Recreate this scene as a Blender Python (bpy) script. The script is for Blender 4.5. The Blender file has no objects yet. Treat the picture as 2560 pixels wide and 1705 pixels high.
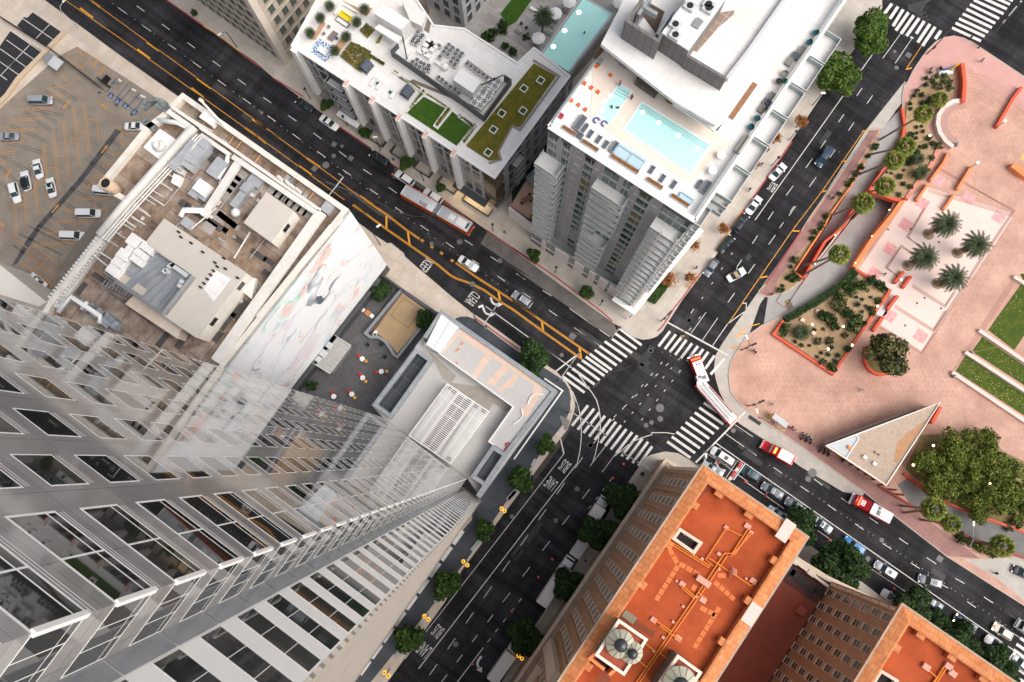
# Street crossing seen from above: setting, buildings, planting, vehicles, street furniture, people, camera and light
import bpy,bmesh,math,random
from mathutils import Vector,Matrix
from mathutils.geometry import tessellate_polygon
rnd=random.Random(7)
PI=math.pi
SC=bpy.context.scene
COL=SC.collection
F,H=1950.0,165.0
zc=Vector((-20.0,297.5,F)).normalized()
yc=(Vector((0,1,0))-zc*zc.y).normalized()
xc=yc.cross(zc)
RM=Matrix((xc,yc,zc))
def W(p,z=0.0):
 "photo pixel -> world point on the horizontal plane at height z"
 d=RM@Vector((p[0]-1280,852.5-p[1],-F))
 t=(z-H)/d.z
 return Vector((d.x*t,d.y*t,z))
def proj(v):
 c=RM.transposed()@(Vector(v)-Vector((0,0,H)))
 return(1280+F*c.x/-c.z,852.5-F*c.y/-c.z)if c.z<-0.1 else(-9999,-9999)
def Ws(ps,z=0.0):return[W(p,z)for p in ps]
def zfit(base,top):
 "height of a vertical thing whose foot (on the ground) and head show at these pixels"
 b=W(base);best=(1e9,0)
 for i in range(0,1200):
  z=i*.1;q=proj((b.x,b.y,z));e=(q[0]-top[0])**2+(q[1]-top[1])**2
  if e<best[0]:best=(e,z)
 return best[1]
def reg(ox,oy,s):return lambda x,y:(ox+x*s,oy+y*s)
a_,b_,c_,d_=700/1926,700/1756,300/2352,340/2355
e_=340/1346
R1=reg(0,0,a_);R2=reg(640,0,a_);R3=reg(1280,0,a_);R4=reg(1860,0,a_)
R5=reg(0,540,a_);R6=reg(640,540,a_);R7=reg(1280,540,a_);R8=reg(1860,540,a_)
R9=reg(0,1080,b_);R10=reg(640,1080,b_);R11=reg(1280,1080,b_);R12=reg(1860,1080,b_)
zA=reg(0,0,c_);zB=reg(2260,1505,c_);zC=reg(980,1505,c_);zD=reg(2130,60,c_)
zE=reg(1700,1000,c_);zF=reg(1330,1000,c_);zG=reg(1330,800,c_);zH=reg(1600,780,c_)
zI=reg(1000,1080,c_);zJ=reg(840,500,c_);zK=reg(1480,520,c_);zL=reg(1480,680,c_)
zM=reg(1330,300,c_);zN=reg(1300,480,c_);zO=reg(1560,1140,c_);zQ=reg(1300,1480,d_)
zS=reg(1960,1280,d_);zT=reg(2060,980,d_);zU=reg(1060,740,d_)
zV=reg(1060,960,e_);zX=reg(240,480,e_);zY=reg(540,380,e_);zZ=reg(380,220,e_);zW=reg(260,640,e_)
AX=(W((1280,870))-W((1180,800))).normalized()
AY=Vector((-AX.y,AX.x,0))
MATS={}
def roadmat():
 "worn asphalt: fine grain, broad stains, and lanes polished by tyres along both streets"
 m=bpy.data.materials.new('asphalt');m.use_nodes=True;nt=m.node_tree;N=nt.nodes;Lk=nt.links;b=N['Principled BSDF'];b.inputs['Roughness'].default_value=.82;b.inputs['Specular IOR Level'].default_value=.25
 g=N.new('ShaderNodeNewGeometry');last=None
 for sc,det,st,lo,hi,c0,c1 in((.10,6,(1,1,1),.38,.64,.011,.026),(1.0,5,(.045,.55,1),.36,.66,.5,1.75),(1.0,5,(.55,.045,1),.36,.66,.7,1.35),(2.2,8,(1,1,1),.35,.65,.72,1.3)):
  mp=N.new('ShaderNodeMapping');mp.inputs['Rotation'].default_value=(0,0,-math.atan2(AX.y,AX.x));mp.inputs['Scale'].default_value=st;m0=N.new('ShaderNodeMapping');m0.inputs['Rotation'].default_value=(0,0,-math.atan2(AX.y,AX.x));Lk.new(g.outputs['Position'],m0.inputs[0]);mp.inputs['Rotation'].default_value=(0,0,0);Lk.new(m0.outputs[0],mp.inputs[0])
  n=N.new('ShaderNodeTexNoise');n.inputs['Scale'].default_value=sc;n.inputs['Detail'].default_value=det;n.inputs['Roughness'].default_value=.6;Lk.new(mp.outputs[0],n.inputs['Vector'])
  r=N.new('ShaderNodeMapRange');r.inputs['From Min'].default_value=lo;r.inputs['From Max'].default_value=hi;r.inputs['To Min'].default_value=c0;r.inputs['To Max'].default_value=c1;Lk.new(n.outputs['Fac'],r.inputs['Value'])
  if last is None:last=r.outputs[0]
  else:x=N.new('ShaderNodeMath');x.operation='MULTIPLY';Lk.new(last,x.inputs[0]);Lk.new(r.outputs[0],x.inputs[1]);last=x.outputs[0]
 cb=N.new('ShaderNodeCombineColor');x=N.new('ShaderNodeMath');x.operation='MULTIPLY';x.inputs[1].default_value=1.10;Lk.new(last,x.inputs[0]);y=N.new('ShaderNodeMath');y.operation='MULTIPLY';y.inputs[1].default_value=.97;Lk.new(last,y.inputs[0])
 Lk.new(last,cb.inputs[0]);Lk.new(y.outputs[0],cb.inputs[1]);Lk.new(x.outputs[0],cb.inputs[2]);Lk.new(cb.outputs[0],b.inputs['Base Color'])
 n2=N.new('ShaderNodeTexNoise');n2.inputs['Scale'].default_value=30;Lk.new(g.outputs['Position'],n2.inputs['Vector']);bp=N.new('ShaderNodeBump');bp.inputs['Strength'].default_value=.15;bp.inputs['Distance'].default_value=.03;Lk.new(n2.outputs['Fac'],bp.inputs['Height']);Lk.new(bp.outputs[0],b.inputs['Normal'])
 MATS['asphalt']=m;return m
def mat(name,col,rough=.7,col2=None,scale=.6,mix=1.0,metal=0.,spec=.5,bump=0.,bscale=6.,emit=None,es=0.,detail=6.,island=None,stretch=None,rot=0.,alpha=1.):
 if name in MATS:return MATS[name]
 m=bpy.data.materials.new(name);m.use_nodes=True
 nt=m.node_tree;N=nt.nodes;Lk=nt.links
 b=N['Principled BSDF']
 b.inputs['Roughness'].default_value=rough;b.inputs['Metallic'].default_value=metal
 b.inputs['Specular IOR Level'].default_value=spec
 b.inputs['Base Color'].default_value=(*col,1)
 m.diffuse_color=(*col,1)
 geo=None
 if col2 is not None or bump:
  geo=N.new('ShaderNodeNewGeometry');src=geo.outputs['Position']
  if stretch or rot:
   mp=N.new('ShaderNodeMapping');Lk.new(src,mp.inputs[0]);src=mp.outputs[0]
   mp.inputs['Rotation'].default_value=(0,0,rot)
   if stretch:mp.inputs['Scale'].default_value=stretch
 if col2 is not None:
  n=N.new('ShaderNodeTexNoise');n.inputs['Scale'].default_value=scale;n.inputs['Detail'].default_value=detail
  n.inputs['Roughness'].default_value=.62
  Lk.new(src,n.inputs['Vector'])
  r=N.new('ShaderNodeValToRGB');r.color_ramp.elements[0].position=.5-.22/mix;r.color_ramp.elements[1].position=.5+.22/mix
  r.color_ramp.elements[0].color=(*col,1);r.color_ramp.elements[1].color=(*col2,1)
  Lk.new(n.outputs['Fac'],r.inputs[0]);Lk.new(r.outputs[0],b.inputs['Base Color'])
 if island is not None:
  g2=N.new('ShaderNodeNewGeometry');r=N.new('ShaderNodeValToRGB');el=r.color_ramp.elements
  el[0].color=(*island[0],1);el[1].color=(*island[-1],1)
  for k,c in enumerate(island[1:-1]):
   e=el.new((k+1)/(len(island)-1));e.color=(*c,1)
  Lk.new(g2.outputs['Random Per Island'],r.inputs[0]);Lk.new(r.outputs[0],b.inputs['Base Color'])
 if bump:
  n2=N.new('ShaderNodeTexNoise');n2.inputs['Scale'].default_value=bscale;n2.inputs['Detail'].default_value=4
  Lk.new(src,n2.inputs['Vector'])
  bp=N.new('ShaderNodeBump');bp.inputs['Strength'].default_value=bump;bp.inputs['Distance'].default_value=.05
  Lk.new(n2.outputs['Fac'],bp.inputs['Height']);Lk.new(bp.outputs[0],b.inputs['Normal'])
 if emit:b.inputs['Emission Color'].default_value=(*emit,1);b.inputs['Emission Strength'].default_value=es
 MATS[name]=m;return m
def brickmat(name,c1,c2,mortar,bw,bh,ms=.02,rot=None,rough=.8,axis='xy',offset=.5,noise=None,nscale=.25,bump=.0,spec=.3):
 "bricks, pavers, tiles, slabs: brick texture laid in metres along a rotated axis; axis 'wall' uses height for the rows"
 if name in MATS:return MATS[name]
 m=bpy.data.materials.new(name);m.use_nodes=True
 nt=m.node_tree;N=nt.nodes;Lk=nt.links;b=N['Principled BSDF']
 b.inputs['Roughness'].default_value=rough;b.inputs['Specular IOR Level'].default_value=spec
 m.diffuse_color=(*c1,1)
 geo=N.new('ShaderNodeNewGeometry');mp=N.new('ShaderNodeMapping')
 Lk.new(geo.outputs['Position'],mp.inputs[0])
 mp.inputs['Rotation'].default_value=(0,0,-(math.atan2(AX.y,AX.x)if rot is None else rot))
 src=mp.outputs[0]
 if axis=='wall':
  sp=N.new('ShaderNodeSeparateXYZ');cb=N.new('ShaderNodeCombineXYZ');ad=N.new('ShaderNodeMath');ad.operation='ADD'
  Lk.new(src,sp.inputs[0]);Lk.new(sp.outputs[0],ad.inputs[0]);Lk.new(sp.outputs[1],ad.inputs[1])
  Lk.new(ad.outputs[0],cb.inputs[0]);Lk.new(sp.outputs[2],cb.inputs[1]);src=cb.outputs[0]
 t=N.new('ShaderNodeTexBrick');Lk.new(src,t.inputs['Vector'])
 t.inputs['Scale'].default_value=1;t.inputs['Brick Width'].default_value=bw;t.inputs['Row Height'].default_value=bh
 t.inputs['Mortar Size'].default_value=ms;t.offset=offset;t.inputs['Mortar Smooth'].default_value=.1
 t.inputs['Color1'].default_value=(*c1,1);t.inputs['Color2'].default_value=(*c2,1);t.inputs['Mortar'].default_value=(*mortar,1)
 out=t.outputs['Color']
 if noise is not None:
  n=N.new('ShaderNodeTexNoise');n.inputs['Scale'].default_value=nscale;n.inputs['Detail'].default_value=8;n.inputs['Roughness'].default_value=.65
  Lk.new(geo.outputs['Position'],n.inputs['Vector'])
  r=N.new('ShaderNodeValToRGB');r.color_ramp.elements[0].position=.32;r.color_ramp.elements[1].position=.68
  r.color_ramp.elements[0].color=(*noise,1);r.color_ramp.elements[1].color=(1,1,1,1)
  mx=N.new('ShaderNodeMix');mx.data_type='RGBA';mx.blend_type='MULTIPLY';mx.inputs[0].default_value=1
  Lk.new(n.outputs['Fac'],r.inputs[0]);Lk.new(out,mx.inputs[6]);Lk.new(r.outputs[0],mx.inputs[7]);out=mx.outputs[2]
 Lk.new(out,b.inputs['Base Color'])
 MATS[name]=m;return m
RX=math.atan2(AX.y,AX.x)
ASPH=roadmat()
ASPH2=mat('old_asphalt',(.20,.17,.14),.9,(.32,.27,.215),.3,.9,bump=.15,bscale=25,spec=.2)
ASPHN=mat('fresh_asphalt',(.022,.023,.028),.85,(.038,.038,.042),.5,.8,spec=.25)
CONC=brickmat('pavement_slabs',(.50,.455,.40),(.56,.515,.455),(.30,.27,.24),1.7,1.7,.018,noise=(.82,.79,.76),offset=0)
CONCO=brickmat('old_concrete_slabs',(.60,.535,.46),(.68,.60,.52),(.42,.37,.31),2.6,3.2,.02,noise=(.78,.73,.68),offset=0)
KERB=mat('kerb_concrete',(.42,.37,.31),.8,(.55,.50,.43),1.2)
GUT=mat('gutter_concrete',(.36,.335,.30),.85,(.52,.48,.43),.5,.8)
REDK=mat('red_kerb_paint',(.30,.035,.04),.7,(.42,.07,.07),1.5)
SLATE=brickmat('slate_paving',(.075,.082,.092),(.095,.10,.11),(.05,.05,.055),2.4,2.4,.02,noise=(.62,.72,.8),nscale=.35,offset=0)
SLATE2=brickmat('slate_terrace',(.115,.113,.118),(.145,.142,.146),(.065,.063,.066),.62,.62,.03,noise=(.75,.72,.72),offset=0)
PINK=brickmat('pink_pavers',(.58,.355,.275),(.63,.395,.31),(.48,.29,.225),.62,.62,.02,noise=(.70,.655,.64),nscale=.16,offset=0)
PINKD=brickmat('pink_brick_walk',(.36,.20,.175),(.42,.24,.21),(.27,.145,.125),.5,.25,.02,noise=(.72,.70,.72),nscale=.3)
PINKL=mat('pale_pink_slabs',(.68,.52,.46),.8,(.74,.60,.54),.25,.8)
WHP=mat('white_road_paint',(.80,.78,.74),.65,(.46,.45,.43),1.3,.62)
YEP=mat('yellow_road_paint',(.80,.36,.02),.6,(.62,.27,.02),2.0,.7)
ORP=mat('orange_lot_paint',(.62,.27,.045),.7,(.50,.24,.07),1.6)
BLP=mat('blue_lot_paint',(.025,.07,.20),.7,(.06,.09,.16),1.6)
TAR=mat('tar_patch',(.05,.05,.054),.8,(.10,.095,.09),1.0)
MANH=mat('manhole_iron',(.10,.095,.095),.6,(.17,.16,.16),4,metal=.0)
WHITE=mat('white_paint',(.84,.83,.82),.55,(.78,.77,.75),.5)
WROOF=brickmat('white_roof_membrane',(.82,.81,.795),(.79,.78,.765),(.66,.64,.61),9.0,2.2,.035,noise=(.84,.825,.80),nscale=.22)
CREAM=mat('cream_paint',(.80,.77,.70),.6,(.66,.62,.55),.4)
LGREY=mat('light_grey_paint',(.55,.56,.57),.5,(.48,.49,.50),.6)
MGREY=mat('mid_grey_metal',(.24,.25,.27),.45,(.30,.31,.33),.8,metal=.2)
DGREY=mat('dark_grey_panel',(.05,.055,.062),.5,(.07,.075,.08),.8)
BLACK=mat('black_metal',(.012,.012,.014),.45)
STEEL=mat('galvanised_steel',(.50,.52,.54),.38,(.40,.42,.44),2,metal=.7)
GLASS=mat('dark_window_glass',(.010,.014,.014),.04,spec=.7)
GGLASS=mat('green_window_glass',(.05,.10,.078),.06,(.015,.032,.026),.25,spec=.6)
GLRAIL=mat('glass_balustrade',(.30,.38,.36),.12,(.40,.48,.46),.3,spec=.5)
REDT=mat('red_plaza_wall',(.56,.075,.03),.75,(.64,.11,.05),.8)
ORW=mat('orange_plaza_wall',(.72,.22,.07),.75,(.80,.27,.10),.6)
GRASS=mat('lawn_grass',(.030,.075,.010),.95,(.055,.12,.018),1.6,bump=.6,bscale=9,spec=.1)
SOIL=mat('planting_soil',(.30,.20,.11),.95,(.44,.31,.19),.9,spec=.1)
WOOD=mat('brown_timber',(.22,.10,.05),.7,(.32,.16,.08),2)
BARK=mat('tree_bark',(.10,.075,.055),.95,(.17,.13,.10),3)
LAMPW=mat('lit_lamp_glass',(1,.85,.6),.4,emit=(1,.72,.38),es=5)
LAMPY=mat('amber_lantern_glass',(.9,.5,.05),.4,emit=(1,.48,.03),es=.7)
SKIN=mat('skin',(.42,.24,.16),.6)
ORG={}
class MB:
 def __init__(s):s.v=[];s.f=[];s.m=[];s.k=0
 def add(s,vs,fs):
  o=len(s.v);s.v+=[tuple(v)for v in vs]
  for f in fs:s.f.append([o+i for i in f]);s.m.append(s.k)
  return s
 def quad(s,a,b,c,d):return s.add([a,b,c,d],[(0,1,2,3)])
 def tri(s,a,b,c):return s.add([a,b,c],[(0,1,2)])
 def sheet(s,pts,z=None,holes=()):
  "flat polygon (may be concave, may have holes), facing up"
  loops=[[Vector((p[0],p[1],p[2]if z is None else z))for p in L]for L in[pts,*holes]]
  flat=[v for L in loops for v in L]
  fs=[]
  for t in tessellate_polygon(loops):
   a,b,c=(flat[i]for i in t)
   fs.append(t if(b-a).cross(c-a).z>0 else t[::-1])
  return s.add(flat,fs)
 def prism(s,pts,z0,z1,bottom=False):
  n=len(pts);xy=[(p[0],p[1])for p in pts]
  if sum(xy[i][0]*xy[(i+1)%n][1]-xy[(i+1)%n][0]*xy[i][1]for i in range(n))<0:xy=xy[::-1]
  s.sheet([(x,y,z1)for x,y in xy])
  s.add([(x,y,z0)for x,y in xy]+[(x,y,z1)for x,y in xy],[(i,(i+1)%n,n+(i+1)%n,n+i)for i in range(n)])
  if bottom:
   o=len(s.f);s.sheet([(x,y,z0)for x,y in xy])
   for i in range(o,len(s.f)):s.f[i]=s.f[i][::-1]
  return s
 def wall(s,pts,z0,z1,t,closed=False,side=0):
  "a wall of thickness t along a polyline; side 0 centred, 1 left, -1 right"
  ps=[Vector((p[0],p[1],0))for p in pts];n=len(ps);L=[];Rr=[]
  for i in range(n):
   a=ps[i-1]if(i or closed)else None;c=ps[(i+1)%n]if(i<n-1 or closed)else None
   d1=(ps[i]-a).normalized()if a is not None else None;d2=(c-ps[i]).normalized()if c is not None else None
   if d1 is None:d1=d2
   if d2 is None:d2=d1
   n1=Vector((-d1.y,d1.x,0));n2=Vector((-d2.y,d2.x,0));b=n1+n2
   b=n1 if b.length<.1 else b/max(.35,b.dot(n1))
   o=side*t/2
   L.append(ps[i]+b*(t/2+o));Rr.append(ps[i]+b*(-t/2+o))
  m=n if closed else n-1
  for i in range(m):
   j=(i+1)%n
   vs=[(*Rr[i].xy,z0),(*Rr[j].xy,z0),(*L[j].xy,z0),(*L[i].xy,z0),(*Rr[i].xy,z1),(*Rr[j].xy,z1),(*L[j].xy,z1),(*L[i].xy,z1)]
   fs=[(0,1,5,4),(2,3,7,6),(4,5,6,7)]
   if not closed and i==0:fs.append((3,0,4,7))
   if not closed and i==m-1:fs.append((1,2,6,5))
   s.add(vs,fs)
  return s
 def box(s,c,ax,lx,ly,z0,z1,taper=1.0):
  "box centred at c, its long side along ax"
  ax=Vector((ax[0],ax[1],0)).normalized();ay=Vector((-ax.y,ax.x,0));c=Vector((c[0],c[1],0))
  b=[c+ax*(i*lx/2)+ay*(j*ly/2)for i,j in((-1,-1),(1,-1),(1,1),(-1,1))]
  t=[c+ax*(i*lx/2*taper)+ay*(j*ly/2*taper)for i,j in((-1,-1),(1,-1),(1,1),(-1,1))]
  return s.add([(p.x,p.y,z0)for p in b]+[(p.x,p.y,z1)for p in t],[(0,1,5,4),(1,2,6,5),(2,3,7,6),(3,0,4,7),(4,5,6,7),(3,2,1,0)])
 def ppd(s,A,B,C,z1,z0):
  "block whose top face has the photo corners A B C (the fourth follows) at height z1"
  a,b,c=W(A,z1),W(B,z1),W(C,z1)
  return s.prism([a,b,c,a+c-b],z0,z1)
 def bar(s,p,q,w,h=None,up=(0,0,1)):
  p,q=Vector(p),Vector(q);h=h or w;d=(q-p)
  if d.length<1e-5:return s
  d.normalize();u=Vector(up)
  if abs(d.dot(u))>.98:u=Vector((1,0,0))
  x=d.cross(u).normalized()*(w/2);y=x.cross(d).normalized()*(h/2)
  return s.add([p-x-y,p+x-y,p+x+y,p-x+y,q-x-y,q+x-y,q+x+y,q-x+y],[(0,1,5,4),(1,2,6,5),(2,3,7,6),(3,0,4,7),(3,2,1,0),(4,5,6,7)])
 def tube(s,pts,r,n=8,r2=None,caps=True):
  ps=[Vector(p)for p in pts];m=len(ps);rings=[];x=None
  for i,p in enumerate(ps):
   d=(ps[min(i+1,m-1)]-ps[max(i-1,0)]).normalized()
   if x is None:x=d.orthogonal().normalized()
   else:
    x=x-d*x.dot(d);x=x.normalized()if x.length>1e-4 else d.orthogonal().normalized()
   y=d.cross(x);rr=r[i]if isinstance(r,(list,tuple))else(r if r2 is None else r+(r2-r)*i/max(1,m-1))
   rings.append([p+x*math.cos(2*PI*k/n)*rr+y*math.sin(2*PI*k/n)*rr for k in range(n)])
  vs=[v for R in rings for v in R];fs=[]
  for i in range(m-1):
   for k in range(n):fs.append((i*n+k,i*n+(k+1)%n,(i+1)*n+(k+1)%n,(i+1)*n+k))
  if caps:fs.append(tuple(range(n-1,-1,-1)));fs.append(tuple((m-1)*n+k for k in range(n)))
  return s.add(vs,fs)
 def lathe(s,c,prof,n=14,ax=None):
  c=Vector(c);vs=[];fs=[];m=len(prof)
  for(r,z)in prof:
   for k in range(n):
    a=2*PI*k/n;vs.append((c.x+r*math.cos(a),c.y+r*math.sin(a),c.z+z))
  for i in range(m-1):
   for k in range(n):fs.append((i*n+k,i*n+(k+1)%n,(i+1)*n+(k+1)%n,(i+1)*n+k))
  fs.append(tuple(range(n-1,-1,-1)));fs.append(tuple((m-1)*n+k for k in range(n)))
  return s.add(vs,fs)
 def cyl(s,c,r,z0,z1,n=14,r2=None):return s.lathe((c[0],c[1],0),[(r,z0),(r if r2 is None else r2,z1)],n)
 def ball(s,c,rx,ry=None,rz=None,n=10,m=6):
  ry=ry or rx;rz=rz or rx;vs=[];fs=[]
  for i in range(1,m):
   t=PI*i/m
   for k in range(n):a=2*PI*k/n;vs.append((c[0]+rx*math.sin(t)*math.cos(a),c[1]+ry*math.sin(t)*math.sin(a),c[2]-rz*math.cos(t)))
  b=len(vs);vs+=[(c[0],c[1],c[2]-rz),(c[0],c[1],c[2]+rz)]
  for i in range(m-2):
   for k in range(n):fs.append((i*n+k,i*n+(k+1)%n,(i+1)*n+(k+1)%n,(i+1)*n+k))
  for k in range(n):fs.append((b,(k+1)%n,k));fs.append((b+1,(m-2)*n+k,(m-2)*n+(k+1)%n))
  return s.add(vs,fs)
 def mesh(s,name,mats,off=Vector((0,0,0)),smooth=False):
  me=bpy.data.meshes.new(name)
  me.from_pydata([(x-off.x,y-off.y,z-off.z)for x,y,z in s.v],[],s.f)
  for m in(mats if isinstance(mats,(list,tuple))else[mats]):me.materials.append(m)
  if any(s.m):me.polygons.foreach_set('material_index',s.m)
  if smooth:me.polygons.foreach_set('use_smooth',[True]*len(me.polygons))
  me.update();return me
 def build(s,name,mats,parent=None,smooth=False,org=None,local=False):
  "one object; top-level ones get their origin at the foot of the mesh"
  if not s.f:return None
  if parent is not None:off=Vector((0,0,0))if local else ORG[parent.name]
  elif org is not None:off=Vector(org)
  else:
   xs=[v[0]for v in s.v];ys=[v[1]for v in s.v]
   off=Vector(((min(xs)+max(xs))/2,(min(ys)+max(ys))/2,min(v[2]for v in s.v)))
  o=bpy.data.objects.new(name,s.mesh(name,mats,off,smooth));COL.objects.link(o)
  if parent is not None:o.parent=parent;ORG[o.name]=ORG.get(parent.name,Vector())
  else:o.location=off;ORG[o.name]=off
  return o
def _each(s,name,mats,parent,smooth=False,local=False):
 "one object per loose piece of the builder"
 par=list(range(len(s.v)))
 def fi(i):
  while par[i]!=i:par[i]=par[par[i]];i=par[i]
  return i
 for f in s.f:
  for i in f[1:]:par[fi(i)]=fi(f[0])
 G={}
 for f,k in zip(s.f,s.m):G.setdefault(fi(f[0]),[]).append((f,k))
 for fs in G.values():
  m=MB();ix={}
  for f,k in fs:
   for i in f:
    if i not in ix:ix[i]=len(m.v);m.v.append(s.v[i])
   m.f.append([ix[i]for i in f]);m.m.append(k)
  m.build(name,mats,parent,smooth,local=local)
MB.each=_each
def tag(o,label=None,cat=None,group=None,kind=None):
 if label:o['label']=label
 if cat:o['category']=cat
 if group:o['group']=group
 if kind:o['kind']=kind
 return o
def struct(o):o['kind']='structure';return o
def thing(name,label,cat,loc=(0,0,0),group=None,rot=0.,scale=1.):
 o=bpy.data.objects.new(name,None);COL.objects.link(o);o.empty_display_size=.5
 o.location=loc;o.rotation_euler=(0,0,rot);o.scale=(scale,)*3;ORG[o.name]=Vector(loc)
 return tag(o,label,cat,group)
def solo(name,mb,mats,label,cat,group=None,smooth=False):return tag(mb.build(name,mats,smooth=smooth),label,cat,group)
def children(o):return[c for c in CH.get(o.name,[])]
def copy_tree(o,loc=None,rot=None,scale=None,label=None,group=None,parent=None):
 c=o.copy();COL.objects.link(c)
 if parent is not None:c.parent=parent
 if loc is not None:c.location=loc
 if rot is not None:c.rotation_euler=(0,0,rot)
 if scale is not None:c.scale=(scale,)*3
 if label:c['label']=label
 if group:c['group']=group
 for ch in list(o.children):copy_tree(ch,parent=c)
 return c
def ang(v):return math.atan2(v[1],v[0])
def lerp(a,b,t):return a+(b-a)*t
def px2(a,b,t):return(a[0]+(b[0]-a[0])*t,a[1]+(b[1]-a[1])*t)
PZ=.15
RAMP1=[(R8(165,560),R8(135,745),.0),(R8(300,522),R8(330,655),-.05),(R8(400,450),R8(560,525),-.2),(R8(500,320),R8(690,430),-.7),(R8(600,195),R8(775,345),-1.3),(R8(735,15),R8(965,30),-2.4),(R4(850,1330),R4(1035,1385),-3.4)]
RAMP2=[(R4(945,890),R4(1088,735),.0),(R4(905,985),R4(1092,890),-.1),(R4(830,1120),R4(1040,1020),-.4),(R4(740,1275),R4(940,1180),-.9),(R4(600,1480),R4(700,1545),-1.8),(R8(560,60),R8(645,115),-2.3),(R8(345,385),R8(408,425),-3.0)]
hole1=Ws([a for a,b,z in RAMP1],.0)+Ws([b for a,b,z in RAMP1][::-1],.0)
hole2=Ws([a for a,b,z in RAMP2],.0)+Ws([b for a,b,z in RAMP2][::-1],.0)
big=[Vector((-3000,-3000,0)),Vector((3000,-3000,0)),Vector((3000,3000,0)),Vector((-3000,3000,0))]
struct(MB().sheet(big,-.03,[hole1,hole2]).build('ground',GUT))
blkA=[(340,-55),(418,0),(640,156),(682,193),(931,374),(1127,512.5),(1214,573),(1280,621.5),(1400,711),(1531,806),zL(560,1080),zL(700,1200),zL(850,1290),zL(1000,1325),zL(1150,1310),zL(1280,1260),zL(1390,1150),zL(1490,985),(1704.5,751.4),(1751,690),(1796,630),(1838,562),(1980,349),(2064,225),(2134,125),(2195,40),(2206,18),(2204,-30),(2200,-90),(340,-110)]
blkB=[(40,-48),(112,0),(300,138),(447,242),(909,566),zJ(740,670),zJ(1000,845),zJ(1080,838),zJ(1330,1040),zJ(1352,1105),zJ(1560,1290),zJ(1880,1560),zU(470,0),zU(830,290),zU(1080,450),zU(1690,890),zU(2210,1255),zG(470,1000),zG(560,1095),zG(680,1200),zG(765,1340),(1436,1000),zF(850,120),zF(795,330),zF(690,590),zF(565,745),zF(300,1090),zF(20,1470),(1262.8,1280),(1154.2,1427),(1112.6,1505),(980,1690),(880,1820),(-250,1820),(-250,-110)]
blkC=[(1190,1810),(1255,1705),(1340,1560),(1439,1411),zO(100,490),zO(240,290),zO(330,170),R11(820,170),R11(870,143),R11(960,122),R11(1040,132),R11(1120,178),R11(1165,213),(2155,1454.7),(2211,1498),(2560,1735),(2660,1830)]
blkD=[(2760,1650),(2560,1514.5),(2366,1391),(2155,1227.5),(2000,1115),(1894,1044.6),(1853,1015),(1841.6,1000),(1826,980),(1820.7,939),(1827,901),(1842,877),(1864,844),(1874,834),(1906,811),R8(165,560),R8(105,540),R8(100,510),R8(140,480),(2001.7,578),(2025,540),(2176,328),R4(925,880),R4(945,890),R4(1088,735),R4(1090,640),R4(1105,570),zD(1060,1180),zD(1200,900),zD(1370,640),zD(1480,500),zD(1640,340),zD(1800,260),zD(2000,225),zD(2200,270),(2430,104),(2560,190),(2780,330)]
road=[Vector((-320,-260,0)),Vector((320,-260,0)),Vector((320,330,0)),Vector((-320,330,0))]
struct(MB().sheet(road,0,[hole1,hole2]).build('road',ASPH))
def pavement(name,pts,m,kerb=KERB,holes=()):
 P=Ws(pts,PZ);mb=MB();mb.sheet(P,PZ,holes)
 struct(mb.build(name,m))
 k=MB();n=len(P)
 ins=[]
 if sum(P[i].x*P[(i+1)%n].y-P[(i+1)%n].x*P[i].y for i in range(n))<0:P=P[::-1]
 for i in range(n):
  a,b=P[i],P[(i+1)%n]
  if(b-a).length<.01:continue
  nn=Vector((-(b-a).y,(b-a).x,0)).normalized()
  k.add([(a.x,a.y,-.02),(b.x,b.y,-.02),(b.x,b.y,PZ),(a.x,a.y,PZ)],[(0,1,2,3)])
  a2,b2=a+nn*.16,b+nn*.16
  k.add([(a.x,a.y,PZ+.004),(b.x,b.y,PZ+.004),(b2.x,b2.y,PZ+.004),(a2.x,a2.y,PZ+.004)],[(0,1,2,3)])
 struct(k.build(name+'_kerb',kerb))
pavement('pavement',blkA,CONC)
pavement('pavement',blkB,CONCO)
pavement('pavement',blkC,CONC)
def grow(rails):
 return[a for a,b,z in rails],[b for a,b,z in rails]
l1,r1=grow(RAMP1);l2,r2=grow(RAMP2)
iD=blkD.index(R8(165,560));jD=blkD.index(R4(945,890))
plz=blkD[:iD]+[r1[0]]+r1[1:]+l1[::-1]+blkD[iD+1:jD]+l2+r2[::-1]+blkD[jD+2:]
pavement('plaza_paving',plz,PINK)
for nm,rails in(('ramp_road',RAMP1),('ramp_road',RAMP2)):
 mb=MB();L=[W(a,z)for a,b,z in rails];Rr=[W(b,z)for a,b,z in rails]
 d=((L[-1]+Rr[-1])/2-(L[-2]+Rr[-2])/2).normalized()*9
 L.append(L[-1]+d);Rr.append(Rr[-1]+d)
 for i in range(len(L)-1):mb.quad(L[i],L[i+1],Rr[i+1],Rr[i])if False else mb.quad(L[i],Rr[i],Rr[i+1],L[i+1])
 struct(mb.build(nm,mat('ramp_concrete',(.27,.26,.255),.85,(.38,.365,.35),.3,.8)))
 side=MB()
 for S in(L,Rr):
  for i in range(len(S)-1):
   a,b=S[i],S[i+1];side.quad((a.x,a.y,a.z),(b.x,b.y,b.z),(b.x,b.y,PZ),(a.x,a.y,PZ))
 a,b=L[-1],Rr[-1];side.quad((a.x,a.y,a.z),(b.x,b.y,b.z),(b.x,b.y,PZ),(a.x,a.y,PZ))
 struct(side.build('ramp_wall',REDT))
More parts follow.
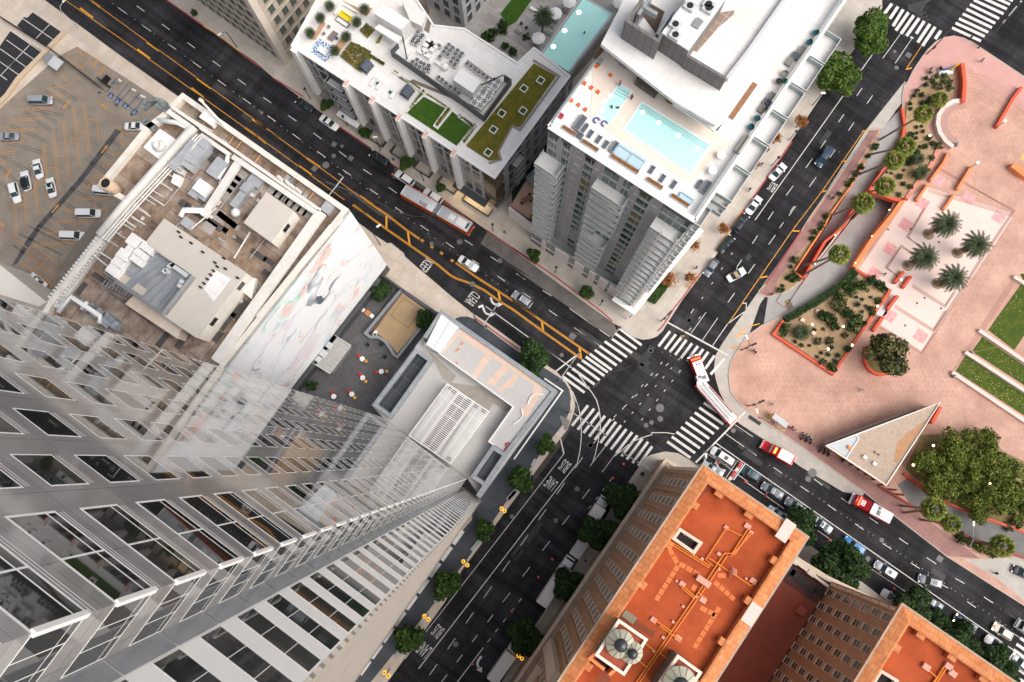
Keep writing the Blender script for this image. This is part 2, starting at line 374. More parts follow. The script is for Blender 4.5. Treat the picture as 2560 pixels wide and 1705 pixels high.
struct(MB().sheet(Ws([R4(1105,560),R4(835,900),R4(405,1568),zH(2040,0),zH(1610,620),zH(1480,850),zH(1450,1100),zH(1480,1300),zH(1560,1568),zE(1000,300),zE(1140,445),zE(1600,745),zE(2352,1300),R12(620,375),R12(745,400),(2170,1215),(1900,1020),(1850,900),(1900,760),(2190,345),(2285,215)]),.004).build('gutter',GUT))
struct(MB().sheet(Ws([R6(1545,190),R6(1926,445),R7(0,350),R7(680,832),R7(720,790),R7(690,700),R7(300,405),R7(0,180),R6(1600,90)]),.004).build('gutter',mat('worn_gutter',(.085,.078,.072),.85,(.17,.155,.14),.4,.9)))
struct(MB().sheet(Ws([R2(940,1225),R2(1060,1250),R2(1400,1470),R2(1480,1530),R2(1340,1380),R2(960,1120)]),.004).build('gutter',mat('worn_lane',(.075,.072,.07),.85,(.13,.125,.12),.5,.9)))
struct(MB().sheet(Ws([R12(1380,800),R12(1500,795),R12(1756,780),R12(1790,1080),R12(1756,1060),R12(1620,945),R12(1560,900)]),PZ+.008).build('driveway',GUT))
struct(MB().sheet(Ws([zF(860,110),zF(950,60),zF(760,560),zF(640,780),zF(250,1330),zF(20,1620),zF(20,1470),zF(560,750),zF(680,590)]),.004).build('gutter',mat('stained_lane',(.030,.026,.025),.8,(.075,.062,.056),1.1,.9)))
struct(MB().sheet(Ws([R8(115,535),R8(105,512),R8(145,482),R8(395,103),R8(455,10),R4(432,1555),R4(868,900),R4(930,895),R4(880,970),R4(640,1340),R4(520,1560),R8(230,440),R8(210,545),R8(165,555)]),PZ+.006).build('brick_walk',PINKD))
struct(MB().sheet(Ws([R4(1100,640),R4(1115,570),zD(1075,1180),zD(1220,900),zD(1385,650),zD(1495,510),zD(1650,355),zD(1800,275),zD(2000,240),zD(2200,285),(2432,112),(2560,197),(2760,330),(2700,380),R4(1640,560),R4(1530,440),R4(1490,440),R4(1330,480),R4(1150,680)]),PZ+.006).build('brick_walk',mat('mauve_paving',(.50,.27,.235),.8,(.60,.345,.305),.3,.8)))
struct(MB().sheet(Ws([(1900,1044),(2001,1113),(2155,1225),(2366,1389),R12(1480,795),R12(1300,660),R12(860,345),R12(480,95),R12(330,0),(1935,1035)]),PZ+.006).build('brick_walk',PINKD))
def strip(mb,ps,w,z=.008,closed=False):
 P=Ws(ps,z);n=len(P)
 for i in range(n-1):
  a,b=P[i],P[i+1];d=(b-a)
  if d.length<1e-4:continue
  d.normalize();m=Vector((-d.y,d.x,0))*(w/2)
  mb.quad(a-m,b-m,b+m,a+m)
 return mb
def dashes(mb,a,b,n,frac,w,z=.008):
 for i in range(n):
  strip(mb,[px2(a,b,i/n),px2(a,b,(i+frac)/n)],w,z)
wm=MB()
for s,e in[((1722,172),(2148,492)),((1630,262),(2050,565)),((1540,350),(1962,645)),((1425,420),(1858,725)),((1325,505),(1755,812)),((1230,585),(1658,890)),((1128,662),(1562,975)),((1055,720),(1485,1025)),((980,788),(1418,1095)),((890,860),(1325,1180)),((790,950),(1225,1262)),((685,1030),(1122,1345)),((605,1110),(1030,1422))]:
 strip(wm,[zG(*s),zG(*e)],.56)
for s,e in[((590,378),(365,672)),((705,437),(485,728)),((810,495),(585,785)),((910,548),(690,842)),((1020,615),(800,910)),((1135,668),(915,965)),((1240,728),(1020,1025)),((1340,782),(1150,1040)),((1460,855),(1280,1110)),((1660,915),(1385,1222))]:
 strip(wm,[zH(*s),zH(*e)],.56)
strip(wm,[zH(545,205),zH(1715,842)],.32)
for s,e in[((1100,105),(785,505)),((1220,170),(895,580)),((1320,240),(1010,645)),((1430,310),(1120,715)),((1545,375),(1230,785)),((1645,430),(1340,840)),((1745,495),(1435,900)),((1850,570),(1545,970)),((1965,630),(1650,1045)),((2065,695),(1755,1100)),((2165,755),(1855,1165)),((2275,820),(1970,1235)),((2355,910),(2080,1290))]:
 strip(wm,[zF(*s),zF(*e)],.56)
for k in range(9):
 s=(470-90*k,55+95*k);e=(940-92*k,380+94*k)
 strip(wm,[zE(*s),zE(*e)],.56)
strip(wm,[zE(1280,230),zE(310,1225)],.34)
for s,e in[((1018,25),(965,95)),((1060,45),(1003,130)),((1095,65),(1025,180)),((1132,85),(1045,210)),((1168,105),(1080,232)),((1205,125),(1118,247)),((1240,145),(1185,232)),((1280,165),(1195,292)),((1315,185),(1228,315)),((1355,210),(1315,268)),((1430,190),(1630,282)),((1455,158),(1655,250)),((1480,128),(1680,222)),((1505,95),(1705,190)),((1530,62),(1728,160)),((1555,30),(1755,128)),((1582,0),(1785,95)),((1620,-25),(1808,62)),((1650,-50),(1830,30)),((1680,-75),(1850,5))]:
 strip(wm,[R4(*s),R4(*e)],.7)
strip(wm,[R4(1780,160),R4(1910,5)],.3)
for s,e in[((2280,705),(2560,900)),((2205,825),(2560,1070)),((2145,935),(2560,1230)),((2060,1055),(2560,1400)),((2050,1185),(2560,1540)),((2100,1400),(2480,1660)),((2130,1560),(2400,1740))]:strip(wm,[zB(*s),zB(*e)],.6)
for a,b,w in[((zC(520,1310),zF(635,1560),.17)),((zF(628,1568),zF(880,1250),.17)),(zC(255,1115),zF(230,1568),.12),(zF(230,1568),zF(625,1055),.12),(zF(560,762),zF(625,1055),.26),(zF(1135,1298),zF(1440,905),.12),(zF(1375,1415),zF(1640,1050),.12),(zC(1280,1568),zC(1790,895),.17),(zH(1000,420),zH(1295,5),.12),(zH(1225,548),zH(1525,115),.12),(zH(1425,655),zH(1715,235),.15),(zH(1715,235),zH(2035,0),.17),(R4(75,1515),R4(890,365),.16),(R4(955,400),R4(1075,235),.13),(R4(1040,435),R4(1155,265),.13),(R4(1145,255),R4(1165,262),.4),(R7(1585,600),R7(1615,600),.2),(R7(1613,600),R7(1610,640),.15)]:
 strip(wm,[a,b],w)
strip(wm,[zF(850,0),zF(905,120),zF(945,300),zF(965,480),zF(968,680),zF(955,880),zF(930,1050),zF(885,1245)],.17)
strip(wm,[zG(785,1390),zG(860,1568),zF(905,120)],.2)
strip(wm,[zG(890,1040),zG(970,1140),zG(1060,1270),zG(1180,1430),zG(1265,1568),zF(1315,180),zF(1345,400),zF(1335,600),zF(1295,830),zF(1240,1060),zF(1190,1225)],.17)
strip(wm,[zF(1615,1100),zF(1760,990),zF(1870,890),zF(2010,800),zF(2180,730),zF(2352,680),R7(960,1490),R7(1060,1490),R7(1120,1500)],.17)
for a,b,n,f in[(zC(735,1430),zF(1200,830),9,.42),(zC(970,1568),zC(2170,5),4,.37),(zC(2170,5),zF(1375,1430),5,.37),(R7(560,1565),R7(1350,630),12,.2),(R7(700,1385),R7(1130,960),6,.25),(R7(770,1420),R7(1250,870),9,.2),(R7(890,1405),R7(1200,1010),6,.22),(zC(1870,790),zC(2640,-200),5,.37),(R11(480,480),R11(655,255),4,.35),(R7(1485,595),R4(590,1085),5,.33),(R4(590,1085),R4(975,525),3,.3),(R7(1305,570),R7(1575,165),4,.13),(R7(1545,355),R7(1870,-140),3,.33),(R4(245,1568),R4(390,1350),2,.36),(R4(290,1345),R4(560,965),2,.35),(R4(525,1020),R4(900,480),3,.3),(R7(1230,670),R7(1310,545),1,.25),(zH(440,785),zH(885,995),3,.05)]:
 dashes(wm,a,b,n,f,.14)
for a,b,w in[((1789.3,1107.1),(2531.7,1623.6),.17),(zE(520,1040),zE(1080,1410),.13),(zE(1130,1460),zE(1330,1600),.13),(R12(0,305),R12(250,480),.13),(R12(460,615),R12(550,680),.13),(R12(755,830),R12(1020,1005),.13),(R12(1200,1140),R12(1250,1170),.13),(zE(890,660),zE(1505,1090),.13),(zE(1075,480),zE(1430,720),.1),(zE(1130,1180),zE(890,1545),.12),(zB(1785,370),zB(2290,715),.13),(zB(1880,120),zB(2320,420),.13),(zU(1070,180),zU(1900,780),.17),(zU(2150,950),zU(2355,1095),.17),(zG(315,605),zG(780,940),.2),(zG(470,1005),zG(860,700),.3),(zG(825,150),zG(1320,495),.12),(zG(1050,0),zG(1520,325),.13),(R7(395,635),R7(600,780),.12)]:
 strip(wm,[a,b],w)
for a,b,n,f in[(R1(810,50),R1(1842,800),6,.33),(R1(940,40),R1(1810,670),5,.31)]:
 n=int(n);dashes(wm,a,b,n,f,.14)
for a,b in[((250,920),(308,960)),((395,915),(450,955)),((420,1040),(478,1082)),((570,1040),(622,1080)),((598,1168),(652,1206)),((738,1165),(795,1202)),((782,1300),(840,1340)),((912,1288),(968,1328)),((958,1425),(1012,1465)),((222,795),(278,832)),((50,670),(105,708)),((80,795),(135,835))]:
 strip(wm,[R2(*a),R2(*b)],.14)
for a,b in[((1130,62),(1188,102)),((1305,180),(1360,218)),((1435,165),(1490,200)),((1485,300),(1535,332)),((1615,280),(1675,320)),((1660,412),(1712,448)),((1790,395),(1850,438)),((1840,530),(1892,566))]:
 strip(wm,[R6(*a),R6(*b)],.14)
for a,b in[((30,398),(92,438)),((212,512),(272,550)),((255,648),(312,688)),((430,768),(600,890))]:
 strip(wm,[R7(*a),R7(*b)],.13)
for a,b in[((0,92),(80,150)),((185,222),(238,258)),((355,340),(408,376)),((440,295),(492,334)),((525,456),(578,494)),((610,414),(664,452)),((697,575),(750,613)),((785,535),(840,573)),((870,698),(925,735)),((972,665),(1028,704)),((1046,820),(1102,857)),((1145,787),(1205,828)),((1325,918),(1382,950)),((1220,945),(1278,978)),((1400,1063),(1455,1102)),((1505,1035),(1562,1072)),((1605,1105),(1770,1215))]:
 strip(wm,[R12(*a),R12(*b)],.14)
rk=random.Random(3)
for a,b,n in[(R1(770,20),R6(1900,640),60),(R12(150,200),R12(1700,1250),45)]:
 for i in range(n):
  p=px2(a,b,(i+rk.random()*.4)/n);strip(wm,[p,(p[0]+1.4,p[1]+1)],.13)
def arrow(mb,c,d,side,s=1.0,z=.008,shape='turn'):
 o=W(c,z);e=(W((c[0]+d[0],c[1]+d[1]),z)-o).normalized();n=Vector((-e.y,e.x,0))*side
 def q(a,b):return o+e*a*s+n*b*s
 if shape=='turn':
  path=[(-1.3,-.45),(-.5,-.45),(.0,-.3),(.35,.05),(.45,.4)]
  for(a0,b0),(a1,b1)in zip(path,path[1:]):
   p0,p1=q(a0,b0),q(a1,b1);m=Vector((-(p1-p0).y,(p1-p0).x,0)).normalized()*.2*s;mb.quad(p0-m,p1-m,p1+m,p0+m)
  t=[q(1.0,.25),q(.0,.75),q(.75,1.35)]
  a,b,c_=t
  mb.add(t,[(0,1,2)]if(b-a).cross(c_-a).z>0 else[(0,2,1)])
 else:
  p0,p1=q(-1.2,0),q(.3,0);m=n*.16*s;mb.quad(p0-m,p1-m,p1+m,p0+m)
  t=[q(1.3,0),q(.2,.42),q(.2,-.42)]
  a,b,c_=t
  mb.add(t,[(0,1,2)]if(b-a).cross(c_-a).z>0 else[(0,2,1)])
arrow(wm,zC(1700,1215),(-.62,.78),1,1.15)
arrow(wm,zU(1225,120),(.3,.95),1,1.1);arrow(wm,zU(1095,290),(.3,.95),1,1.1)
arrow(wm,zE(770,1310),(-.85,-.2),-1,1.1)
def word(mb,txt,c,d,w,l,z=.008,flip=False):
 "letters painted on a flat surface; c photo pixel of the middle, d pixel direction that the tops of the letters point to"
 cu=bpy.data.curves.new('t','FONT');cu.body=txt;cu.align_x='CENTER';cu.align_y='CENTER';cu.size=1;cu.resolution_u=2
 ob=bpy.data.objects.new('t',cu);COL.objects.link(ob)
 dg=bpy.context.evaluated_depsgraph_get();me=bpy.data.meshes.new_from_object(ob.evaluated_get(dg))
 xs=[v.co.x for v in me.vertices];ys=[v.co.y for v in me.vertices]
 cx,cy=(min(xs)+max(xs))/2,(min(ys)+max(ys))/2;sx=w/(max(xs)-min(xs));sy=l/(max(ys)-min(ys))
 o=W(c,z);e=(W((c[0]+d[0],c[1]+d[1]),z)-o).normalized();r=Vector((e.y,-e.x,0))
 mb.add([o+r*((v.co.x-cx)*sx)+e*((v.co.y-cy)*sy)for v in me.vertices],[tuple(p.vertices)for p in me.polygons])
 bpy.data.objects.remove(ob);bpy.data.curves.remove(cu);bpy.data.meshes.remove(me)
DN=(-.63,.78)
word(wm,'BUS',zF(640,1295),DN,1.75,2.6);word(wm,'LANE',R10(1540,60+10-10),DN,.1,.1)if False else None
word(wm,'LANE',R11(243,325),DN,2.1,2.5)
word(wm,'BUS',zC(895,575),DN,1.75,2.6);word(wm,'LANE',zC(625,940),DN,2.3,2.7)
word(wm,'KEEP',zJ(1762,1285),(.81,.58),2.7,2.1);word(wm,'CLEAR',R6(1490,570),(.81,.58),3.0,2.3)
word(wm,'BUS',R3(1790,1285),(-.59,.81),1.5,2.3);word(wm,'ONLY',R3(1722,1392),(-.59,.81),1.4,2.0)if False else None
struct(wm.build('road_markings',WHP))
om=MB()
word(om,'STOP',R8(306,608),(-.97,.22),2.0,1.15,z=.0)
for v in range(len(om.v)):om.v[v]=(om.v[v][0],om.v[v][1],.022)
pt=MB().sheet(Ws([R8(280,585),R8(318,570),R8(338,632),R8(300,648)],.014),.014);struct(pt.build('road_patch',TAR))
ym=MB()
def dbl(pts,gap=.24,w=.11):
 P=Ws(pts,.008);n=len(P)
 for s in(-1,1):
  for i in range(n-1):
   a,b=P[i],P[i+1];d=(b-a).normalized();m=Vector((-d.y,d.x,0));o=m*(s*gap/2);h=m*(w/2)
   ym.quad(a+o-h,b+o-h,b+o+h,a+o+h)
ya=[(163,0),(300,95.7),(700,381.6),zJ(170,0)]
strip(ym,[(140,-18)]+ya,.13)
yb=[R1(600,-14),R1(620,0),R1(1926,950),R2(120,920),zJ(560,0)]
strip(ym,yb,.13)
for a,b in[(R1(550,55),R1(640,122)),(R1(945,338),R1(1030,402)),(R1(1315,605),R1(1398,668)),(R1(1685,878),R1(1770,938)),(R1(635,10),R1(690,50)),(R1(1010,290),R1(1095,350)),(R1(1355,540),R1(1450,608)),(R1(1735,818),R1(1832,885)),(R2(0,930),R2(70,985)),(R2(295,1140),R2(382,1203)),(R2(665,1410),R2(760,1475)),(R2(0,832),R2(70,885)),(R2(350,1088),R2(440,1150)),(R2(715,1348),R2(800,1405))]:
 strip(ym,[a,b],.42)
dbl([zJ(340,95),zJ(990,570),zJ(1450,890),zJ(2000,1270),zJ(2150,1400),zJ(2250,1480),zJ(2352,1535),R6(1480,465),R6(1570,510),R6(1680,590),R7(0,638),R7(215,795),zG(975,765)],.26,.15)
dbl([zJ(570,0),zJ(1010,300),zJ(1400,600),zJ(1640,765)],.26,.15)
dbl([R6(1375,322),R6(1530,430),R6(1675,522),R6(1926,690),R7(0,578),R7(210,725),zG(1110,655)],.26,.15)
for x,y in[(1690,795),(1878,918),(2068,1042),(2278,1188)]:
 dbl([zJ(x-28,y-20),zJ(x+28,y+20)],.3,.18)
for a,b in[(zJ(990,310),zJ(988,570)),(zJ(1405,600),zJ(1445,885)),(R6(1668,525),R6(1680,585)),(zG(190,0),zG(222,230)),(zG(925,525),zG(965,760))]:
 strip(ym,[a,b],.42)
strip(ym,[zD(1365,430),zD(1060,885)],.14);strip(ym,[zD(1055,890),zD(1170,860)],.3)
strip(ym,[R4(820,905),R4(530,1325),R4(345,1568),R8(0,580),zH(1890,0),zH(1720,235)],.15)
for a,b in[(R4(815,903),R4(865,897)),(R4(670,1112),R4(718,1105)),(R4(525,1322),R4(568,1312)),(R8(335,103),R8(382,103)),(R8(107,425),R8(162,415)),(zH(1940,445),zH(2070,415)),(zH(1770,700),zH(1930,660))]:
 strip(ym,[a,b],.3)
strip(ym,[zH(1870,520),zH(2000,350),zH(2130,290),zH(2350,225)],.2)
strip(ym,[R1(1400,180),R1(1500,240),R1(1660,365)],.2,PZ+.009)
struct(ym.build('road_markings',YEP))
struct(om.build('road_markings',mat('faded_yellow_paint',(.42,.24,.06),.8)))
rm=MB()
for ps in([R1(1150,2),R1(1275,88),R1(1400,178)],[R1(1660,367),R1(1780,455)],[R2(118,535),R2(325,665)],[R2(570,868),R2(790,1018)],[R2(935,1128),R2(1010,1180)],[R2(1265,1360),R2(1340,1410)],[R6(1588,97),R6(1926,335)],[R7(0,215),R7(300,418),R7(620,660),R7(690,725)],[zL(1280,1160),zL(1370,1080),zL(1470,925),zL(1620,690),zL(1780,500),zL(2050,110),(1752,682)],[R3(1520,1560),R3(1640,1385),R3(1926,975)],[zU(860,360),zU(1150,570),zU(1640,920)],[zE(1525,325),zE(1575,358)],[R8(395,100),R8(250,320),R8(150,470)]):
 strip(rm,ps,.3,PZ+.012)
struct(rm.build('kerb_paint',REDK))
op=MB();strip(op,[R3(1420,1700),R3(1590,1440)],.3,PZ+.012);struct(op.build('kerb_paint',ORP))
mh=MB()
for p,r in[(zH(212,755),.36),(R7(955,925),.5),(R7(1018,1320),.9),(R7(1020,1395),.6),(R7(960,1420),.5),(R7(922,1440),.5),(R7(540,703),.45),(R6(1400,178),.6),(R6(1678,308),.55),(R6(1208,190),.5),(R6(1488,468),.6),(zF(1150,890),.5),(zC(1250,830),.55),(R4(1037,355),.4),(R4(1050,465),.5),(R12(402,295),.6),(R12(864,678),.5),(R12(778,795),.5),(R10(1605,530),.45),(R10(1410,355),.45),(R11(408,357),.5),(R11(275,555),.5),(R11(492,82),.5),(zG(582,685),.45),(zE(1045,600),.5),(R2(592,1005),.4),(R2(535,1072),.5),(R2(480,1135),.8),(R1(1800,775),.4),(R12(430,255),.9)]:
 P=W(p,.011);mh.sheet([P+Vector((math.cos(2*PI*k/14)*r,math.sin(2*PI*k/14)*r,0))for k in range(14)])
for p,w in[(R2(537,992),1.1),(R2(652,1088),1.1),(R2(402,1160),1.2),(zG(795,318),1.3),(zD(1108,608),1.2),(R12(1228,795),1.2),(zR4 if False else R4(655,1045),.3)]:
 mh.sheet([W(p,.011)+AX*(i*w/2)+AY*(j*w/2)for i,j in((-1,-1),(1,-1),(1,1),(-1,1))])
struct(mh.build('manhole_covers',MANH))
tm=MB()
def arcline(c,r,a0,a1,w,n=14):
 pts=[(c[0]+r*math.cos(math.radians(lerp(a0,a1,i/n))),c[1]+r*math.sin(math.radians(lerp(a0,a1,i/n))))for i in range(n+1)]
 strip(tm,pts,w,.0065)
for i in range(9):arcline(R4(1180+20*i,40+i*8),18+3.2*i,20+15*i,190+9*i,.22)
strip(tm,[zG(1345,1190),zG(1440,1120),zG(1560,1010),zG(1700,990),zG(1930,905)],.10,.0065);strip(tm,[zG(1200,1320),zG(1320,1215)],.3,.0065)
strip(tm,[zJ(750,5),zJ(1000,130),zJ(1180,240),zJ(1500,315),zJ(1760,330)],.12,.0065)
strip(tm,[R2(480,1250),R2(640,1310),R2(780,1420),R2(860,1480)],.4,.0065)
struct(tm.build('tyre_marks',mat('tyre_scuffs',(.075,.072,.072),.8,(.05,.048,.05),3)))
struct(MB().sheet(Ws([zU(540,390),zU(640,355),zU(760,355),zU(900,410),zU(1090,560),zU(1600,940),zU(2160,1290),zG(545,1130),zG(650,1230),zG(730,1360),(1428,1000),zF(755,0),zF(750,190),zF(640,440),zF(330,830),zF(0,1290),R10(1580,420),R10(1330,790),R10(1090,1110),R10(720,1568),R10(600,1720),R10(300,1700),(1180,1300),(1190,1000)],PZ),PZ+.006).build('slate_pavement',SLATE))
tz=MB()
tz.sheet(Ws([zF(640,600),zF(700,560),zF(740,400),zF(560,300),zF(545,330)],PZ),PZ+.01)
struct(tz.build('pavement_patch',mat('worn_slate',(.17,.165,.16),.8,(.25,.235,.21),1)))
PK=PZ+.008
struct(MB().sheet(Ws([R1(530,320),R1(1190,745),R5(780,20),R5(320,590),R5(0,330),(-60,620),(-60,300),R1(0,745),R1(405,385)],PK),PK).build('car_park',ASPH2))
dk=MB();dk.sheet(Ws([zA(640,240),zA(1235,650),zA(960,960),zA(330,510),zA(470,330),zA(530,350)],PK),PK);dk.sheet(Ws([zA(210,600),zA(890,1040),zA(340,1568),zA(0,1960),zA(-60,1960),zA(-60,900),zA(0,900),zA(80,780)],PK),PK)
struct(dk.build('car_park',ASPHN))
pl=MB();PL=PK+.006
for a,b in[((440,360),(1080,800)),((970,480),(690,770)),((120,780),(710,1195)),((590,870),(0,1490)),((0,955),(555,1345)),((0,1210),(415,1500)),((210,600),(845,1040)),((0,1470),(140,1568)),((300,1170),(160,1330))]:
 strip(pl,[zA(*a),zA(*b)],.16,PL)
struct(pl.build('bay_markings',WHP))
ol=MB();OR=PK+.007
def dl(a,b,g=7,f=R1,w=.11):
 dx,dy=b[0]-a[0],b[1]-a[1];L=math.hypot(dx,dy);nx,ny=-dy/L*g,dx/L*g
 strip(ol,[f(a[0]+nx,a[1]+ny),f(b[0]+nx,b[1]+ny)],w,OR);strip(ol,[f(a[0]-nx,a[1]-ny),f(b[0]-nx,b[1]-ny)],w,OR);strip(ol,[f(a[0]+nx,a[1]+ny),f(a[0]-nx,a[1]-ny)],w,OR)
for a,b in[((580,710),(610,1055)),((510,750),(545,1140)),((440,840),(475,1225)),((370,920),(405,1305)),((300,1000),(330,1390)),((240,1230),(260,1475)),((170,1330),(185,1560)),((100,1400),(112,1620)),((360,742),(150,757)),((295,815),(85,828)),((232,890),(20,902)),((165,967),(-20,982)),((100,1047),(-20,1056)),((35,1125),(-20,1128)),((835,912),(960,905)),((830,987),(900,980)),((775,1062),(840,1055)),((710,1137),(780,1130)),((650,1215),(720,1208)),((585,1292),(660,1286)),((520,1370),(780,1352)),((450,1450),(740,1440)),((385,1527),(720,1510)),((340,665),(430,660))]:
 dl(a,b)
for a,b in[((320,120),(560,100)),((230,200),(520,180)),((180,260),(380,410)),((140,315),(360,470)),((80,370),(200,450))]:dl(a,b,6,R5)
for a,b in[((545,905),(605,905)),((470,990),(530,985)),((395,1072),(455,1068)),((320,1155),(380,1152)),((250,1240),(310,1238)),((595,825),(670,818)),((665,818),(680,965)),((170,1320),(240,1320)),((100,1408),(165,1405)),((325,610),(500,580)),((500,580),(395,500)),((560,465),(430,375)),((575,385),(520,340)),((540,320),(560,370)),((600,385),(605,340)),((565,465),(640,380)),((835,915),(830,985)),((655,1370),(660,1430)),((738,1440),(735,1500)),((530,1530),(528,1568)),((655,1215),(600,1290))]:
 strip(ol,[R1(*a),R1(*b)],.13,OR)
for a,b in[((230,195),(400,330)),((360,250),(240,390)),((75,370),(60,420)),((530,40),(530,95))]:strip(ol,[R5(*a),R5(*b)],.12,OR)
for c,d in[((720,1025),(.62,-.78)),((382,1432),(.62,-.78)),((455,722),(-.62,.78)),((60,1190),(-.55,.8)),((715,730),(-.8,-.55)),((655,430),(-.55,.8)),((705,482),(.6,-.75)),((5,1535),(.7,.7))]:arrow(ol,R1(*c),d,1,1.0,OR,'straight')
struct(ol.build('bay_markings',ORP))
tl=MB()
for a,b in[((355,580),(525,692)),((310,625),(490,745)),((265,757),(395,848)),((165,762),(350,898)),((70,860),(345,985)),((15,968),(290,1050)),((0,1065),(220,1190)),((0,1150),(110,1245)),((200,745),(440,795)),((0,1250),(60,1300)),((540,1215),(640,1290)),((480,1290),(700,1420)),((620,1110),(730,1190)),((690,1040),(770,1090)),((760,960),(830,1010)),((830,900),(930,960)),((420,1380),(560,1470)),((340,1480),(470,1568))]:
 dx,dy=b[0]-a[0],b[1]-a[1];L=math.hypot(dx,dy);nx,ny=-dy/L*8,dx/L*8
 for s in(-1,1):strip(tl,[R1(a[0]+nx*s,a[1]+ny*s),R1(b[0]+nx*s,b[1]+ny*s)],.13,PK+.004)
for a,b in[((130,120),(430,270)),((180,60),(460,200)),((90,200),(330,370)),((260,60),(500,180))]:
 for s in(-8,8):strip(tl,[R5(a[0]+s,a[1]),R5(b[0]+s,b[1])],.13,PK+.004)
tl.sheet(Ws([R1(795,885),R1(832,905),R1(560,1260),R1(285,1568),R5(120,325),R5(80,345),R5(180,170),R1(240,1568),R1(540,1230)],PK),PK+.004)
for x,y,s in[(683,637,24),(800,722,24),(905,787,24),(745,640,1)]:tl.sheet([W(R1(x,y),PK+.005)+AX*(i*s*.015)+AY*(j*s*.012)for i,j in((-1,-1),(1,-1),(1,1),(-1,1))])
struct(tl.build('tar_lines',TAR))
bl=MB()
for a,b in[((735,635),(800,535)),((805,670),(880,580)),((830,690),(910,600)),((880,735),(960,640)),((925,760),(985,680)),((990,760),(1050,690)),((800,660),(910,750)),((770,570),(830,580)),((1040,690),(1090,720)),((930,660),(960,690)),((1000,720),(1020,745))]:
 strip(bl,[R1(*a),R1(*b)],.2,PK+.006)
for x,y in[(762,656),(808,694),(862,726),(925,768)]:bl.sheet([W(R1(x,y),PK+.009)+AX*(i*.62)+AY*(j*.62)for i,j in((-1,-1),(1,-1),(1,1),(-1,1))])
struct(bl.build('bay_markings',BLP))
ws=MB()
for x,y in[(762,656),(808,694),(862,726),(925,768)]:
 o=W(R1(x,y),PK+.013);e=Vector((.5,.85,0)).normalized();r=Vector((e.y,-e.x,0))
 def q(a,b):return o+r*a+e*b
 for a,b in[((-.05,.1),(-.05,-.15)),((-.05,-.15),(.22,-.15)),((.22,-.15),(.3,-.42)),((-.05,0),(.18,0))]:
  p0,p1=q(*a),q(*b);m=Vector((-(p1-p0).y,(p1-p0).x,0)).normalized()*.045;ws.quad(p0-m,p1-m,p1+m,p0+m)
 ws.sheet([q(-.05+.09*math.cos(t*PI/4),.27+.09*math.sin(t*PI/4))for t in range(8)])
 for t in range(9):
  A0,A1=math.radians(150+26*t),math.radians(176+26*t);ws.quad(q(-.03+.27*math.cos(A0),-.2+.27*math.sin(A0)),q(-.03+.27*math.cos(A1),-.2+.27*math.sin(A1)),q(-.03+.2*math.cos(A1),-.2+.2*math.sin(A1)),q(-.03+.2*math.cos(A0),-.2+.2*math.sin(A0)))
for a,b in[((815,545),(835,560)),((905,610),(935,625)),((965,655),(1000,670)),((1225,745),(1225,745.5))]:strip(ws,[R1(*a),R1(*b)],.45,PK+.009)
struct(ws.build('bay_markings',WHP))
def win_area(q):
 ps=[proj(v)for v in q]
 if not any(-40<x<2600 and-40<y<1745 for x,y in ps):return 0
 return abs(sum(ps[i][0]*ps[(i+1)%4][1]-ps[(i+1)%4][0]*ps[i][1]for i in range(4)))/2
def win_geo(mbf,mbg,P,U,h,n,fw=.1,mull=(),trans=(),proud=.07,glass=.025,sill=0):
 "P lower corner, U width vector, h height, n outward normal"
 Z=Vector((0,0,h));u=U.normalized();w=U.length
 g=n*glass;mbg.quad(P+g,P+U+g,P+U+Z+g,P+Z+g)
 def bar(a0,b0,a1,b1,pr=proud):
  q=[P+u*a0+Vector((0,0,b0)),P+u*a1+Vector((0,0,b0)),P+u*a1+Vector((0,0,b1)),P+u*a0+Vector((0,0,b1))]
  o=[v+n*pr for v in q];q=[v+n*.004 for v in q]
  mbf.add(q+o,[(4,5,6,7),(0,1,5,4),(1,2,6,5),(2,3,7,6),(3,0,4,7)])
 bar(-fw,-fw,w+fw,0);bar(-fw,h,w+fw,h+fw);bar(-fw,0,0,h);bar(w,0,w+fw,h)
 for m in mull:bar(w*m-fw*.4,0,w*m+fw*.4,h,proud*.8)
 for t in trans:bar(0,h*t-fw*.4,w,h*t+fw*.4,proud*.7)
 if sill:bar(-fw*1.5,-fw-sill,w+fw*1.5,-fw,proud+.12)
def add_windows(bld,wins,fm,gm,limit=100,name='window',**kw):
 "wins: (P, U, h, n[, options]); the hundred that show largest are parts of their own (> frame), the others one part"
 L=[]
 for w in wins:
  P,U,h,n=w[:4];a=win_area([P,P+U,P+U+Vector((0,0,h)),P+Vector((0,0,h))])
  if(Vector((0,0,H))-P).dot(n)<0:a=0
  if a>1:L.append((a,w))
 L.sort(key=lambda t:-t[0])
 for a,w in L[:limit]:
  f,g=MB(),MB();k2=dict(kw);k2.update(w[4]if len(w)>4 else{})
  gm2=k2.pop('gm',gm);win_geo(f,g,*w[:4],**k2)
  o=g.build(name,gm2,bld);f.build('window_frame',fm,o)
 if L[limit:]:
  f=MB()
  for a,w in L[limit:]:
   g=MB();k2=dict(kw);k2.update(w[4]if len(w)>4 else{});k2.pop('gm',None);f2=MB()
   win_geo(f2,g,*w[:4],**k2)
   f.k=0;f.add(f2.v,f2.f);f.k=1;f.add(g.v,g.f)
  tag(f.build(name,[fm,gm],bld),kind='stuff')
def beam(mb,a,b,w,z0,z1):
 p,q=W(a,z1),W(b,z1);d=(q-p);mb.box((p+q)/2,d,d.length,w,z0,z1);return mb
GRAN=brickmat('polished_granite',(.255,.25,.24),(.295,.285,.275),(.13,.11,.09),2.88,3.53,.012,axis='wall',rough=.07,noise=(.80,.80,.82),nscale=.4,offset=0,spec=.6)
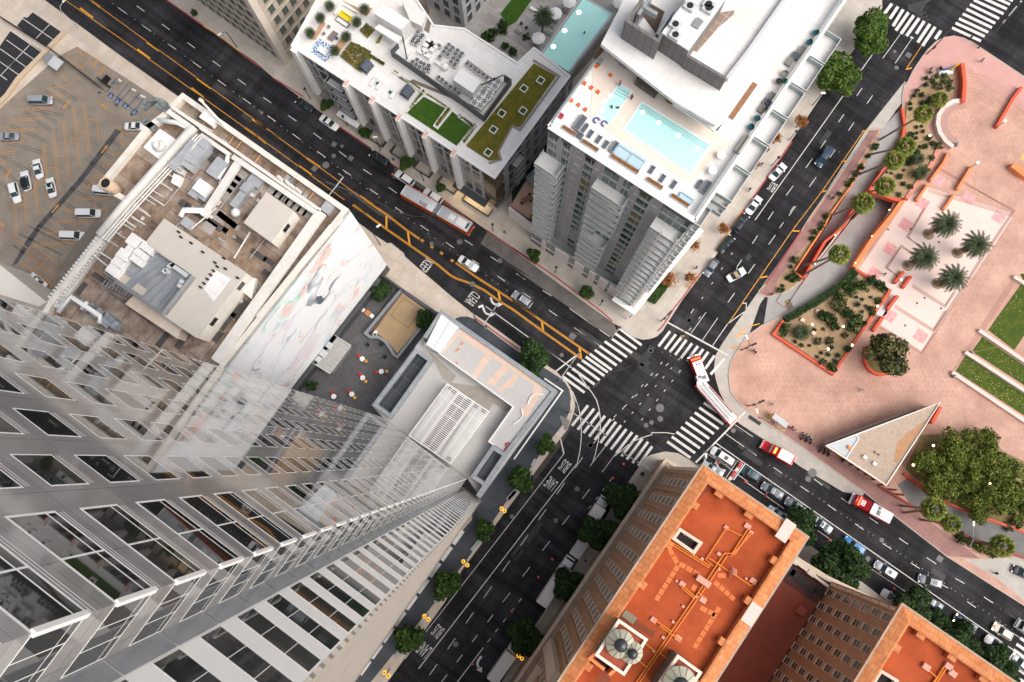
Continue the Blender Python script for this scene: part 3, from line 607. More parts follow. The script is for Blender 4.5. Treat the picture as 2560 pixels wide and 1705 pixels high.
GRANB=mat('blue_grey_panel',(.21,.23,.25),.2,(.26,.28,.30),.5,spec=.6)
ALU=mat('white_aluminium',(.74,.73,.71),.4)
cA,cL=W((1168.4,1196.7),8),W((955,1043),8)
cA.z=cL.z=0
tx=(cA-cL).normalized();ty=Vector((-tx.y,tx.x,0))
def toline(p,d,ratio_px):
 "walk from p along d until the bearing from the nadir matches the pixel"
 q=W(ratio_px,8);best=(9,0)
 for i in range(2000):
  t=i*.02;v=p+d*t;e=abs(v.x*q.y-v.y*q.x)/(math.hypot(v.x,v.y)*math.hypot(q.x,q.y))
  if e<best[0]:best=(e,t)
 return p+d*best[1]
c3=toline(cA,-ty,(847,1367));c2=toline(c3,tx,(759.6,1702))
if(c2-c3).length<3:c2=c3+tx*4.9
TOP=157.6
tower=thing('glass_tower','tall grey granite and glass office tower with reflecting windows beside the terrace','office tower',(cL-ty*25+tx*10))
A0,B0=cL-ty*62,c2-ty*62
poly=[cL,cA,c3,c2,B0,A0]
mb=MB()
def vwall(m,a,b,z0,z1):m.add([(a.x,a.y,z0),(b.x,b.y,z0),(b.x,b.y,z1),(a.x,a.y,z1)],[(0,1,2,3)])
vwall(mb,cA,cL,0,TOP);vwall(mb,c3,cA,0,TOP);vwall(mb,cL,A0,0,TOP);vwall(mb,A0,B0,0,TOP)
mb.build('wall',GRAN,tower)
mb=MB();vwall(mb,c2,c3,0,TOP);mb.build('corner_wall',mat('white_spandrel',(.84,.83,.81),.3,(.78,.77,.75),.5),tower)
mb=MB();vwall(mb,B0,c2,0,TOP)
for k in range(104):
 z=1.0+k*1.5
 a,b=c2+tx*.22,B0+tx*.22
 mb.add([(c2.x,c2.y,z),(B0.x,B0.y,z),(B0.x,B0.y,z+.55),(c2.x,c2.y,z+.55),(a.x,a.y,z),(b.x,b.y,z),(b.x,b.y,z+.55),(a.x,a.y,z+.55)],[(5,4,7,6),(4,5,1,0),(6,7,3,2),(4,0,3,7)])
mb.build('ribbed_wall',mat('ribbed_stone',(.27,.24,.205),.75,(.34,.305,.265),.6),tower)
MB().sheet(poly,TOP).build('roof',LGREY,tower)
LA=(cA-cL).length;FL=3.53;ZB=145.54
unit=LA/2950.0
wins=[];pier=180*unit;ww=225*unit
for k in range(-3,39):
 zb=ZB-FL*k
 if zb+2.1>TOP-.3 or zb<8.6:continue
 for i in range(6):
  s=cA-tx*(520*unit+405*unit*i+pier)
  s.z=zb;wins.append((s,-tx*ww,2.08,ty))
 s=cA-tx*.06;s.z=zb;wins.append((s,-tx*(520*unit-.06),2.08,ty,dict(mull=(.5,),trans=(.2,),fw=.09)))
LITG=mat('window_glass_warm',(.03,.022,.012),.04,spec=.7)
add_windows(tower,wins,ALU,mat('tower_glass',(.008,.011,.011),.02,(.025,.023,.02),.11,.6,spec=.6),100,fw=.05,proud=.014,glass=.007)
wins=[];LN=(cA-c3).length
for k in range(-3,39):
 zb=ZB-FL*k
 if zb+2.1>TOP-.3 or zb<8.6:continue
 s=c3+ty*.12;s.z=zb;wins.append((s,ty*(LN-.2),2.08,tx,dict(mull=(.33,.66),trans=(.2,))))
add_windows(tower,wins,ALU,mat('tower_glass_side',(.03,.034,.036),.05,(.06,.066,.07),.3,spec=.8),60,name='corner_window',fw=.04,proud=.014,glass=.007)
LB=(c2-c3).length;bw=LB*.17
mb=MB()
for k in range(-3,42):
 zb=ZB-FL*k
 if zb+FL>TOP or zb<1:continue
 p,q=c3+ty*.05,c3+tx*bw+ty*.05
 mb.add([(q.x,q.y,zb+.06),(p.x,p.y,zb+.06),(p.x,p.y,zb+FL-.06),(q.x,q.y,zb+FL-.06)],[(0,1,2,3)])
tag(mb.build('corner_panel',GRANB,tower),kind='stuff')
wins=[]
for k in range(-3,42):
 zb=ZB-FL*k
 if zb+1.9>TOP-.3 or zb<2.4:continue
 s=c2-tx*.1;s.z=zb;wins.append((s,-tx*(LB-bw-.2),1.85,ty,dict(mull=(.33,.66))))
add_windows(tower,wins,ALU,mat('tower_glass_dark',(.012,.016,.016),.04,(.03,.036,.034),.2,spec=.7),60,name='ribbon_window',fw=.04,proud=.014,glass=.007)
mb=MB()
for k in range(-3,39):
 zb=ZB-FL*k
 if zb+3>TOP or zb<8.6:continue
 for dz_ in(-.42,-.26):
  for i in range(7):e1=cA-tx*(520*unit+405*unit*(i-1)+(pier if i else 405*unit))if i else cA;a=cA-tx*(520*unit+405*unit*(i-1)+pier)if i else cA;w_=ww if i else 520*unit;a,b=a+ty*.008,a-tx*w_+ty*.008;mb.add([(a.x,a.y,zb+dz_),(b.x,b.y,zb+dz_),(b.x,b.y,zb+dz_+.045),(a.x,a.y,zb+dz_+.045)],[(0,1,2,3)])
tag(mb.build('spandrel_trim',ALU,tower),kind='stuff')
mb=MB()
for k in range(-3,39):
 zb=ZB-FL*k
 if zb+2.1>TOP or zb<8.6:continue
 mb.box(cA+ty*.0+tx*.0,tx,.15,.15,zb-.04,zb+2.12)
tag(mb.build('corner_mullion',ALU,tower),kind='stuff')
ZO,ZI=9.0,6.2
GST=brickmat('grey_stone_coping',(.30,.32,.34),(.34,.36,.38),(.17,.18,.19),1.9,1.9,.03,noise=(.8,.82,.85),offset=0)
GRV=mat('white_roof_gravel',(.60,.585,.57),.95,(.36,.35,.345),7.0,.55,bump=.4,bscale=14,spec=.1)
low=thing('low_roof_building','low building with white gravel roofs and grey coping at the street corner','building',W((1230,1020)))
outp=Ws([zU(290,232),zV(1322,66),zI(2122,432),zI(1655,1090),zI(1560,1290)],ZO)
K=[W(p,ZO)for p in(zU(290,232),zV(1322,66),zI(1560,1290))]
back=[W((1172,1197),ZI),W((960,1045),ZI),W(R6(800,1300),ZI),W(R6(1100,898),ZI),W(zU(-10,700),ZI)]
fp=[K[0],K[1],K[2]]+[cA+ty*.02,cL+ty*.02]+back[2:]
mb=MB();mb.sheet(fp,ZI);mb.build('lower_roof',GRV,low)
mb=MB();mb.wall(fp,0,ZI-.01,.3,True);mb.build('wall',GST,low)
inn=[W(zU(250,985),ZO),W(zV(883,225),ZO),W(zV(640,570),ZO),W(zV(690,602),ZO)]
up=[K[0],K[1],W(zI(2122,432),ZO),W(zI(1800,235),ZO)]+inn[::-1]+[W(zU(0,860),ZO),W(zU(-10,700),ZO)]
MB().prism([p-(p-K[0])*.002 for p in up],ZI+.01,ZO-.5).build('upper_roof',GRV,low)
mb=MB();mb.wall([W(zU(-10,700),ZO),K[0],K[1],W(zI(2122,432),ZO),W(zI(1560,1290),ZO)],ZI-6,ZO,.85,side=-1);mb.build('coping',GST,low)
MB().wall(inn,ZO-.6,ZO+.03,.22).build('parapet',WHITE,low)
mb=MB()
for c,l,w in[(zV(560,130),10,2.6)]:pass
mb.sheet(Ws([zU(80,950),zU(560,1380),zU(480,1500),zU(1000,1568+10),zV(880,232),zV(810,280),zV(690,190),zV(620,290),zV(340,60),zV(180,-60)],ZI+.03),ZI+.03)
mb.build('roof_path',brickmat('tan_roof_tiles',(.34,.305,.27),(.39,.35,.31),(.28,.25,.22),.62,.62,.02,offset=0),low)
mb=MB()
zp=ZO-.47
mb.sheet(Ws([zU(640,580),zU(1180,940),zU(2000,1500),zU(2080,1580),zU(1950,1580),zU(1280,1120),zU(1180,1060),zU(900,1430),zU(830,1380),zU(1060,1000),zU(600,690),zU(300,1020),zU(260,985)],zp),zp)
mb.sheet(Ws([zU(1370,1190),zU(1470,1260),zU(1200,1568),zU(1080,1500)],zp),zp+.004);mb.sheet(Ws([zU(1560,1340),zU(1650,1400),zU(1500,1600),zU(1380,1540)],zp),zp+.005)
mb.sheet(Ws([zV(1100,0),zV(1180,60),zV(1020,330),zV(960,300)],zp),zp+.006);mb.sheet(Ws([zV(790,0),zV(850,10),zV(760,80),zV(720,50)],zp),zp+.007)
mb.each('roof_pad',brickmat('peach_roof_pads',(.62,.46,.37),(.68,.51,.42),(.55,.42,.35),.9,.9,.02,offset=0),low)
mb=MB()
for q in([(640,780),(700,820),(660,850),(620,840)],[(580,890),(630,910),(580,960),(530,970)],[(560,1130),(600,1140),(580,1180),(540,1170)]):mb.sheet(Ws([zU(*p)for p in q],zp),zp+.012)
mb.each('rust_stain',mat('rust_stain',(.55,.18,.06),.9,(.62,.36,.22),2),low)
sk=[zU(300,312),zU(608,545),zU(275,1000),zU(35,838)]
q=Ws(sk,ZO+.2);mb=MB();mb.prism(q,ZO-.46,ZO+.2);g=mb.build('skylight',mat('white_glazing',(.80,.82,.84),.2,(.70,.72,.74),.6),low)
mb=MB()
for i in range(9):
 t=i/8;mb.bar(q[0]+(q[3]-q[0])*t+Vector((0,0,.04)),q[1]+(q[2]-q[1])*t+Vector((0,0,.04)),.05,.05)
for t in(0,.5,1):mb.bar(q[0]+(q[1]-q[0])*t+Vector((0,0,.05)),q[3]+(q[2]-q[3])*t+Vector((0,0,.05)),.05,.05)
mb.build('glazing_bar',mat('pale_bars',(.42,.42,.43),.5),g)
q=Ws([zU(255,375),zU(330,430),zU(45,820),zU(-10,760)],ZO-.4);mb=MB();mb.sheet(q,ZO-.44)
st=mb.build('stairwell',mat('stair_void',(.03,.028,.026),.8),low);mb=MB()
for i in range(12):
 t=i/12;a,b=q[1]+(q[2]-q[1])*t,q[0]+(q[3]-q[0])*t;mb.bar(a+Vector((0,0,.03)),b+Vector((0,0,.03)),.18,.05)
mb.build('stair_tread',WOOD,st)
for ps in([R6(1100,905),R6(1218,990),R6(930,1395),R6(798,1300)],[zI(1815,250),zI(2110,435),zI(1680,1085),zI(1380,880)]):
 o=Ws(ps,ZO-1.2 if ps[0][0]<1100 else ZO);zz=ZO-1.2 if ps[0][0]<1100 else ZO
 c=sum(o,Vector())/4;i_=[c+(p-c)*.86 for p in o];i_=[p+((o[k]-o[k-2]).normalized()*0)for k,p in enumerate(i_)]
 mb=MB();mb.wall(o,zz-1.6,zz+.02,.8,True,side=-1 if(o[1]-o[0]).cross(o[2]-o[1]).z<0 else 1);ob=mb.build('skylight_rim',GST,low)
 mb=MB();mb.sheet(o,zz-1.2);gl=mb.build('dark_skylight',brickmat('dark_roof_glass',(.035,.042,.047),(.06,.068,.072),(.12,.13,.13),2.4,3.2,.035,rough=.15,offset=0),low)
mb=MB();rl=Ws([zU(2085,1425),zG(600,1385),zV(1340,105),zV(890,745)],2.2);rl=[W(zU(2085,1425),2.2),W(zG(600,1385),2.2),W(zV(890,745),2.2)]
mb.wall(rl,1.75,2.2,.3);solo('canopy_edge',mb,WHITE,'white canopy edge beam running round the street corner below the grey coping','canopy')
LT=ZI+3.2
lc=[W(p,LT)for p in(zV(230,-4),zV(645,272),zV(265,792))];l4=lc[0]+lc[2]-lc[1]
lat=thing('roof_lattice','white steel lattice frame over plant on the low gravel roof','lattice frame',W(zV(300,400),ZI))
mb=MB();ex,ey=lc[1]-lc[0],lc[2]-lc[1]
for t in(0,.27,.3,.62,.65,1):mb.bar(lc[0]+ex*t,lc[0]+ex*t+ey,.13,.25)
for t in(.14,.45,.8):mb.bar(lc[0]+ex*t,lc[0]+ex*t+ey,.08,.2)
for t in(0,.2,.42,.63,.84,.985,1):mb.bar(lc[0]+ey*t,lc[0]+ey*t+ex,.13,.22)
mb.build('frame',WHITE,lat);mb=MB()
for i in range(34):
 t=(i+.5)/34;mb.bar(lc[0]+ey*t+Vector((0,0,.06)),lc[0]+ey*t+ex*1.0+Vector((0,0,.06)),.15,.06)
mb.build('louvre',WHITE,lat);mb=MB()
for a in(0,.3,.62,1):
 for b in(0,.5,1):p=lc[0]+ex*a+ey*b;mb.bar((p.x,p.y,ZI+.02),(p.x,p.y,LT-.1),.14)
mb.each('post',WHITE,lat)
eq=thing('roof_plant','dark cooling plant standing under the white lattice frame','plant',W(zV(300,400),ZI))
mb=MB();P0=Vector((lc[0].x,lc[0].y,0))
mb.box(P0+ex*.46+ey*.5,ex,ex.length*.3,ey.length*.92,ZI+.02,ZI+1.9);mb.each('cabinet',mat('plant_dark',(.05,.05,.065),.6,(.10,.10,.12),1.5),eq)
mb=MB();mb.box(P0+ex*.14+ey*.5,ex,ex.length*.2,ey.length*.95,ZI+.02,ZI+1.7);mb.box(P0+ex*.83+ey*.5,ex,ex.length*.25,ey.length*.95,ZI+.02,ZI+1.7);mb.each('duct',mat('plant_pale',(.66,.67,.66),.6,(.52,.55,.52),1.2),eq)
mb=MB()
for a,b in((.1,.03),(.2,.05),(.55,.04),(.72,.05),(.9,.04),(.5,.97),(.9,.95)):mb.box(P0+ex*a+ey*b,ex,1.0,.8,ZI+1.0,ZI+2.2)
mb.each('control_box',mat('plant_blue',(.06,.07,.12),.5),eq)
for i,p in enumerate((zI(2115,255),zI(2097,352))):
 mb=MB();c=W(p,ZO-.45);mb.tube([c+Vector((.42*math.cos(2*PI*k/12),.42*math.sin(2*PI*k/12),.15))for k in range(13)],.14,6,caps=False)
 mb.cyl(c,.3 if i else .12,ZO-.45,ZO-.28);solo('hose_reel',mb,mat('red_hose',(.42,.02,.03),.5,(.3,.03,.03),6),('red hose coil with an open middle on the gravel roof','red hose coil beside the dark glass roof rim')[i],'hose reel','red hose coils')
for ps,lb in(([(1180,100),(1090,98),(1052,130),(1030,195)],'bent white pipe lying on the gravel roof nearest the corner'),([(962,240),(978,310),(950,350),(885,395)],'curved white pipe on the gravel roof beside the white parapet')):
 mb=MB();mb.tube([W(zV(*p),ZO-.3)for p in ps],.14,7);solo('roof_pipe',mb,WHITE,lb,'pipe','white roof pipes')
for p,lb in((zV(992,418),'small white roof vent by the grey coping'),(zV(932,498),'small white roof vent nearer to the red hose coils')):
 mb=MB();c=W(p,ZO-.45);mb.box(c,(.6,.8),.7,.5,ZO-.49,ZO-.2);mb.ball((c.x+.3,c.y+.4,ZO-.2),.2);solo('roof_vent',mb,LGREY,lb,'vent','small white roof vents')
mb=MB();mb.sheet(Ws([zI(1330,890),zI(1660,1090),zI(1560,1290),zI(1470,1470),zI(1060,1240)],PZ),PZ+.03);struct(mb.build('entrance_floor',mat('entrance_stone',(.10,.10,.105),.6,(.16,.16,.165),.8)))
canopy=thing('entrance_canopy','glass and steel entrance canopy at the foot of the tower','canopy',W(zI(1290,1260)))
q=Ws([zI(1190,1080),zI(1425,1255),zI(1310,1420),zI(1070,1245)],4);mb=MB();mb.prism(q,3.75,4);mb.build('roof',mat('canopy_glass',(.42,.45,.48),.2,(.34,.37,.40),.6),canopy)
mb=MB();mb.bar(q[0]+Vector((0,0,.08)),q[1]+Vector((0,0,.08)),.3,.2);mb.build('front_beam',mat('peach_metal',(.62,.42,.30),.5),canopy)
mb=MB()
for p in q:mb.bar((p.x,p.y,PZ),(p.x,p.y,3.8),.2)
mb.each('post',STEEL,canopy)
TZ=.6
ter=[R6(835,372),R6(1000,492),R6(1240,655),R6(1265,665),R6(1100,898),R6(800,1300),(960,1046),(700,1100),R6(250,1165),R6(400,985)]
struct(MB().prism(Ws(ter,TZ),0,TZ).build('terrace',SLATE2))
mb=MB();mb.wall(Ws([R6(838,385),R6(925,440),R6(1010,505)],2.4),0,2.4,.35,side=-1);solo('terrace_wall',mb,DGREY,'dark grey wall at the top end of the terrace beside the mural','wall')
mb=MB();mb.wall(Ws([R6(1005,500),R6(1240,665)],1.6),0,1.6,.5,side=-1);solo('terrace_wall',mb,mat('navy_tiles',(.06,.06,.085),.5,(.09,.09,.115),2),'dark navy tiled wall between the terrace and the pavement','wall')
PLT=mat('blue_grey_planter',(.19,.215,.24),.6,(.23,.25,.275),.8)
def arcpts(c,r,a0,a1,n):return[c+Vector((r*math.cos(math.radians(lerp(a0,a1,i/n))),r*math.sin(math.radians(lerp(a0,a1,i/n))),0))for i in range(n+1)]
pla=thing('curved_planter','curved blue grey planter wall round a tan paved court','planter',W(R6(960,740),TZ))
wl=[R6(1000,505),R6(752,806),R6(785,832),R6(840,832),R6(885,858),R6(920,905),R6(945,950),R6(972,970),R6(1130,770)]
mb=MB();mb.wall(Ws(wl,1.8),TZ-.02,1.8,.6);mb.build('wall',PLT,pla)
mb=MB();mb.prism(Ws([R6(1005,525),R6(1165,640),R6(1115,775),R6(968,948),R6(930,895),R6(890,850),R6(820,800),R6(800,810)],1.1),TZ,1.1)
mb.build('court_floor',mat('tan_court',(.30,.225,.145),.85,(.42,.28,.14),.5,.9),pla)
mb=MB();cc=W(R6(1030,665),1.15);mb.wall([cc+AX*(i*2.3)+AY*(j*2.3)for i,j in((-1,-1),(1,-1),(1,1),(-1,1))],1.1,1.13,.1,True);mb.build('floor_joint',mat('dark_joint',(.12,.09,.06),.9),pla)
mb=MB();mb.prism(Ws([R6(990,540),R6(1010,528),R6(800,800),R6(778,800)],1.15),TZ,1.15);mb.build('bed',mat('brown_bed',(.09,.06,.05),.95,(.16,.10,.08),2),pla)
kio=thing('terrace_kiosk','flat roofed kiosk with glazed roof edge on the slate terrace','kiosk',W(R6(525,950),TZ))
q=Ws([R6(530,812),R6(655,890),R6(508,1085),R6(392,1012)],3.6);mb=MB();mb.prism(q,3.3,3.6);rf=mb.build('roof',mat('kiosk_roof',(.42,.41,.38),.6,(.33,.32,.30),.8),kio)
c=sum(q,Vector())/4;q2=[c+(p-c)*.9 for p in q];mb=MB();mb.prism(q2,TZ,3.3);mb.build('wall',mat('kiosk_wall',(.22,.21,.19),.7,(.28,.27,.25),.7),kio)
mb=MB()
for i in range(1,8):t=i/8;mb.bar(q[1]+(q[2]-q[1])*t+Vector((0,0,.05)),lerp(q[0],q[1],.55)+(lerp(q[3],q[2],.55)-lerp(q[0],q[1],.55))*t+Vector((0,0,.05)),.07)
mb.wall(q,3.58,3.7,.12,True);mb.build('roof_bar',LGREY,rf)
mb=MB()
for x,y,s in((505,890,1.3),(465,945,1.5),(430,985,1.2)):mb.box(W(R6(x,y),4),AX,s,s,3.61,4.1)
mb.each('roof_unit',LGREY,rf)
RED=mat('red_plastic',(.62,.025,.02),.4);YEL=mat('yellow_plastic',(.80,.42,.01),.4)
def tub_chair(name,m,loc,lab,grp):
 t=thing(name,lab,'chair',loc,grp)
 mb=MB();mb.lathe((0,0,0),[(.22,.40),(.31,.42),(.33,.46),(.30,.47)],12);mb.build('seat',m,t,True,local=True)
 a=rnd.random()*6;mb=MB();mb.tube([(.31*math.cos(a+k*.35),.31*math.sin(a+k*.35),.66)for k in range(-4,5)],.05,6);mb.wall([(.3*math.cos(a+k*.35),.3*math.sin(a+k*.35))for k in range(-4,5)],.45,.66,.03);mb.build('backrest',m,t,True,local=True)
 for k in range(4):mb=MB();mb.bar((.2*math.cos(k*PI/2),.2*math.sin(k*PI/2),.42),(.26*math.cos(k*PI/2),.26*math.sin(k*PI/2),0),.03);mb.build('leg',STEEL,t,local=True)
 return t
for i,(x,y,rx_,ry_,yx,yy)in enumerate([(735,985,708,963,761,1001),(866,1072,833,1075,903,1070),(738,1115,719,1088,759,1139),(664,1227,642,1205,684,1251),(540,1243,527,1217,None,None)]):
 wh=('nearest the agaves','nearest the dark glass roof','in the middle of the terrace','close to the tower foot','half hidden by the tower edge')[i]
 t=thing('round_table','white round cafe table '+wh,'table',W(R6(x,y),TZ),'white cafe tables on the terrace')
 mb=MB();mb.lathe((0,0,0),[(.5,.72),(.55,.73),(.55,.76),(.53,.77)],22);mb.build('tabletop',WHITE,t,True,local=True)
 mb=MB();mb.lathe((0,0,0),[(.28,0),(.28,.03),(.05,.06),(.05,.72)],12);mb.build('pedestal',STEEL,t,True,local=True)
 tub_chair('cafe_chair',RED,W(R6(rx_,ry_),TZ),'red cafe chair by the white table '+wh,'red cafe chairs')
 if yx:tub_chair('cafe_chair',YEL,W(R6(yx,yy),TZ),'yellow cafe chair by the white table '+wh,'yellow cafe chairs')
t=thing('low_table','square orange timber table between two white seats','table',W(R6(772,670),TZ),rot=RX)
mb=MB();mb.box((0,0),(1,0),1.05,1.05,.62,.7);mb.build('tabletop',mat('orange_timber',(.52,.19,.05),.6,(.62,.26,.08),3),t,local=True)
mb=MB();[mb.bar((i*.45,j*.45,0),(i*.45,j*.45,.63),.07)for i in(-1,1)for j in(-1,1)];mb.build('leg',WOOD,t,local=True)
for(x,y),lb in(((738,647),'white square seat up the terrace from the orange table'),((799,689),'white square seat on the planter side of the orange table')):
 t=thing('square_seat',lb,'seat',W(R6(x,y),TZ),'white square seats',RX);mb=MB();mb.box((0,0),(1,0),.85,.8,.3,.45);mb.build('cushion',WHITE,t,local=True);mb=MB();mb.box((0,0),(1,0),.75,.7,0,.3);mb.build('base',LGREY,t,local=True)
mb=MB();mb.tube([W(R6(820,815),1.12)+Vector((.45*math.cos(k),.45*math.sin(k),.4))for k in range(7)],.09,6);mb.box(W(R6(832,805)),(1,0),.6,.6,1.1,1.5);solo('white_fitting',mb,WHITE,'small white ring fitting inside the curved planter','fitting')
ZP,ZR=41.5,40.3
mur=thing('painted_wall_block','cream office block with pipes over its roof and a pale painted side wall','office block',W((560,560)))
ol_=[(456,231),(872.5,523),(478,1021),(60,860),(120,754),(292,540),(318,508),(240,465),(365,312),(403,284)]
O=Ws(ol_,ZP)
def mural_mat():
 m=bpy.data.materials.new('painted_wall');m.use_nodes=True;nt=m.node_tree;N=nt.nodes;L=nt.links;b=N['Principled BSDF'];b.inputs['Roughness'].default_value=.7
 g=N.new('ShaderNodeNewGeometry');mp=N.new('ShaderNodeMapping');L.new(g.outputs['Position'],mp.inputs[0])
 d=(O[2]-O[1]);mp.inputs['Rotation'].default_value=(0,0,-math.atan2(d.y,d.x))
 sp=N.new('ShaderNodeSeparateXYZ');L.new(mp.outputs[0],sp.inputs[0]);cb=N.new('ShaderNodeCombineXYZ');L.new(sp.outputs[0],cb.inputs[0]);L.new(sp.outputs[2],cb.inputs[1])
 n=N.new('ShaderNodeTexNoise');n.inputs['Scale'].default_value=.07;n.inputs['Detail'].default_value=2;L.new(cb.outputs[0],n.inputs['Vector'])
 mx=N.new('ShaderNodeMix');mx.data_type='RGBA';mx.blend_type='LINEAR_LIGHT';mx.inputs[0].default_value=13;L.new(cb.outputs[0],mx.inputs[6]);L.new(n.outputs['Color'],mx.inputs[7])
 mx.clamp_factor=False
 st=N.new('ShaderNodeMapping');st.inputs['Rotation'].default_value=(0,0,.5);st.inputs['Scale'].default_value=(.055,.15,1);L.new(mx.outputs[2],st.inputs[0])
 v=N.new('ShaderNodeTexVoronoi');v.inputs['Scale'].default_value=1.0;L.new(st.outputs[0],v.inputs['Vector'])
 sc=N.new('ShaderNodeSeparateColor');L.new(v.outputs['Color'],sc.inputs[0])
 r=N.new('ShaderNodeValToRGB');r.color_ramp.interpolation='CONSTANT';el=r.color_ramp.elements
 el[0].color=(.84,.86,.88,1);el[1].position=.40;el[1].color=(.72,.79,.84,1)
 for p,c in((.5,(.85,.85,.85)),(.62,(.84,.62,.58)),(.72,(.84,.84,.85)),(.82,(.80,.72,.78)),(.88,(.50,.62,.70)),(.905,(.85,.85,.84)),(.945,(.86,.30,.14)),(.965,(.62,.80,.72)),(.985,(.10,.13,.18))):
  e=el.new(p);e.color=(*c,1)
 L.new(sc.outputs[0],r.inputs[0])
 n2=N.new('ShaderNodeTexNoise');n2.inputs['Scale'].default_value=1.0;n2.inputs['Detail'].default_value=3;st2=N.new('ShaderNodeMapping');st2.inputs['Scale'].default_value=(.05,.14,1);st2.inputs['Rotation'].default_value=(0,0,.7);L.new(cb.outputs[0],st2.inputs[0]);L.new(st2.outputs[0],n2.inputs['Vector'])
 r2=N.new('ShaderNodeValToRGB');e2=r2.color_ramp.elements;e2[0].position=.484;e2[0].color=(1,1,1,1);e2[1].position=.5;e2[1].color=(1,1,1,1);e=e2.new(.492);e.color=(.30,.31,.33,1)
 L.new(n2.outputs['Fac'],r2.inputs[0]);m2=N.new('ShaderNodeMix');m2.data_type='RGBA';m2.blend_type='MULTIPLY';m2.inputs[0].default_value=.6;L.new(r.outputs[0],m2.inputs[6]);L.new(r2.outputs[0],m2.inputs[7])
 n3=N.new('ShaderNodeTexNoise');n3.inputs['Scale'].default_value=.12;n3.inputs['Detail'].default_value=5;L.new(cb.outputs[0],n3.inputs['Vector']);r3=N.new('ShaderNodeValToRGB');r3.color_ramp.elements[0].position=.44;r3.color_ramp.elements[1].position=.6;L.new(n3.outputs['Fac'],r3.inputs[0])
 m3=N.new('ShaderNodeMix');m3.data_type='RGBA';L.new(r3.outputs[0],m3.inputs[0]);L.new(m2.outputs[2],m3.inputs[6]);m3.inputs[7].default_value=(.85,.865,.88,1)
 L.new(m3.outputs[2],b.inputs['Base Color']);return m
n=len(O);mb=MB()
for i in range(n):
 if i==1:continue
 a,b=O[i],O[(i+1)%n];vwall(mb,b,a,0,ZP-.02)
mb.build('wall',CREAM,mur)
mb=MB();vwall(mb,O[2],O[1],4.2,ZP-.02);mb.build('painted_wall',mural_mat(),mur)
mb=MB();a=O[1]+(O[2]-O[1]).normalized()*0;b=O[2];vwall(mb,b,a,0,4.2);nn=Vector((-(b-a).y,(b-a).x,0)).normalized();nn=nn if nn.x>0 else-nn
p,q=a+nn*.8+(b-a).normalized()*3.2,b+nn*.8;mb.prism([a+(b-a).normalized()*3.2,p,q,b],0,3.6);mb.each('base_wall',DGREY,mur)
DECK=brickmat('stained_roof_deck',(.46,.39,.33),(.36,.275,.21),(.20,.15,.12),5.5,4.2,.06,noise=(.38,.29,.23),nscale=.42,offset=.3)
MB().sheet(O,ZR).build('roof',DECK,mur)
mb=MB();ins=[]
mb.wall(O,ZR-.2,ZP,.9,True,side=-1);mb.build('parapet',mat('weathered_cream',(.76,.73,.66),.7,(.60,.55,.47),.5),mur)
PIPEW=mat('weathered_white',(.74,.72,.68),.6,(.62,.59,.54),.7)
def rb(a,b,w,z0,z1,m=PIPEW,nm='roof_beam'):
 mb=MB();beam(mb,a,b,w,z0,z1);return mb.build(nm,m,mur)
rb(zZ(190,180),zY(1030,575),.55,41.6,42.0);rb(zZ(150,225),zZ(385,385),.8,41.3,41.9);rb(zZ(480,460),zZ(770,660),.7,41.0,41.6);rb(zY(160,40),zY(1000,608),.85,41.2,41.9)
rb(zY(1040,590),(538,903),1.7,41.2,42.0);rb((596,403),(507,540),1.25,41.0,41.7)
rb(R6(590,10),R6(60,640),.8,41.0,41.35);rb(R6(510,60),R6(0,690),.25,41.6,41.8)
mb=MB();mb.tube([W(p,41.2)for p in((486,318),(316,509),(250,590))],.85,12);mb.build('main_duct',PIPEW,mur,True)
mb=MB()
for o in(-7,0,7):mb.tube([W((500+o,338+o*.4),42.4),W((340+o,510+o*.4),42.4),W((262+o,600+o*.4),42.4)],.14,6)
for t in range(14):p=px2((512,330),(270,600),t/13);mb.bar(W((p[0]-14,p[1]-9),42.2),W((p[0]+26,p[1]+17),42.2),.13)
for x,y in((1270,1210),(1185,1310),(1130,1415),(1035,1490)):mb.tube([W(R1(x,y),42),W(R1(x-120,y-80),42)],.12,6)
mb.build('pipe_rack',PIPEW,mur)
mb=MB()
for x,y in((645,690),(735,640),(710,720)):pass
for ps,r,z in(([R1(1085,825),R1(1225,845),R1(1330,900)],.45,41.2),([R1(1240,1490),R1(1265,1445),R1(1400,1450)],.5,41.4),([R1(1570,1060),R1(1555,1130),R1(1500,1230)],.4,41.3)):mb.tube([W(p,z)for p in ps],r,8)
mb.tube([W(R5(400,660),42),W(R5(492,556),42.2),W(R5(690,690),42.2),W(R5(685,738),42)],.42,10);mb.tube([W(R5(560,640),41.6),W(R5(600,590),42)],.3,8)
mb.each('bent_duct',WHITE,mur,True)
mb=MB()
for a,b in((zY(610,240),zY(660,285)),(zY(690,285),zY(730,330)),(zY(735,325),zY(780,365)),(zY(790,360),zY(840,405))):mb.tube([W(a,42.1),W(b,42.1)],.3,8)
for a,b in((R5(1120,55),R5(1640,430)),(R6(580,70),R6(300,420)),(zZ(230,210),zZ(600,430)),(zY(250,60),zY(560,250)),(zX(660,310),zX(1340,780)),(zX(1190,160),zX(940,365))):mb.tube([W(a,41.5),W(b,41.5)],.12,6)
for a,b in((R5(640,265),R5(740,345)),(R5(690,250),R5(775,305)),(R5(1610,290),R5(1720,110)),(R5(850,20),R5(935,80)),(R5(910,10),R5(1000,60))):mb.tube([W(a,42.3),W(b,42.3)],.14,6)
mb.each('pipe',PIPEW,mur)
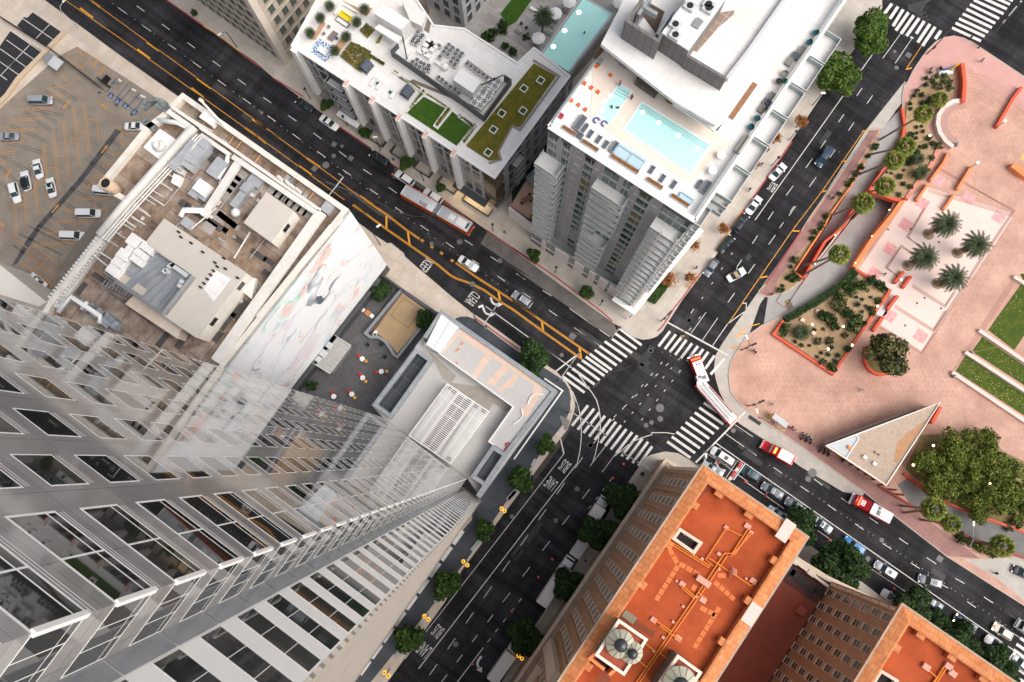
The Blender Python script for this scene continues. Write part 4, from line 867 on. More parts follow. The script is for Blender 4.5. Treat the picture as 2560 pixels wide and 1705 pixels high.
for ps,h,lab in(([zY(500,395),zY(770,585),zY(545,891)],4.0,'penthouse'),([R5(1130,20),R5(1690,390),R5(1350,835)],5.2,'penthouse')):
 a,b,c=[W(p,ZR+h)for p in ps];q=[a,b,c,a+c-b]
 mb=MB();mb.prism(q,ZR-.1,ZR+h-.15);o=mb.build('penthouse',CREAM,mur);mb=MB();mb.prism([p+(p-sum(q,Vector())/4)*.01 for p in q],ZR+h-.15,ZR+h);mb.build('penthouse_roof',mat('beige_membrane',(.52,.475,.42),.8,(.58,.53,.47),.3,stretch=(1,1,1)),o)
 d=(c-b).normalized();nrm=Vector((-d.y,d.x,0));nrm=nrm if nrm.x>0 else-nrm
 for t in(.12,.68)if h>5 else(.35,):
  P=b+d*(c-b).length*t;P.z=ZR+h-2.2;f,g=MB(),MB();win_geo(f,g,P,d*1.3,1.2,nrm,mull=(.5,));w=g.build('window',GLASS,o);f.build('window_frame',DGREY,w)
pq=[W(p,ZR+5.2)for p in(R5(1400,500),R5(1480,370),R5(1592,432),R5(1470,590))];MB().sheet(pq,ZR+5.22).build('roof_patch',WROOF,mur)
mb=MB()
for x,y in((1380,490),(1403,463),(1427,434),(1450,405),(1470,377),(1495,348),(1230,110),(1245,145),(1315,185),(1395,248),(1480,320),(1550,362),(1635,425),(1540,290)):mb.box(W(R5(x,y),ZR+5.3),AX,.55,.28,ZR+5.2,ZR+5.42)
mb.each('roof_block',BLACK,mur)
zq=ZR+6.3;q=[W(p,zq)for p in(R5(1050,225),R5(1330,415),R5(1130,672),R5(735,395))]
mb=MB();mb.prism(q,ZR+5.0,zq);pf=mb.build('plant_platform',mat('louvre_grey',(.20,.215,.235),.5,(.30,.315,.33),.5),mur)
mb=MB()
for i in range(9):t=i/8;mb.bar(lerp(q[0],q[1],t)+Vector((0,0,.1)),lerp(q[3],q[2],t)+Vector((0,0,.1)),.18)
mb.wall(q,zq,zq+.9,.12,True)
for i in range(8):t=i/8;a=lerp(W(R5(1170,480),zq),W(R5(1080,600),zq),t);mb.bar(a+Vector((0,0,.14)),a+AX*1.4+Vector((0,0,.14)),.1)
mb.build('platform_beam',STEEL,pf)
mb=MB();[mb.sheet(Ws([R5(*p)for p in ps],zq+.2),zq+.2)for ps in([(805,380),(905,425),(860,470),(770,420)],[(945,460),(1015,510),(980,550),(905,500)])];mb.each('platform_cover',mat('tan_board',(.46,.40,.34),.8),pf)
for i,(x,y,l,w)in enumerate([(922,172,2.4,1.9),(887,226,1.2,1.0),(1000,217,2.3,1.1),(958,255,2.1,1.1),(848,268,2.2,1.7),(932,298,2.3,1.1),(812,318,2.1,1.6),(778,370,2.2,1.7)]):
 mb=MB();c=W(R5(x,y),zq+1.3);mb.box(c,AX,l,w,zq,zq+1.3,.95);o=mb.build('fan_unit',WHITE,pf);mb=MB();mb.box(c,AX,l*.8,w*.8,zq+1.3,zq+1.36);mb.build('fan_lid',WROOF,o)
mb=MB()
for x,y in((1150,375),(1165,345),(1185,335),(1130,380),(1250,450),(1235,480)):mb.box(W(R5(x,y),zq+.8),AX,.7,.6,zq+.1,zq+.9)
mb.box(W(R5(1235,370),zq+.8),AX,3.2,.8,zq+.1,zq+.9);mb.each('switch_box',LGREY,pf)
mb=MB()
for i in range(9):p=px2(R5(700,480),R5(880,560),i/8);mb.bar(W(p,42),W((p[0]+10,p[1]-14),42),.2,.06)
mb.wall(Ws([R5(695,490),R5(880,580)],43),42,43,.07);mb.wall(Ws([R5(730,430),R5(900,520)],43),42,43,.07);mb.tube([W(R5(x,y),43.5)for x,y in((775,480),(800,450),(850,490),(870,540),(895,510))],.12,6)
mb.build('catwalk',STEEL,mur)
a,b,c=[W(p,43.2)for p in(R5(930,530),R5(860,605),R5(1215,842))];mb=MB();qd=b+(a-b);dd=W(R5(1250,775),43.6)
mb.prism([W(R5(930,530),43.4),W(R5(1255,775),43.4),W(R5(1218,842),43.4),W(R5(860,605),43.4)],ZR,43.4);mb.build('lean_to',mat('rusty_cream_sheet',(.80,.77,.70),.6,(.62,.42,.26),.5,.45),mur)
q=Ws([R5(1330+310,455),R5(1760,425),R5(1730,570),R5(1640,500)],41.6);mb=MB();mb.prism(q,ZR,41.6);mb.build('roof_hut',PIPEW,mur)
mb=MB();mb.prism(Ws([R1(1100,885),R1(1215,962),R1(1095,1098),R1(985,1012)],ZR+.35),ZR,ZR+.35);o=mb.build('roof_pad',WHITE,mur);mb=MB();c=W(R1(1087,998),ZR+1);mb.lathe((c.x,c.y,ZR+.35),[(1.0,0),(1.0,.4),(.75,.7),(.75,.9),(.5,1.0),(.5,.6)],18);mb.build('round_vent',CREAM,o,True)
base,top=R1(812,1318),R1(752,1275);c=W(base,ZR);mb=MB();mb.lathe((c.x,c.y,0),[(1.0,ZR),(1.0,44.5),(.8,44.5),(.8,41)],20);mb.build('chimney',mat('tan_stack',(.62,.46,.32),.7,(.50,.36,.25),.8),mur,True)
mb=MB();mb.cyl(c,.79,44.2,44.3,18);mb.build('chimney_mouth',BLACK,mur)
mb=MB();dkp=[(R1(1440,1080),3,1.2),(R1(1475,1040),2,1.2),(R5(1490,60),4.5,.9),(R5(1550,95),1,.9),(R5(1650,170),2,.9),(R5(1780,270),3.0,.9),(R5(1850,310),2,.9),(R5(560,500),2.4,.9),(R5(690,430),3,.8),(R5(1120,850),2.8,1),(R5(1260,850),3.4,1.1),(R5(1650,640),3.5,1.4),(R5(1560,720),3.5,1.3),(R5(1500,830),2,1),(R5(1840,400),2,1)]
for p,l,w in dkp:mb.box(W(p,ZR),AX if p[1]<700 else AY,l,w,ZR-.01,ZR+.06)
for i in range(7):mb.box(W(px2(R1(1260,1400),R1(1500,1560),i/6),ZR),AX,1.4,1.2,ZR-.01,ZR+.05)
mb.each('walk_pad',mat('dark_roof_pad',(.055,.05,.048),.9,(.10,.09,.085),1.2),mur)
mb=MB()
for i in range(7):mb.box(W(px2(zY(570,370),zY(920,610),i/6),ZR),AX,1.7,1.8,ZR-.01,ZR+.08)
for i in range(8):mb.box(W(px2(zY(20,600),zY(200,740),i/7),ZR),AY,1.0,1.2,ZR-.01,ZR+.07)
for p in(zY(250,240),zY(190,290),zY(140,340),zY(90,400),zY(330,330),zY(390,350),R1(1440,1560),R1(1500,1480)):mb.box(W(p,ZR),AX,2.2,2.0,ZR-.01,ZR+.06)
mb.each('roof_tile',mat('grey_roof_tile',(.30,.275,.255),.9,(.42,.38,.35),.9),mur)
GB=mat('grey_plant_box',(.30,.32,.34),.55,(.42,.43,.44),.8)
for p,l,w,h,ax in((R1(1335,1040),3.8,3.2,2.0,AY),(R1(1300,1110),2.6,2.4,1.6,AX),(R1(1395,980),2.0,1.5,2.2,AX),(R1(1250,1060),6.0,1.0,2.6,AY),(R1(1490,1150),3.4,2.2,1.6,AY),(R1(1385,1285),2.4,2.2,1.8,AX),(R1(1330,1330),1.6,1.2,1.2,AX),(R1(1390,1345),1.8,1.3,.9,AX),(R1(1660,1340),5.0,1.4,1.3,AY),(R1(1690,1290),1.6,1.5,1.6,AX),(R1(1755,1240),2.4,1.8,.9,AX),(R1(1290,1535),2.2,1.6,.8,AX),(zY(1105,540),2.2,1.8,.9,AY),(R1(1430,808),2.7,1.6,1.4,AX),(zV(-2000,-2000),1,1,1,AX)):
 if p[0]<0:continue
 mb=MB();mb.box(W(p,ZR+h),ax,l,w,ZR,ZR+h,.97);mb.build('plant_box',GB if p not in(R1(1385,1285),R1(1430,808))else WHITE,mur)
mb=MB();c=W(zY(190,595),ZR+1);mb.lathe((c.x,c.y,ZR),[(.75,0),(.75,1.0),(.5,1.3),(.05,1.45)],14);mb.build('round_vent',WHITE,mur,True)
mb=MB();q=[W(R1(*p),41.4)for p in((1195,1190),(1250,1215),(1220,1280),(1175,1255))];mb.prism(q,ZR,41.4);mb.build('tarpaulin',WHITE,mur)
mb=MB();mb.bar(W(zZ(770,430),41),W(zZ(490,130),43.5),.35);mb.bar(W(zZ(760,420),41),W(zZ(640,330),41.2),.5);mb.box(W(zZ(485,122),43.5),AX,.7,.5,43.2,43.7);mb.each('roof_davit',PIPEW,mur)
mb=MB()
for i in range(24):p=px2(R5(735,70),R5(345,560),i/23);mb.bar(W((p[0]-4,p[1]-3),ZR+.9),W((p[0]+22,p[1]+13),ZR+.9),.35,.3)
mb.prism(Ws([R5(715,70),R5(790,110),R5(400,640),R5(320,590)],ZR+.6),ZR-.5,ZR+.6);mb.build('gutter_roof',mat('pale_gutter',(.58,.58,.56),.5,(.68,.67,.64),.5),mur)
mb=MB()
for i in range(9):mb.bar(W(px2(zY(470,0),zY(720,190),0),ZR+.3),W(zY(380,100),ZR+.3),.12)
for a,b in((zZ(830,450),zZ(760,550)),(zZ(900,510),zZ(830,600)),(zZ(1090,640),zZ(1020,735)),(zZ(540,315),zZ(495,365)),(zY(720,190),zY(660,270)),(zY(985,375),zY(910,475)),(zY(460,5),zY(385,98))):mb.tube([W(a,ZR+.4),W(b,ZR+.4)],.12,6)
mb.each('orange_pipe',mat('rusty_pipe',(.52,.27,.11),.7),mur)
mb=MB();c=W(R1(1075,790),41);mb.wall([c+Vector((2.5*math.cos(t*.3),2.5*math.sin(t*.3),0))for t in range(3,10)],ZR,ZR+1.5,.6);mb.box(W(R1(1030,860),41),AX,2.2,1.2,ZR,ZR+1.2);mb.box(W(R1(1130,740),41),AX,2.4,1.4,ZR,ZR+1.4);mb.each('dark_plant',mat('green_black_metal',(.03,.045,.045),.4,(.30,.33,.32),1.5),mur)
mb=MB()
for i in range(16):p=px2(R5(590,610),R5(860,780),rnd.random());mb.box(W((p[0]+rnd.uniform(-14,14),p[1]+rnd.uniform(-12,12)),41.5),AX,rnd.uniform(.5,2.2),rnd.uniform(.4,1.2),ZR,ZR+rnd.uniform(.6,2))
mb.each('plant_cluster',mat('blue_grey_plant',(.10,.13,.15),.45,(.42,.45,.47),1.0),mur)
sh=thing('corrugated_shed','brown corrugated shed roof along the car park edge','shed',W(R5(560,230)))
q=Ws([R5(660,18),R5(738,62),R5(432,442),R5(378,378)],4.2);mb=MB();mb.prism(q,3.9,4.2);mb.build('roof',mat('brown_corrugated',(.19,.16,.125),.7,(.25,.21,.17),2.0),sh)
mb=MB();L=(q[3]-q[0]).length
for i in range(int(L/.5)):p=q[0]+(q[3]-q[0])*(i*.5/L);mb.bar(p+Vector((0,0,.22))if False else p+Vector((0,0,.02)),p+(q[1]-q[0])+Vector((0,0,.02)),.2,.08)
mb.build('roof_rib',mat('brown_rib',(.15,.125,.10),.7),sh);mb=MB();mb.prism([p*.996+W(R5(560,230))*.004 for p in q],PZ,3.9);mb.build('wall',CREAM,sh)
mb=MB();mb.prism(Ws([R5(-40,305),R5(322,592),R5(268,622),R5(-60,520)],12),0,12);solo('cream_building',mb,mat('cream_render',(.80,.75,.66),.7,(.72,.66,.57),.2),'plain cream building top between the car park and the tower','building')
mb=MB();mb.wall(Ws([zA(1270,655),zA(985,945),zA(370,1568),(20,240),(-30,290)],.8),PZ,.8,1.0,side=-1);solo('lot_wall',mb,mat('tan_concrete',(.60,.48,.34),.85,(.52,.40,.28),.6),'tan concrete wall between the two car parks','wall')
fen=thing('iron_fence','black iron fence crossing the car parks to the gate','fence',W(zA(1000,950)));mb=MB()
for a,b in(((-6,38),(127,122)),((127,122),(228,200)),((228,200),R1(700,605))):mb.wall(Ws([a,b],2.0),1.9,2.0,.06);mb.wall(Ws([a,b],2.0),.4,.5,.06)
mb.build('rail',BLACK,fen);mb=MB()
for i in range(90):p=px2((-6,38),(127,122),i/90);c=W(p,1);mb.bar((c.x,c.y,PZ),(c.x,c.y,2.05),.05)
for i in range(120):p=px2((127,122),R1(700,605),i/120);c=W(p,1);mb.bar((c.x,c.y,PZ),(c.x,c.y,2.05),.05)
mb.build('picket',BLACK,fen);mb=MB();c=W(R1(715,570),1);mb.box(c,AX,2.6,.3,PZ,2.2);mb.box(c+AY*1.0,AY,1.6,.2,PZ,2.1);mb.build('gate',BLACK,fen)
mb=MB();mb.wall(Ws([R5(0,85),R5(200,230),R5(380,360)],.4),PZ,.4,.25);solo('kerb_wall',mb,mat('faded_red_kerb',(.34,.16,.15),.8,(.42,.25,.23),1.2),'faded red low kerb wall across the car park corner','kerb wall')
bo=thing('attendant_booth','small grey attendant booth beside the fence in the car park','booth',W(R1(385,440)));mb=MB();mb.box(W(R1(385,440)),AX,2.4,2.2,PZ,2.5);mb.build('wall',MGREY,bo);mb=MB();mb.box(W(R1(380,432),2.7),AX,2.7,2.5,2.5,2.7);mb.build('roof',LGREY,bo)
rq_=random.Random(21);db,lb_,wb2,ss=MB(),MB(),MB(),MB()
for i in range(120):
 p=px2(px2((470,262),(840,520),rq_.random()),px2((250,560),(560,860),rq_.random()),rq_.random());c=W(p,ZR);l,w,h=rq_.uniform(.4,1.6),rq_.uniform(.3,.9),rq_.uniform(.15,.7)
 if i<34:(db,lb_,wb2)[i%3].box(c,AX if i%2 else AY,l,w,ZR,ZR+h)
 elif i<52:e_2=c+(AX if i%2 else AY)*rq_.uniform(2,7);(lb_ if i%3 else db).tube([c+Vector((0,0,.25)),e_2+Vector((0,0,.25)),e_2+(AY if i%2 else AX)*rq_.uniform(-2,2)+Vector((0,0,.25))],.09,6)
 else:a_x=AX if i%2 else AY;b_x=Vector((-a_x.y,a_x.x,0));l,w=rq_.uniform(.8,4.5),rq_.uniform(.4,1.6);ss.sheet([c+a_x*(i_*l/2)+b_x*(j*w/2)+Vector((0,0,.006+i*.0004))for i_,j in((-1,-1),(1,-1),(1,1),(-1,1))])
db.each('roof_clutter',mat('dark_clutter',(.07,.065,.06),.8,(.14,.125,.11),2),mur);lb_.each('roof_clutter',GB,mur);wb2.each('roof_clutter',PIPEW,mur);tag(ss.build('roof_stain',mat('roof_stain_patch',(.16,.115,.085),.95,(.36,.25,.165),.9,1.0),mur),kind='stuff')
def axes(q):
 "unit axis along an edge and its outward (towards the nadir) normal"
 d=(q[1]-q[0]);d.z=0;d.normalize();n=Vector((-d.y,d.x,0))
 if n.dot(-q[0].xy.to_3d())<0:n=-n
 return d,n
bz=52.0
bei=thing('old_stone_block','old beige stone office block with rows of small windows at the top edge','office block',W((660,60)))
b0=W((716,162));b1=W((490,-2));d1=(b1-b0).normalized();d2=Vector((d1.y,-d1.x,0));d2=d2 if d2.y>0 else-d2
STB=brickmat('old_stone',(.52,.46,.385),(.60,.535,.45),(.38,.33,.275),1.5,.75,.03,axis='wall',noise=(.78,.74,.7),nscale=.3)
q=[b0,b0+d1*60,b0+d1*60+d2*42,b0+d2*42]
mb=MB();mb.prism(q,0,bz);mb.build('wall',STB,bei)
mb=MB();mb.box(b0+d1*.6+d2*.6,d1,1.6,1.6,0,bz);mb.build('corner_pier',mat('pale_stone',(.60,.53,.45),.7,(.68,.61,.53),.5),bei)
mb=MB()
for k in range(1,14):mb.wall([q[1],q[0],q[3]],k*3.9-.5,k*3.9-.25,.3)
mb.each('cornice',mat('stone_band',(.46,.41,.35),.8),bei)
wins=[]
for k in range(0,13):
 for i in range(16):P=b0+d1*(2.6+i*2.3);P.z=k*3.9+1.2;wins.append((P,d1*1.2,1.9,-d2))
 for i in range(14):P=b0+d2*(2.8+i*2.6);P.z=k*3.9+1.2;wins.append((P,d2*1.3,1.9,-d1))
add_windows(bei,wins,mat('bronze_frame',(.16,.15,.13),.5),mat('blue_green_glass',(.05,.07,.065),.08,(.10,.12,.11),.3),100,fw=.1,mull=(.5,),trans=(.5,),sill=.12)
mb=MB();c=W(R2(118,278),9);mb.ball((c.x,c.y,9),.35);o=mb.build('wall_lamp',LAMPW,bei)
mz=21.7
mid=thing('white_midrise','seven storey apartment block with white roof terraces and green roofs','apartment block',W((1100,200)))
F0,F1=W(R2(252,312),mz),W(R2(1640,1213),mz);fd,fn=axes([F0,F1]);rd=-fn
S0=W((1421.7,190),mz)
mp=[F0,F1,S0,W((1335,122),mz),W((1294,160),mz),W((1160,73),mz),W((1083,65),mz),W((1020,-30),mz),W((810,-30),mz)]
GPAN=mat('grey_render',(.36,.365,.38),.6,(.42,.425,.44),.5)
mb=MB();mb.prism(mp,0,mz-.5);mb.build('wall',GPAN,mid)
mb=MB();mb.prism(mp,mz-.5,mz-.3);mb.build('roof',WROOF,mid)
mb=MB();mb.wall(mp,mz-.5,mz,.35,True,side=1 if False else-1);mb.each('parapet',WHITE,mid)
FLn=(F1-F0).length
mb=MB();mc=MB()
pils=[R2(665,515),R2(825,655),R2(1010,772),R2(1190,893),R2(1383,1022)]
us=[(W(p,mz+.2)-F0).dot(fd)for p in pils]
for u in us:c=F0+fd*u+fn*.55;mb.box(c,fd,.85,1.7,3.6,mz+.15)
c=F0+fd*.8+fn*.3;mb.box(c,fd,1.3,1.6,3.6,mz+.1)
mb.each('pilaster',WHITE,mid)
for u in us:c=F0+fd*u+fn*.55;mc.box(c,fd,.6,1.4,mz+.15,mz+.2)
mx_=MB();[mx_.box(F0+fd*(u-.75)+fn*.45,fd,.3,1.2,3.6,mz-.2)for u in us];mx_.each('brown_fin',WOOD,mid)
mc.each('pilaster_cap',mat('pink_cap',(.66,.42,.36),.7),mid)
wins=[];DG=mat('midrise_glass',(.018,.028,.026),.06,(.05,.065,.06),.3)
edges=[1.6]+[us[0]-8.0]+us+[FLn]
segs=[]
for i in range(len(us)):
 a=us[i]+.9;b=(us[i+1]if i+1<len(us)else FLn)-.9;segs.append((a,b))
segs.append((1.6,us[0]-6.2))
for a,b in segs:
 n_=max(2,round((b-a)/2.4));w=(b-a)/n_
 for j in range(n_):
  for zb,h in((4.2,3.9),(8.8,3.9),(13.4,3.9),(18.1,2.6)):
   P=F0+fd*(a+j*w+.35);P.z=zb;wins.append((P,fd*(w-.7),h,fn,dict(trans=(.33,.66)if h>3 else(.5,))))
SL=(S0-F1).length;sd_,sn=axes([F1,S0])
for j in range(9):
 for zb,h in((4.2,3.9),(8.8,3.9),(13.4,3.9),(18.1,2.6)):
  P=F1+sd_*(1.5+j*3.0);P.z=zb;wins.append((P,sd_*1.5,h,sn))
add_windows(mid,wins,mat('pale_frame',(.42,.43,.44),.5),DG,100,fw=.08,proud=.06)
mb=MB()
ra,rb_=us[0]-6.0,us[0]-1.2
mb.wall([F0+fd*ra+fn*.03,F0+fd*rb_+fn*.03],0,mz-.4,.05);mb.build('recess_wall',DGREY,mid)
def balcony(bld,P,d,n,w,dep,z,rail=1.05,slabm=WHITE,railm=GLRAIL,th=.22):
 m=MB();a=P;q=[a,a+d*w,a+d*w+n*dep,a+n*dep];m.prism(q,z-th,z,True);o=m.build('balcony',slabm,bld)
 m=MB();m.wall([q[0]+n*.05,q[3]-n*.06+d*.05,q[2]-n*.06-d*.05,q[1]+n*.05],z+.03,z+rail,.05);m.build('balustrade',railm,o);
 m=MB();m.wall([q[0]+n*.05,q[3]-n*.06+d*.05,q[2]-n*.06-d*.05,q[1]+n*.05],z+rail,z+rail+.06,.09);m.build('handrail',mat('pale_rail',(.62,.63,.62),.4),o)
 return o
for z in(5.0,9.0,13.0,17.0):balcony(mid,F0+fd*(ra+.2),fd,fn,rb_-ra-.4,1.6,z,slabm=LGREY,railm=BLACK)
for z in(6.5,9.5,12.5,15.5):balcony(mid,F1+sd_*5.5,sd_,sn,3.2,1.4,z,slabm=LGREY,railm=BLACK)
mb=MB();mb.box(F0+fd*(us[0]-3.6)+fn*1.4,fd,5.6,2.2,3.3,3.6);mb.build('entrance_canopy',WHITE,mid)
c=F0+fd*(FLn-6.5)+fn*.8;mb=MB();mb.box(c,fd,8.5,1.6,3.1,3.4);o=mb.build('shop_canopy',DGREY,mid);mb=MB();mb.box(c,fd,8.0,1.2,3.0,3.08);mb.build('canopy_light',LAMPW,o)
mb=MB();mb.box(F1-fd*1.2+fn*.05,fd,2.6,.3,3.4,mz-1.5);mb.box(F1+sd_*1.1+sn*.05,sd_,2.4,.3,3.4,mz-1.5);mb.each('corner_glazing',brickmat('dark_corner_glass',(.05,.05,.035),(.085,.075,.04),(.02,.02,.02),1.1,1.4,.08,axis='wall',rough=.1,offset=0),mid)
for i in range(len(us)):
 a=us[i]+1.2;b=(us[i+1]if i+1<len(us)else FLn)-1.0
 mb=MB();mb.wall([F0+fd*a+fn*.2,F0+fd*a+fn*2.2,F0+fd*b+fn*2.2,F0+fd*b+fn*.2],PZ,1.15,.08);mb.build('patio_rail',BLACK,mid)
zr=mz-.3
scr=[R2(930,348),R2(1565,800),R2(1752,545),R2(1706,516)]
mb=MB();mb.wall(Ws([R2(975,300),R2(930,348),R2(1250,575),R2(1435,700),R2(1565,800),R2(1752,545),R2(1706,516)],zr+2.4),zr,zr+2.4,.25);mb.each('screen_wall',DGREY,mid)
mb=MB();mb.bar(W(R2(1008,255),zr+4.4),W(R2(1040,410),zr+1),.22);mb.bar(W(R2(1550,585),zr+4.0),W(R2(1700,517),zr+2.3),.2);mb.each('steel_brace',BLACK,mid)
mb=MB();mb.sheet(Ws([R2(1195,85),R2(1125,190),R2(1190,230),R2(1215,100)],zr),zr+.012);mb.sheet(Ws([R2(1455,410),R2(1680,580),R2(1670,600),R2(1440,430)],zr),zr+.012);mb.sheet(Ws([R2(1050,560),R2(1080,545),R2(1420,690),R2(1400,700)],zr),zr+.012);mb.each('plank_walk',mat('brown_planks',(.16,.125,.10),.8,(.22,.18,.15),2),mid)
for ps,h in(([R2(870,30),R2(1058,142),R2(1000,205)],4.6),([R2(1410,470),R2(1548,562),R2(1492,640)],3.6)):
 a,b,c=[W(p,zr+h)for p in ps];mb=MB();mb.prism([a,b,c,a+c-b],zr-.02,zr+h);o=mb.build('stair_house',WHITE,mid)
mb=MB();mb.prism(Ws([R2(845,165),R2(1010,260),R2(980,300),R2(815,195)],zr+3.0),zr+2.75,zr+3.0);mb.build('stair_canopy',WHITE,mid)
mb=MB();mb.prism(Ws([R2(1000,0),R2(1170,90),R2(1140,180),R2(1060,140)],zr+2.2),zr,zr+2.2);mb.build('plant_room',WROOF,mid)
acs=thing('air_condenser','small round topped air condenser on the white midrise roof','condenser',W(R2(1118,235),zr),'air condensers on the white midrise roof',RX)
mb=MB();mb.box((0,0),(1,0),.8,.8,.05,.85);mb.build('case',mat('condenser_case',(.52,.53,.54),.5,(.62,.63,.64),2),acs,local=True)
mb=MB();mb.lathe((0,0,0),[(.33,.86),(.33,.95),(.26,.96),(.24,.90)],12);mb.build('fan_ring',BLACK,acs,True,local=True)
mb=MB();mb.lathe((0,0,0),[(.12,.9),(.1,1.0)],8);mb.build('fan_hub',LGREY,acs,local=True)
spots=[(1105,262),(1090,280),(1150,258),(1137,275),(1122,295),(1080,300),(1105,310),(1262,328),(1330,322),(1355,342),(1310,345),(1338,362),(1295,370),(1390,360),(1375,385),(1420,382),(1405,405),(1360,415),(1322,390),(1270,402),(1390,430),(1345,440),(1370,460),(1455,450),(1480,470),(1510,492),(1535,510),(1565,528),(1590,548),(1640,560),(1670,580),(1082,440),(1105,460),(1130,475),(1112,425),(1138,445),(1165,490),(1160,455),(1192,465),(1190,490),(1260,545),(1285,562),(1310,585),(1340,610),(1370,630),(1395,655)]
for x,y in spots:copy_tree(acs,W(R2(x,y),zr),RX)
acb=thing('fan_unit','large square fan unit with black blades inside the dark screen wall','fan unit',W(R2(1610,590),zr),'square fan units inside the dark screen wall',RX)
mb=MB();mb.box((0,0),(1,0),1.35,1.35,.05,1.1);mb.build('case',WHITE,acb,local=True)
mb=MB()
for k in range(5):a=k*2*PI/5;mb.add([(0,0,1.13),(.56*math.cos(a),.56*math.sin(a),1.13),(.5*math.cos(a+.75),.5*math.sin(a+.75),1.13)],[(0,1,2)])
mb.build('fan_blades',BLACK,acb,local=True);mb=MB();mb.tube([(.6*math.cos(2*PI*k/16),.6*math.sin(2*PI*k/16),1.12)for k in range(17)],.035,5,caps=False);mb.build('fan_ring',LGREY,acb,local=True)
for x,y in[(1645,612),(1575,632),(1612,655),(1560,655),(1600,682),(1572,712),(1535,688),(1505,720),(1545,742),(1668,580)]:copy_tree(acb,W(R2(x,y),zr),RX)
mb=MB()
for x,y,l,w in[(1180,310,1.6,1.2),(1205,335,1.4,1.0),(1160,350,1.2,1.0),(1130,355,1.0,.8),(1195,290,1.4,1.0),(1230,320,1.2,.8),(1180,380,1.4,.9),(1215,300,1.0,1.4),(1265,445,2.4,.4),(1000,360,3.0,2.2),(1500,285+300,.1,.1)]:mb.box(W(R2(x,y),zr+.8),AX,l,w,zr,zr+.9)
mb.each('duct_box',WHITE,mid);mb=MB();c=W(R2(1300,470),zr);mb.lathe((c.x,c.y,zr),[(.7,0),(.7,.9),(.5,1.1),(.1,1.2)],14);mb.build('round_vent',WHITE,mid,True)
def bed(nm,ps,z,m,par,th=.12):mb=MB();mb.prism(Ws([R2(*p)for p in ps],z),z-th,z);return mb.build(nm,m,par)
bed('roof_lawn',[(1032,772),(1152,658),(1305,742),(1222,868),(1250,885),(1352,762),(1478,872),(1380,1002)],zr+.15,GRASS,mid)
SED=mat('sedum_roof',(.07,.095,.014),.95,(.21,.155,.028),.9,1.0,bump=.5,bscale=6,spec=.1)
mb=MB();mb.prism(Ws([(1334.5,158),(1390,190),zM(-200,150)if False else(1300,318),(1279.8,312),(1243,380),(1250,398),(1222,401),(1165,364)],zr+.15),zr,zr+.15);mb.build('sedum_roof',SED,mid)
mb=MB();mb.wall(Ws([(1333,150),(1398,190),(1300,325),(1280,314),(1246,378),(1252,398),(1222,408)],zr+.1),zr,zr+.1,.5);mb.build('gravel_edge',mat('gravel_edge',(.24,.21,.19),.9,(.32,.28,.26),3),mid)
for x,y in[(1843,607),(1836,760),(1690,778),(1633,890),(1597,1047),(1958,551)]:
 c=W(R2(x,y),zr+.6);mb=MB();mb.wall([c+AX*(i*.6)+AY*(j*.6)for i,j in((-1,-1),(1,-1),(1,1),(-1,1))],zr,zr+.65,.16,True);o=mb.build('planter_box',WHITE,mid);mb=MB();mb.box(c,AX,1.1,1.1,zr+.2,zr+.45);mb.build('planter_soil',GRASS,o)
for ps,t in(([(1032,770),(1150,655),(1310,742),(1222,862),(1248,882),(1350,757),(1480,868)],.22),([(1405,985),(1520,850)],.25),([(940,490),(1060,570),(1170,655),(1310,740)],.2),([(1390,800),(1480,868)],.2)):
 mb=MB();mb.wall(Ws([R2(*p)for p in ps],zr+.55),zr,zr+.55,t);mb.each('planter_wall',WHITE,mid)
SHRB=mat('planter_shrubs',(.06,.075,.02),.95,(.30,.22,.03),1.5,1.,bump=.8,bscale=7)
for ps in([(1055,745),(1150,610),(1160,625),(1065,755)],[(990,520),(1130,600),(1125,612),(985,530)],[(1175,640),(1310,725),(1300,735),(1168,652)],[(1232,850),(1320,735),(1335,745),(1245,862)],[(1420,965),(1500,850),(1518,860),(1432,980)],[(1395,785),(1490,850),(1482,862),(1390,800)],[(700,480),(780,370),(800,380),(720,490)],[(785,372),(885,430),(875,445),(780,385)],[(950,480),(978,498),(965,510),(945,495)],[(715,205),(760,160),(815,200),(765,255)],[(845,255),(868,235),(845,290),(825,290)]):
 bed('planter_bed',ps,zr+.5,SHRB,mid,.5)
bed('planter_bed',[(580,385),(655,285),(790,350),(700,480)],zr+.4,SHRB,mid,.4);bed('gravel_bed',[(640,390),(690,340),(735,370),(680,430)],zr+.43,SOIL,mid,.1)
bed('gravel_bed',[(590,0),(700,50),(800,55),(760,110),(640,30)],zr+.2,mat('tan_bed',(.46,.27,.16),.95,(.54,.34,.21),1),mid);bed('gravel_bed',[(520,350),(590,250),(640,270),(560,380)],zr+.2,MATS['tan_bed'],mid);bed('gravel_bed',[(380,270),(450,150),(480,160),(410,270)],zr+.2,MATS['tan_bed'],mid)
mb=MB();mb.wall(Ws([R2(540,95),R2(585,20),R2(705,85),R2(690,120)],zr+.6),zr,zr+.6,.4);mb.build('terrace_bench',WHITE,mid)
rg=MB();rg.sheet([W(R2(455,345),zr+.03)+AX*i+AY*j for i,j in((-2.1,-1.7),(2.1,-1.7),(2.1,1.7),(-2.1,1.7))]);solo('outdoor_rug',rg,mat('blue_pattern_rug',(.02,.16,.38),.9,(.72,.76,.78),3.2,3,detail=1),'blue and white patterned rug on the white roof terrace','rug')
rk_=MB();rk_.box(W(R2(458,345),zr+.5),AX,2.2,1.2,zr+.3,zr+.5);solo('terrace_table',rk_,WHITE,'white low table on the blue patterned rug','table')
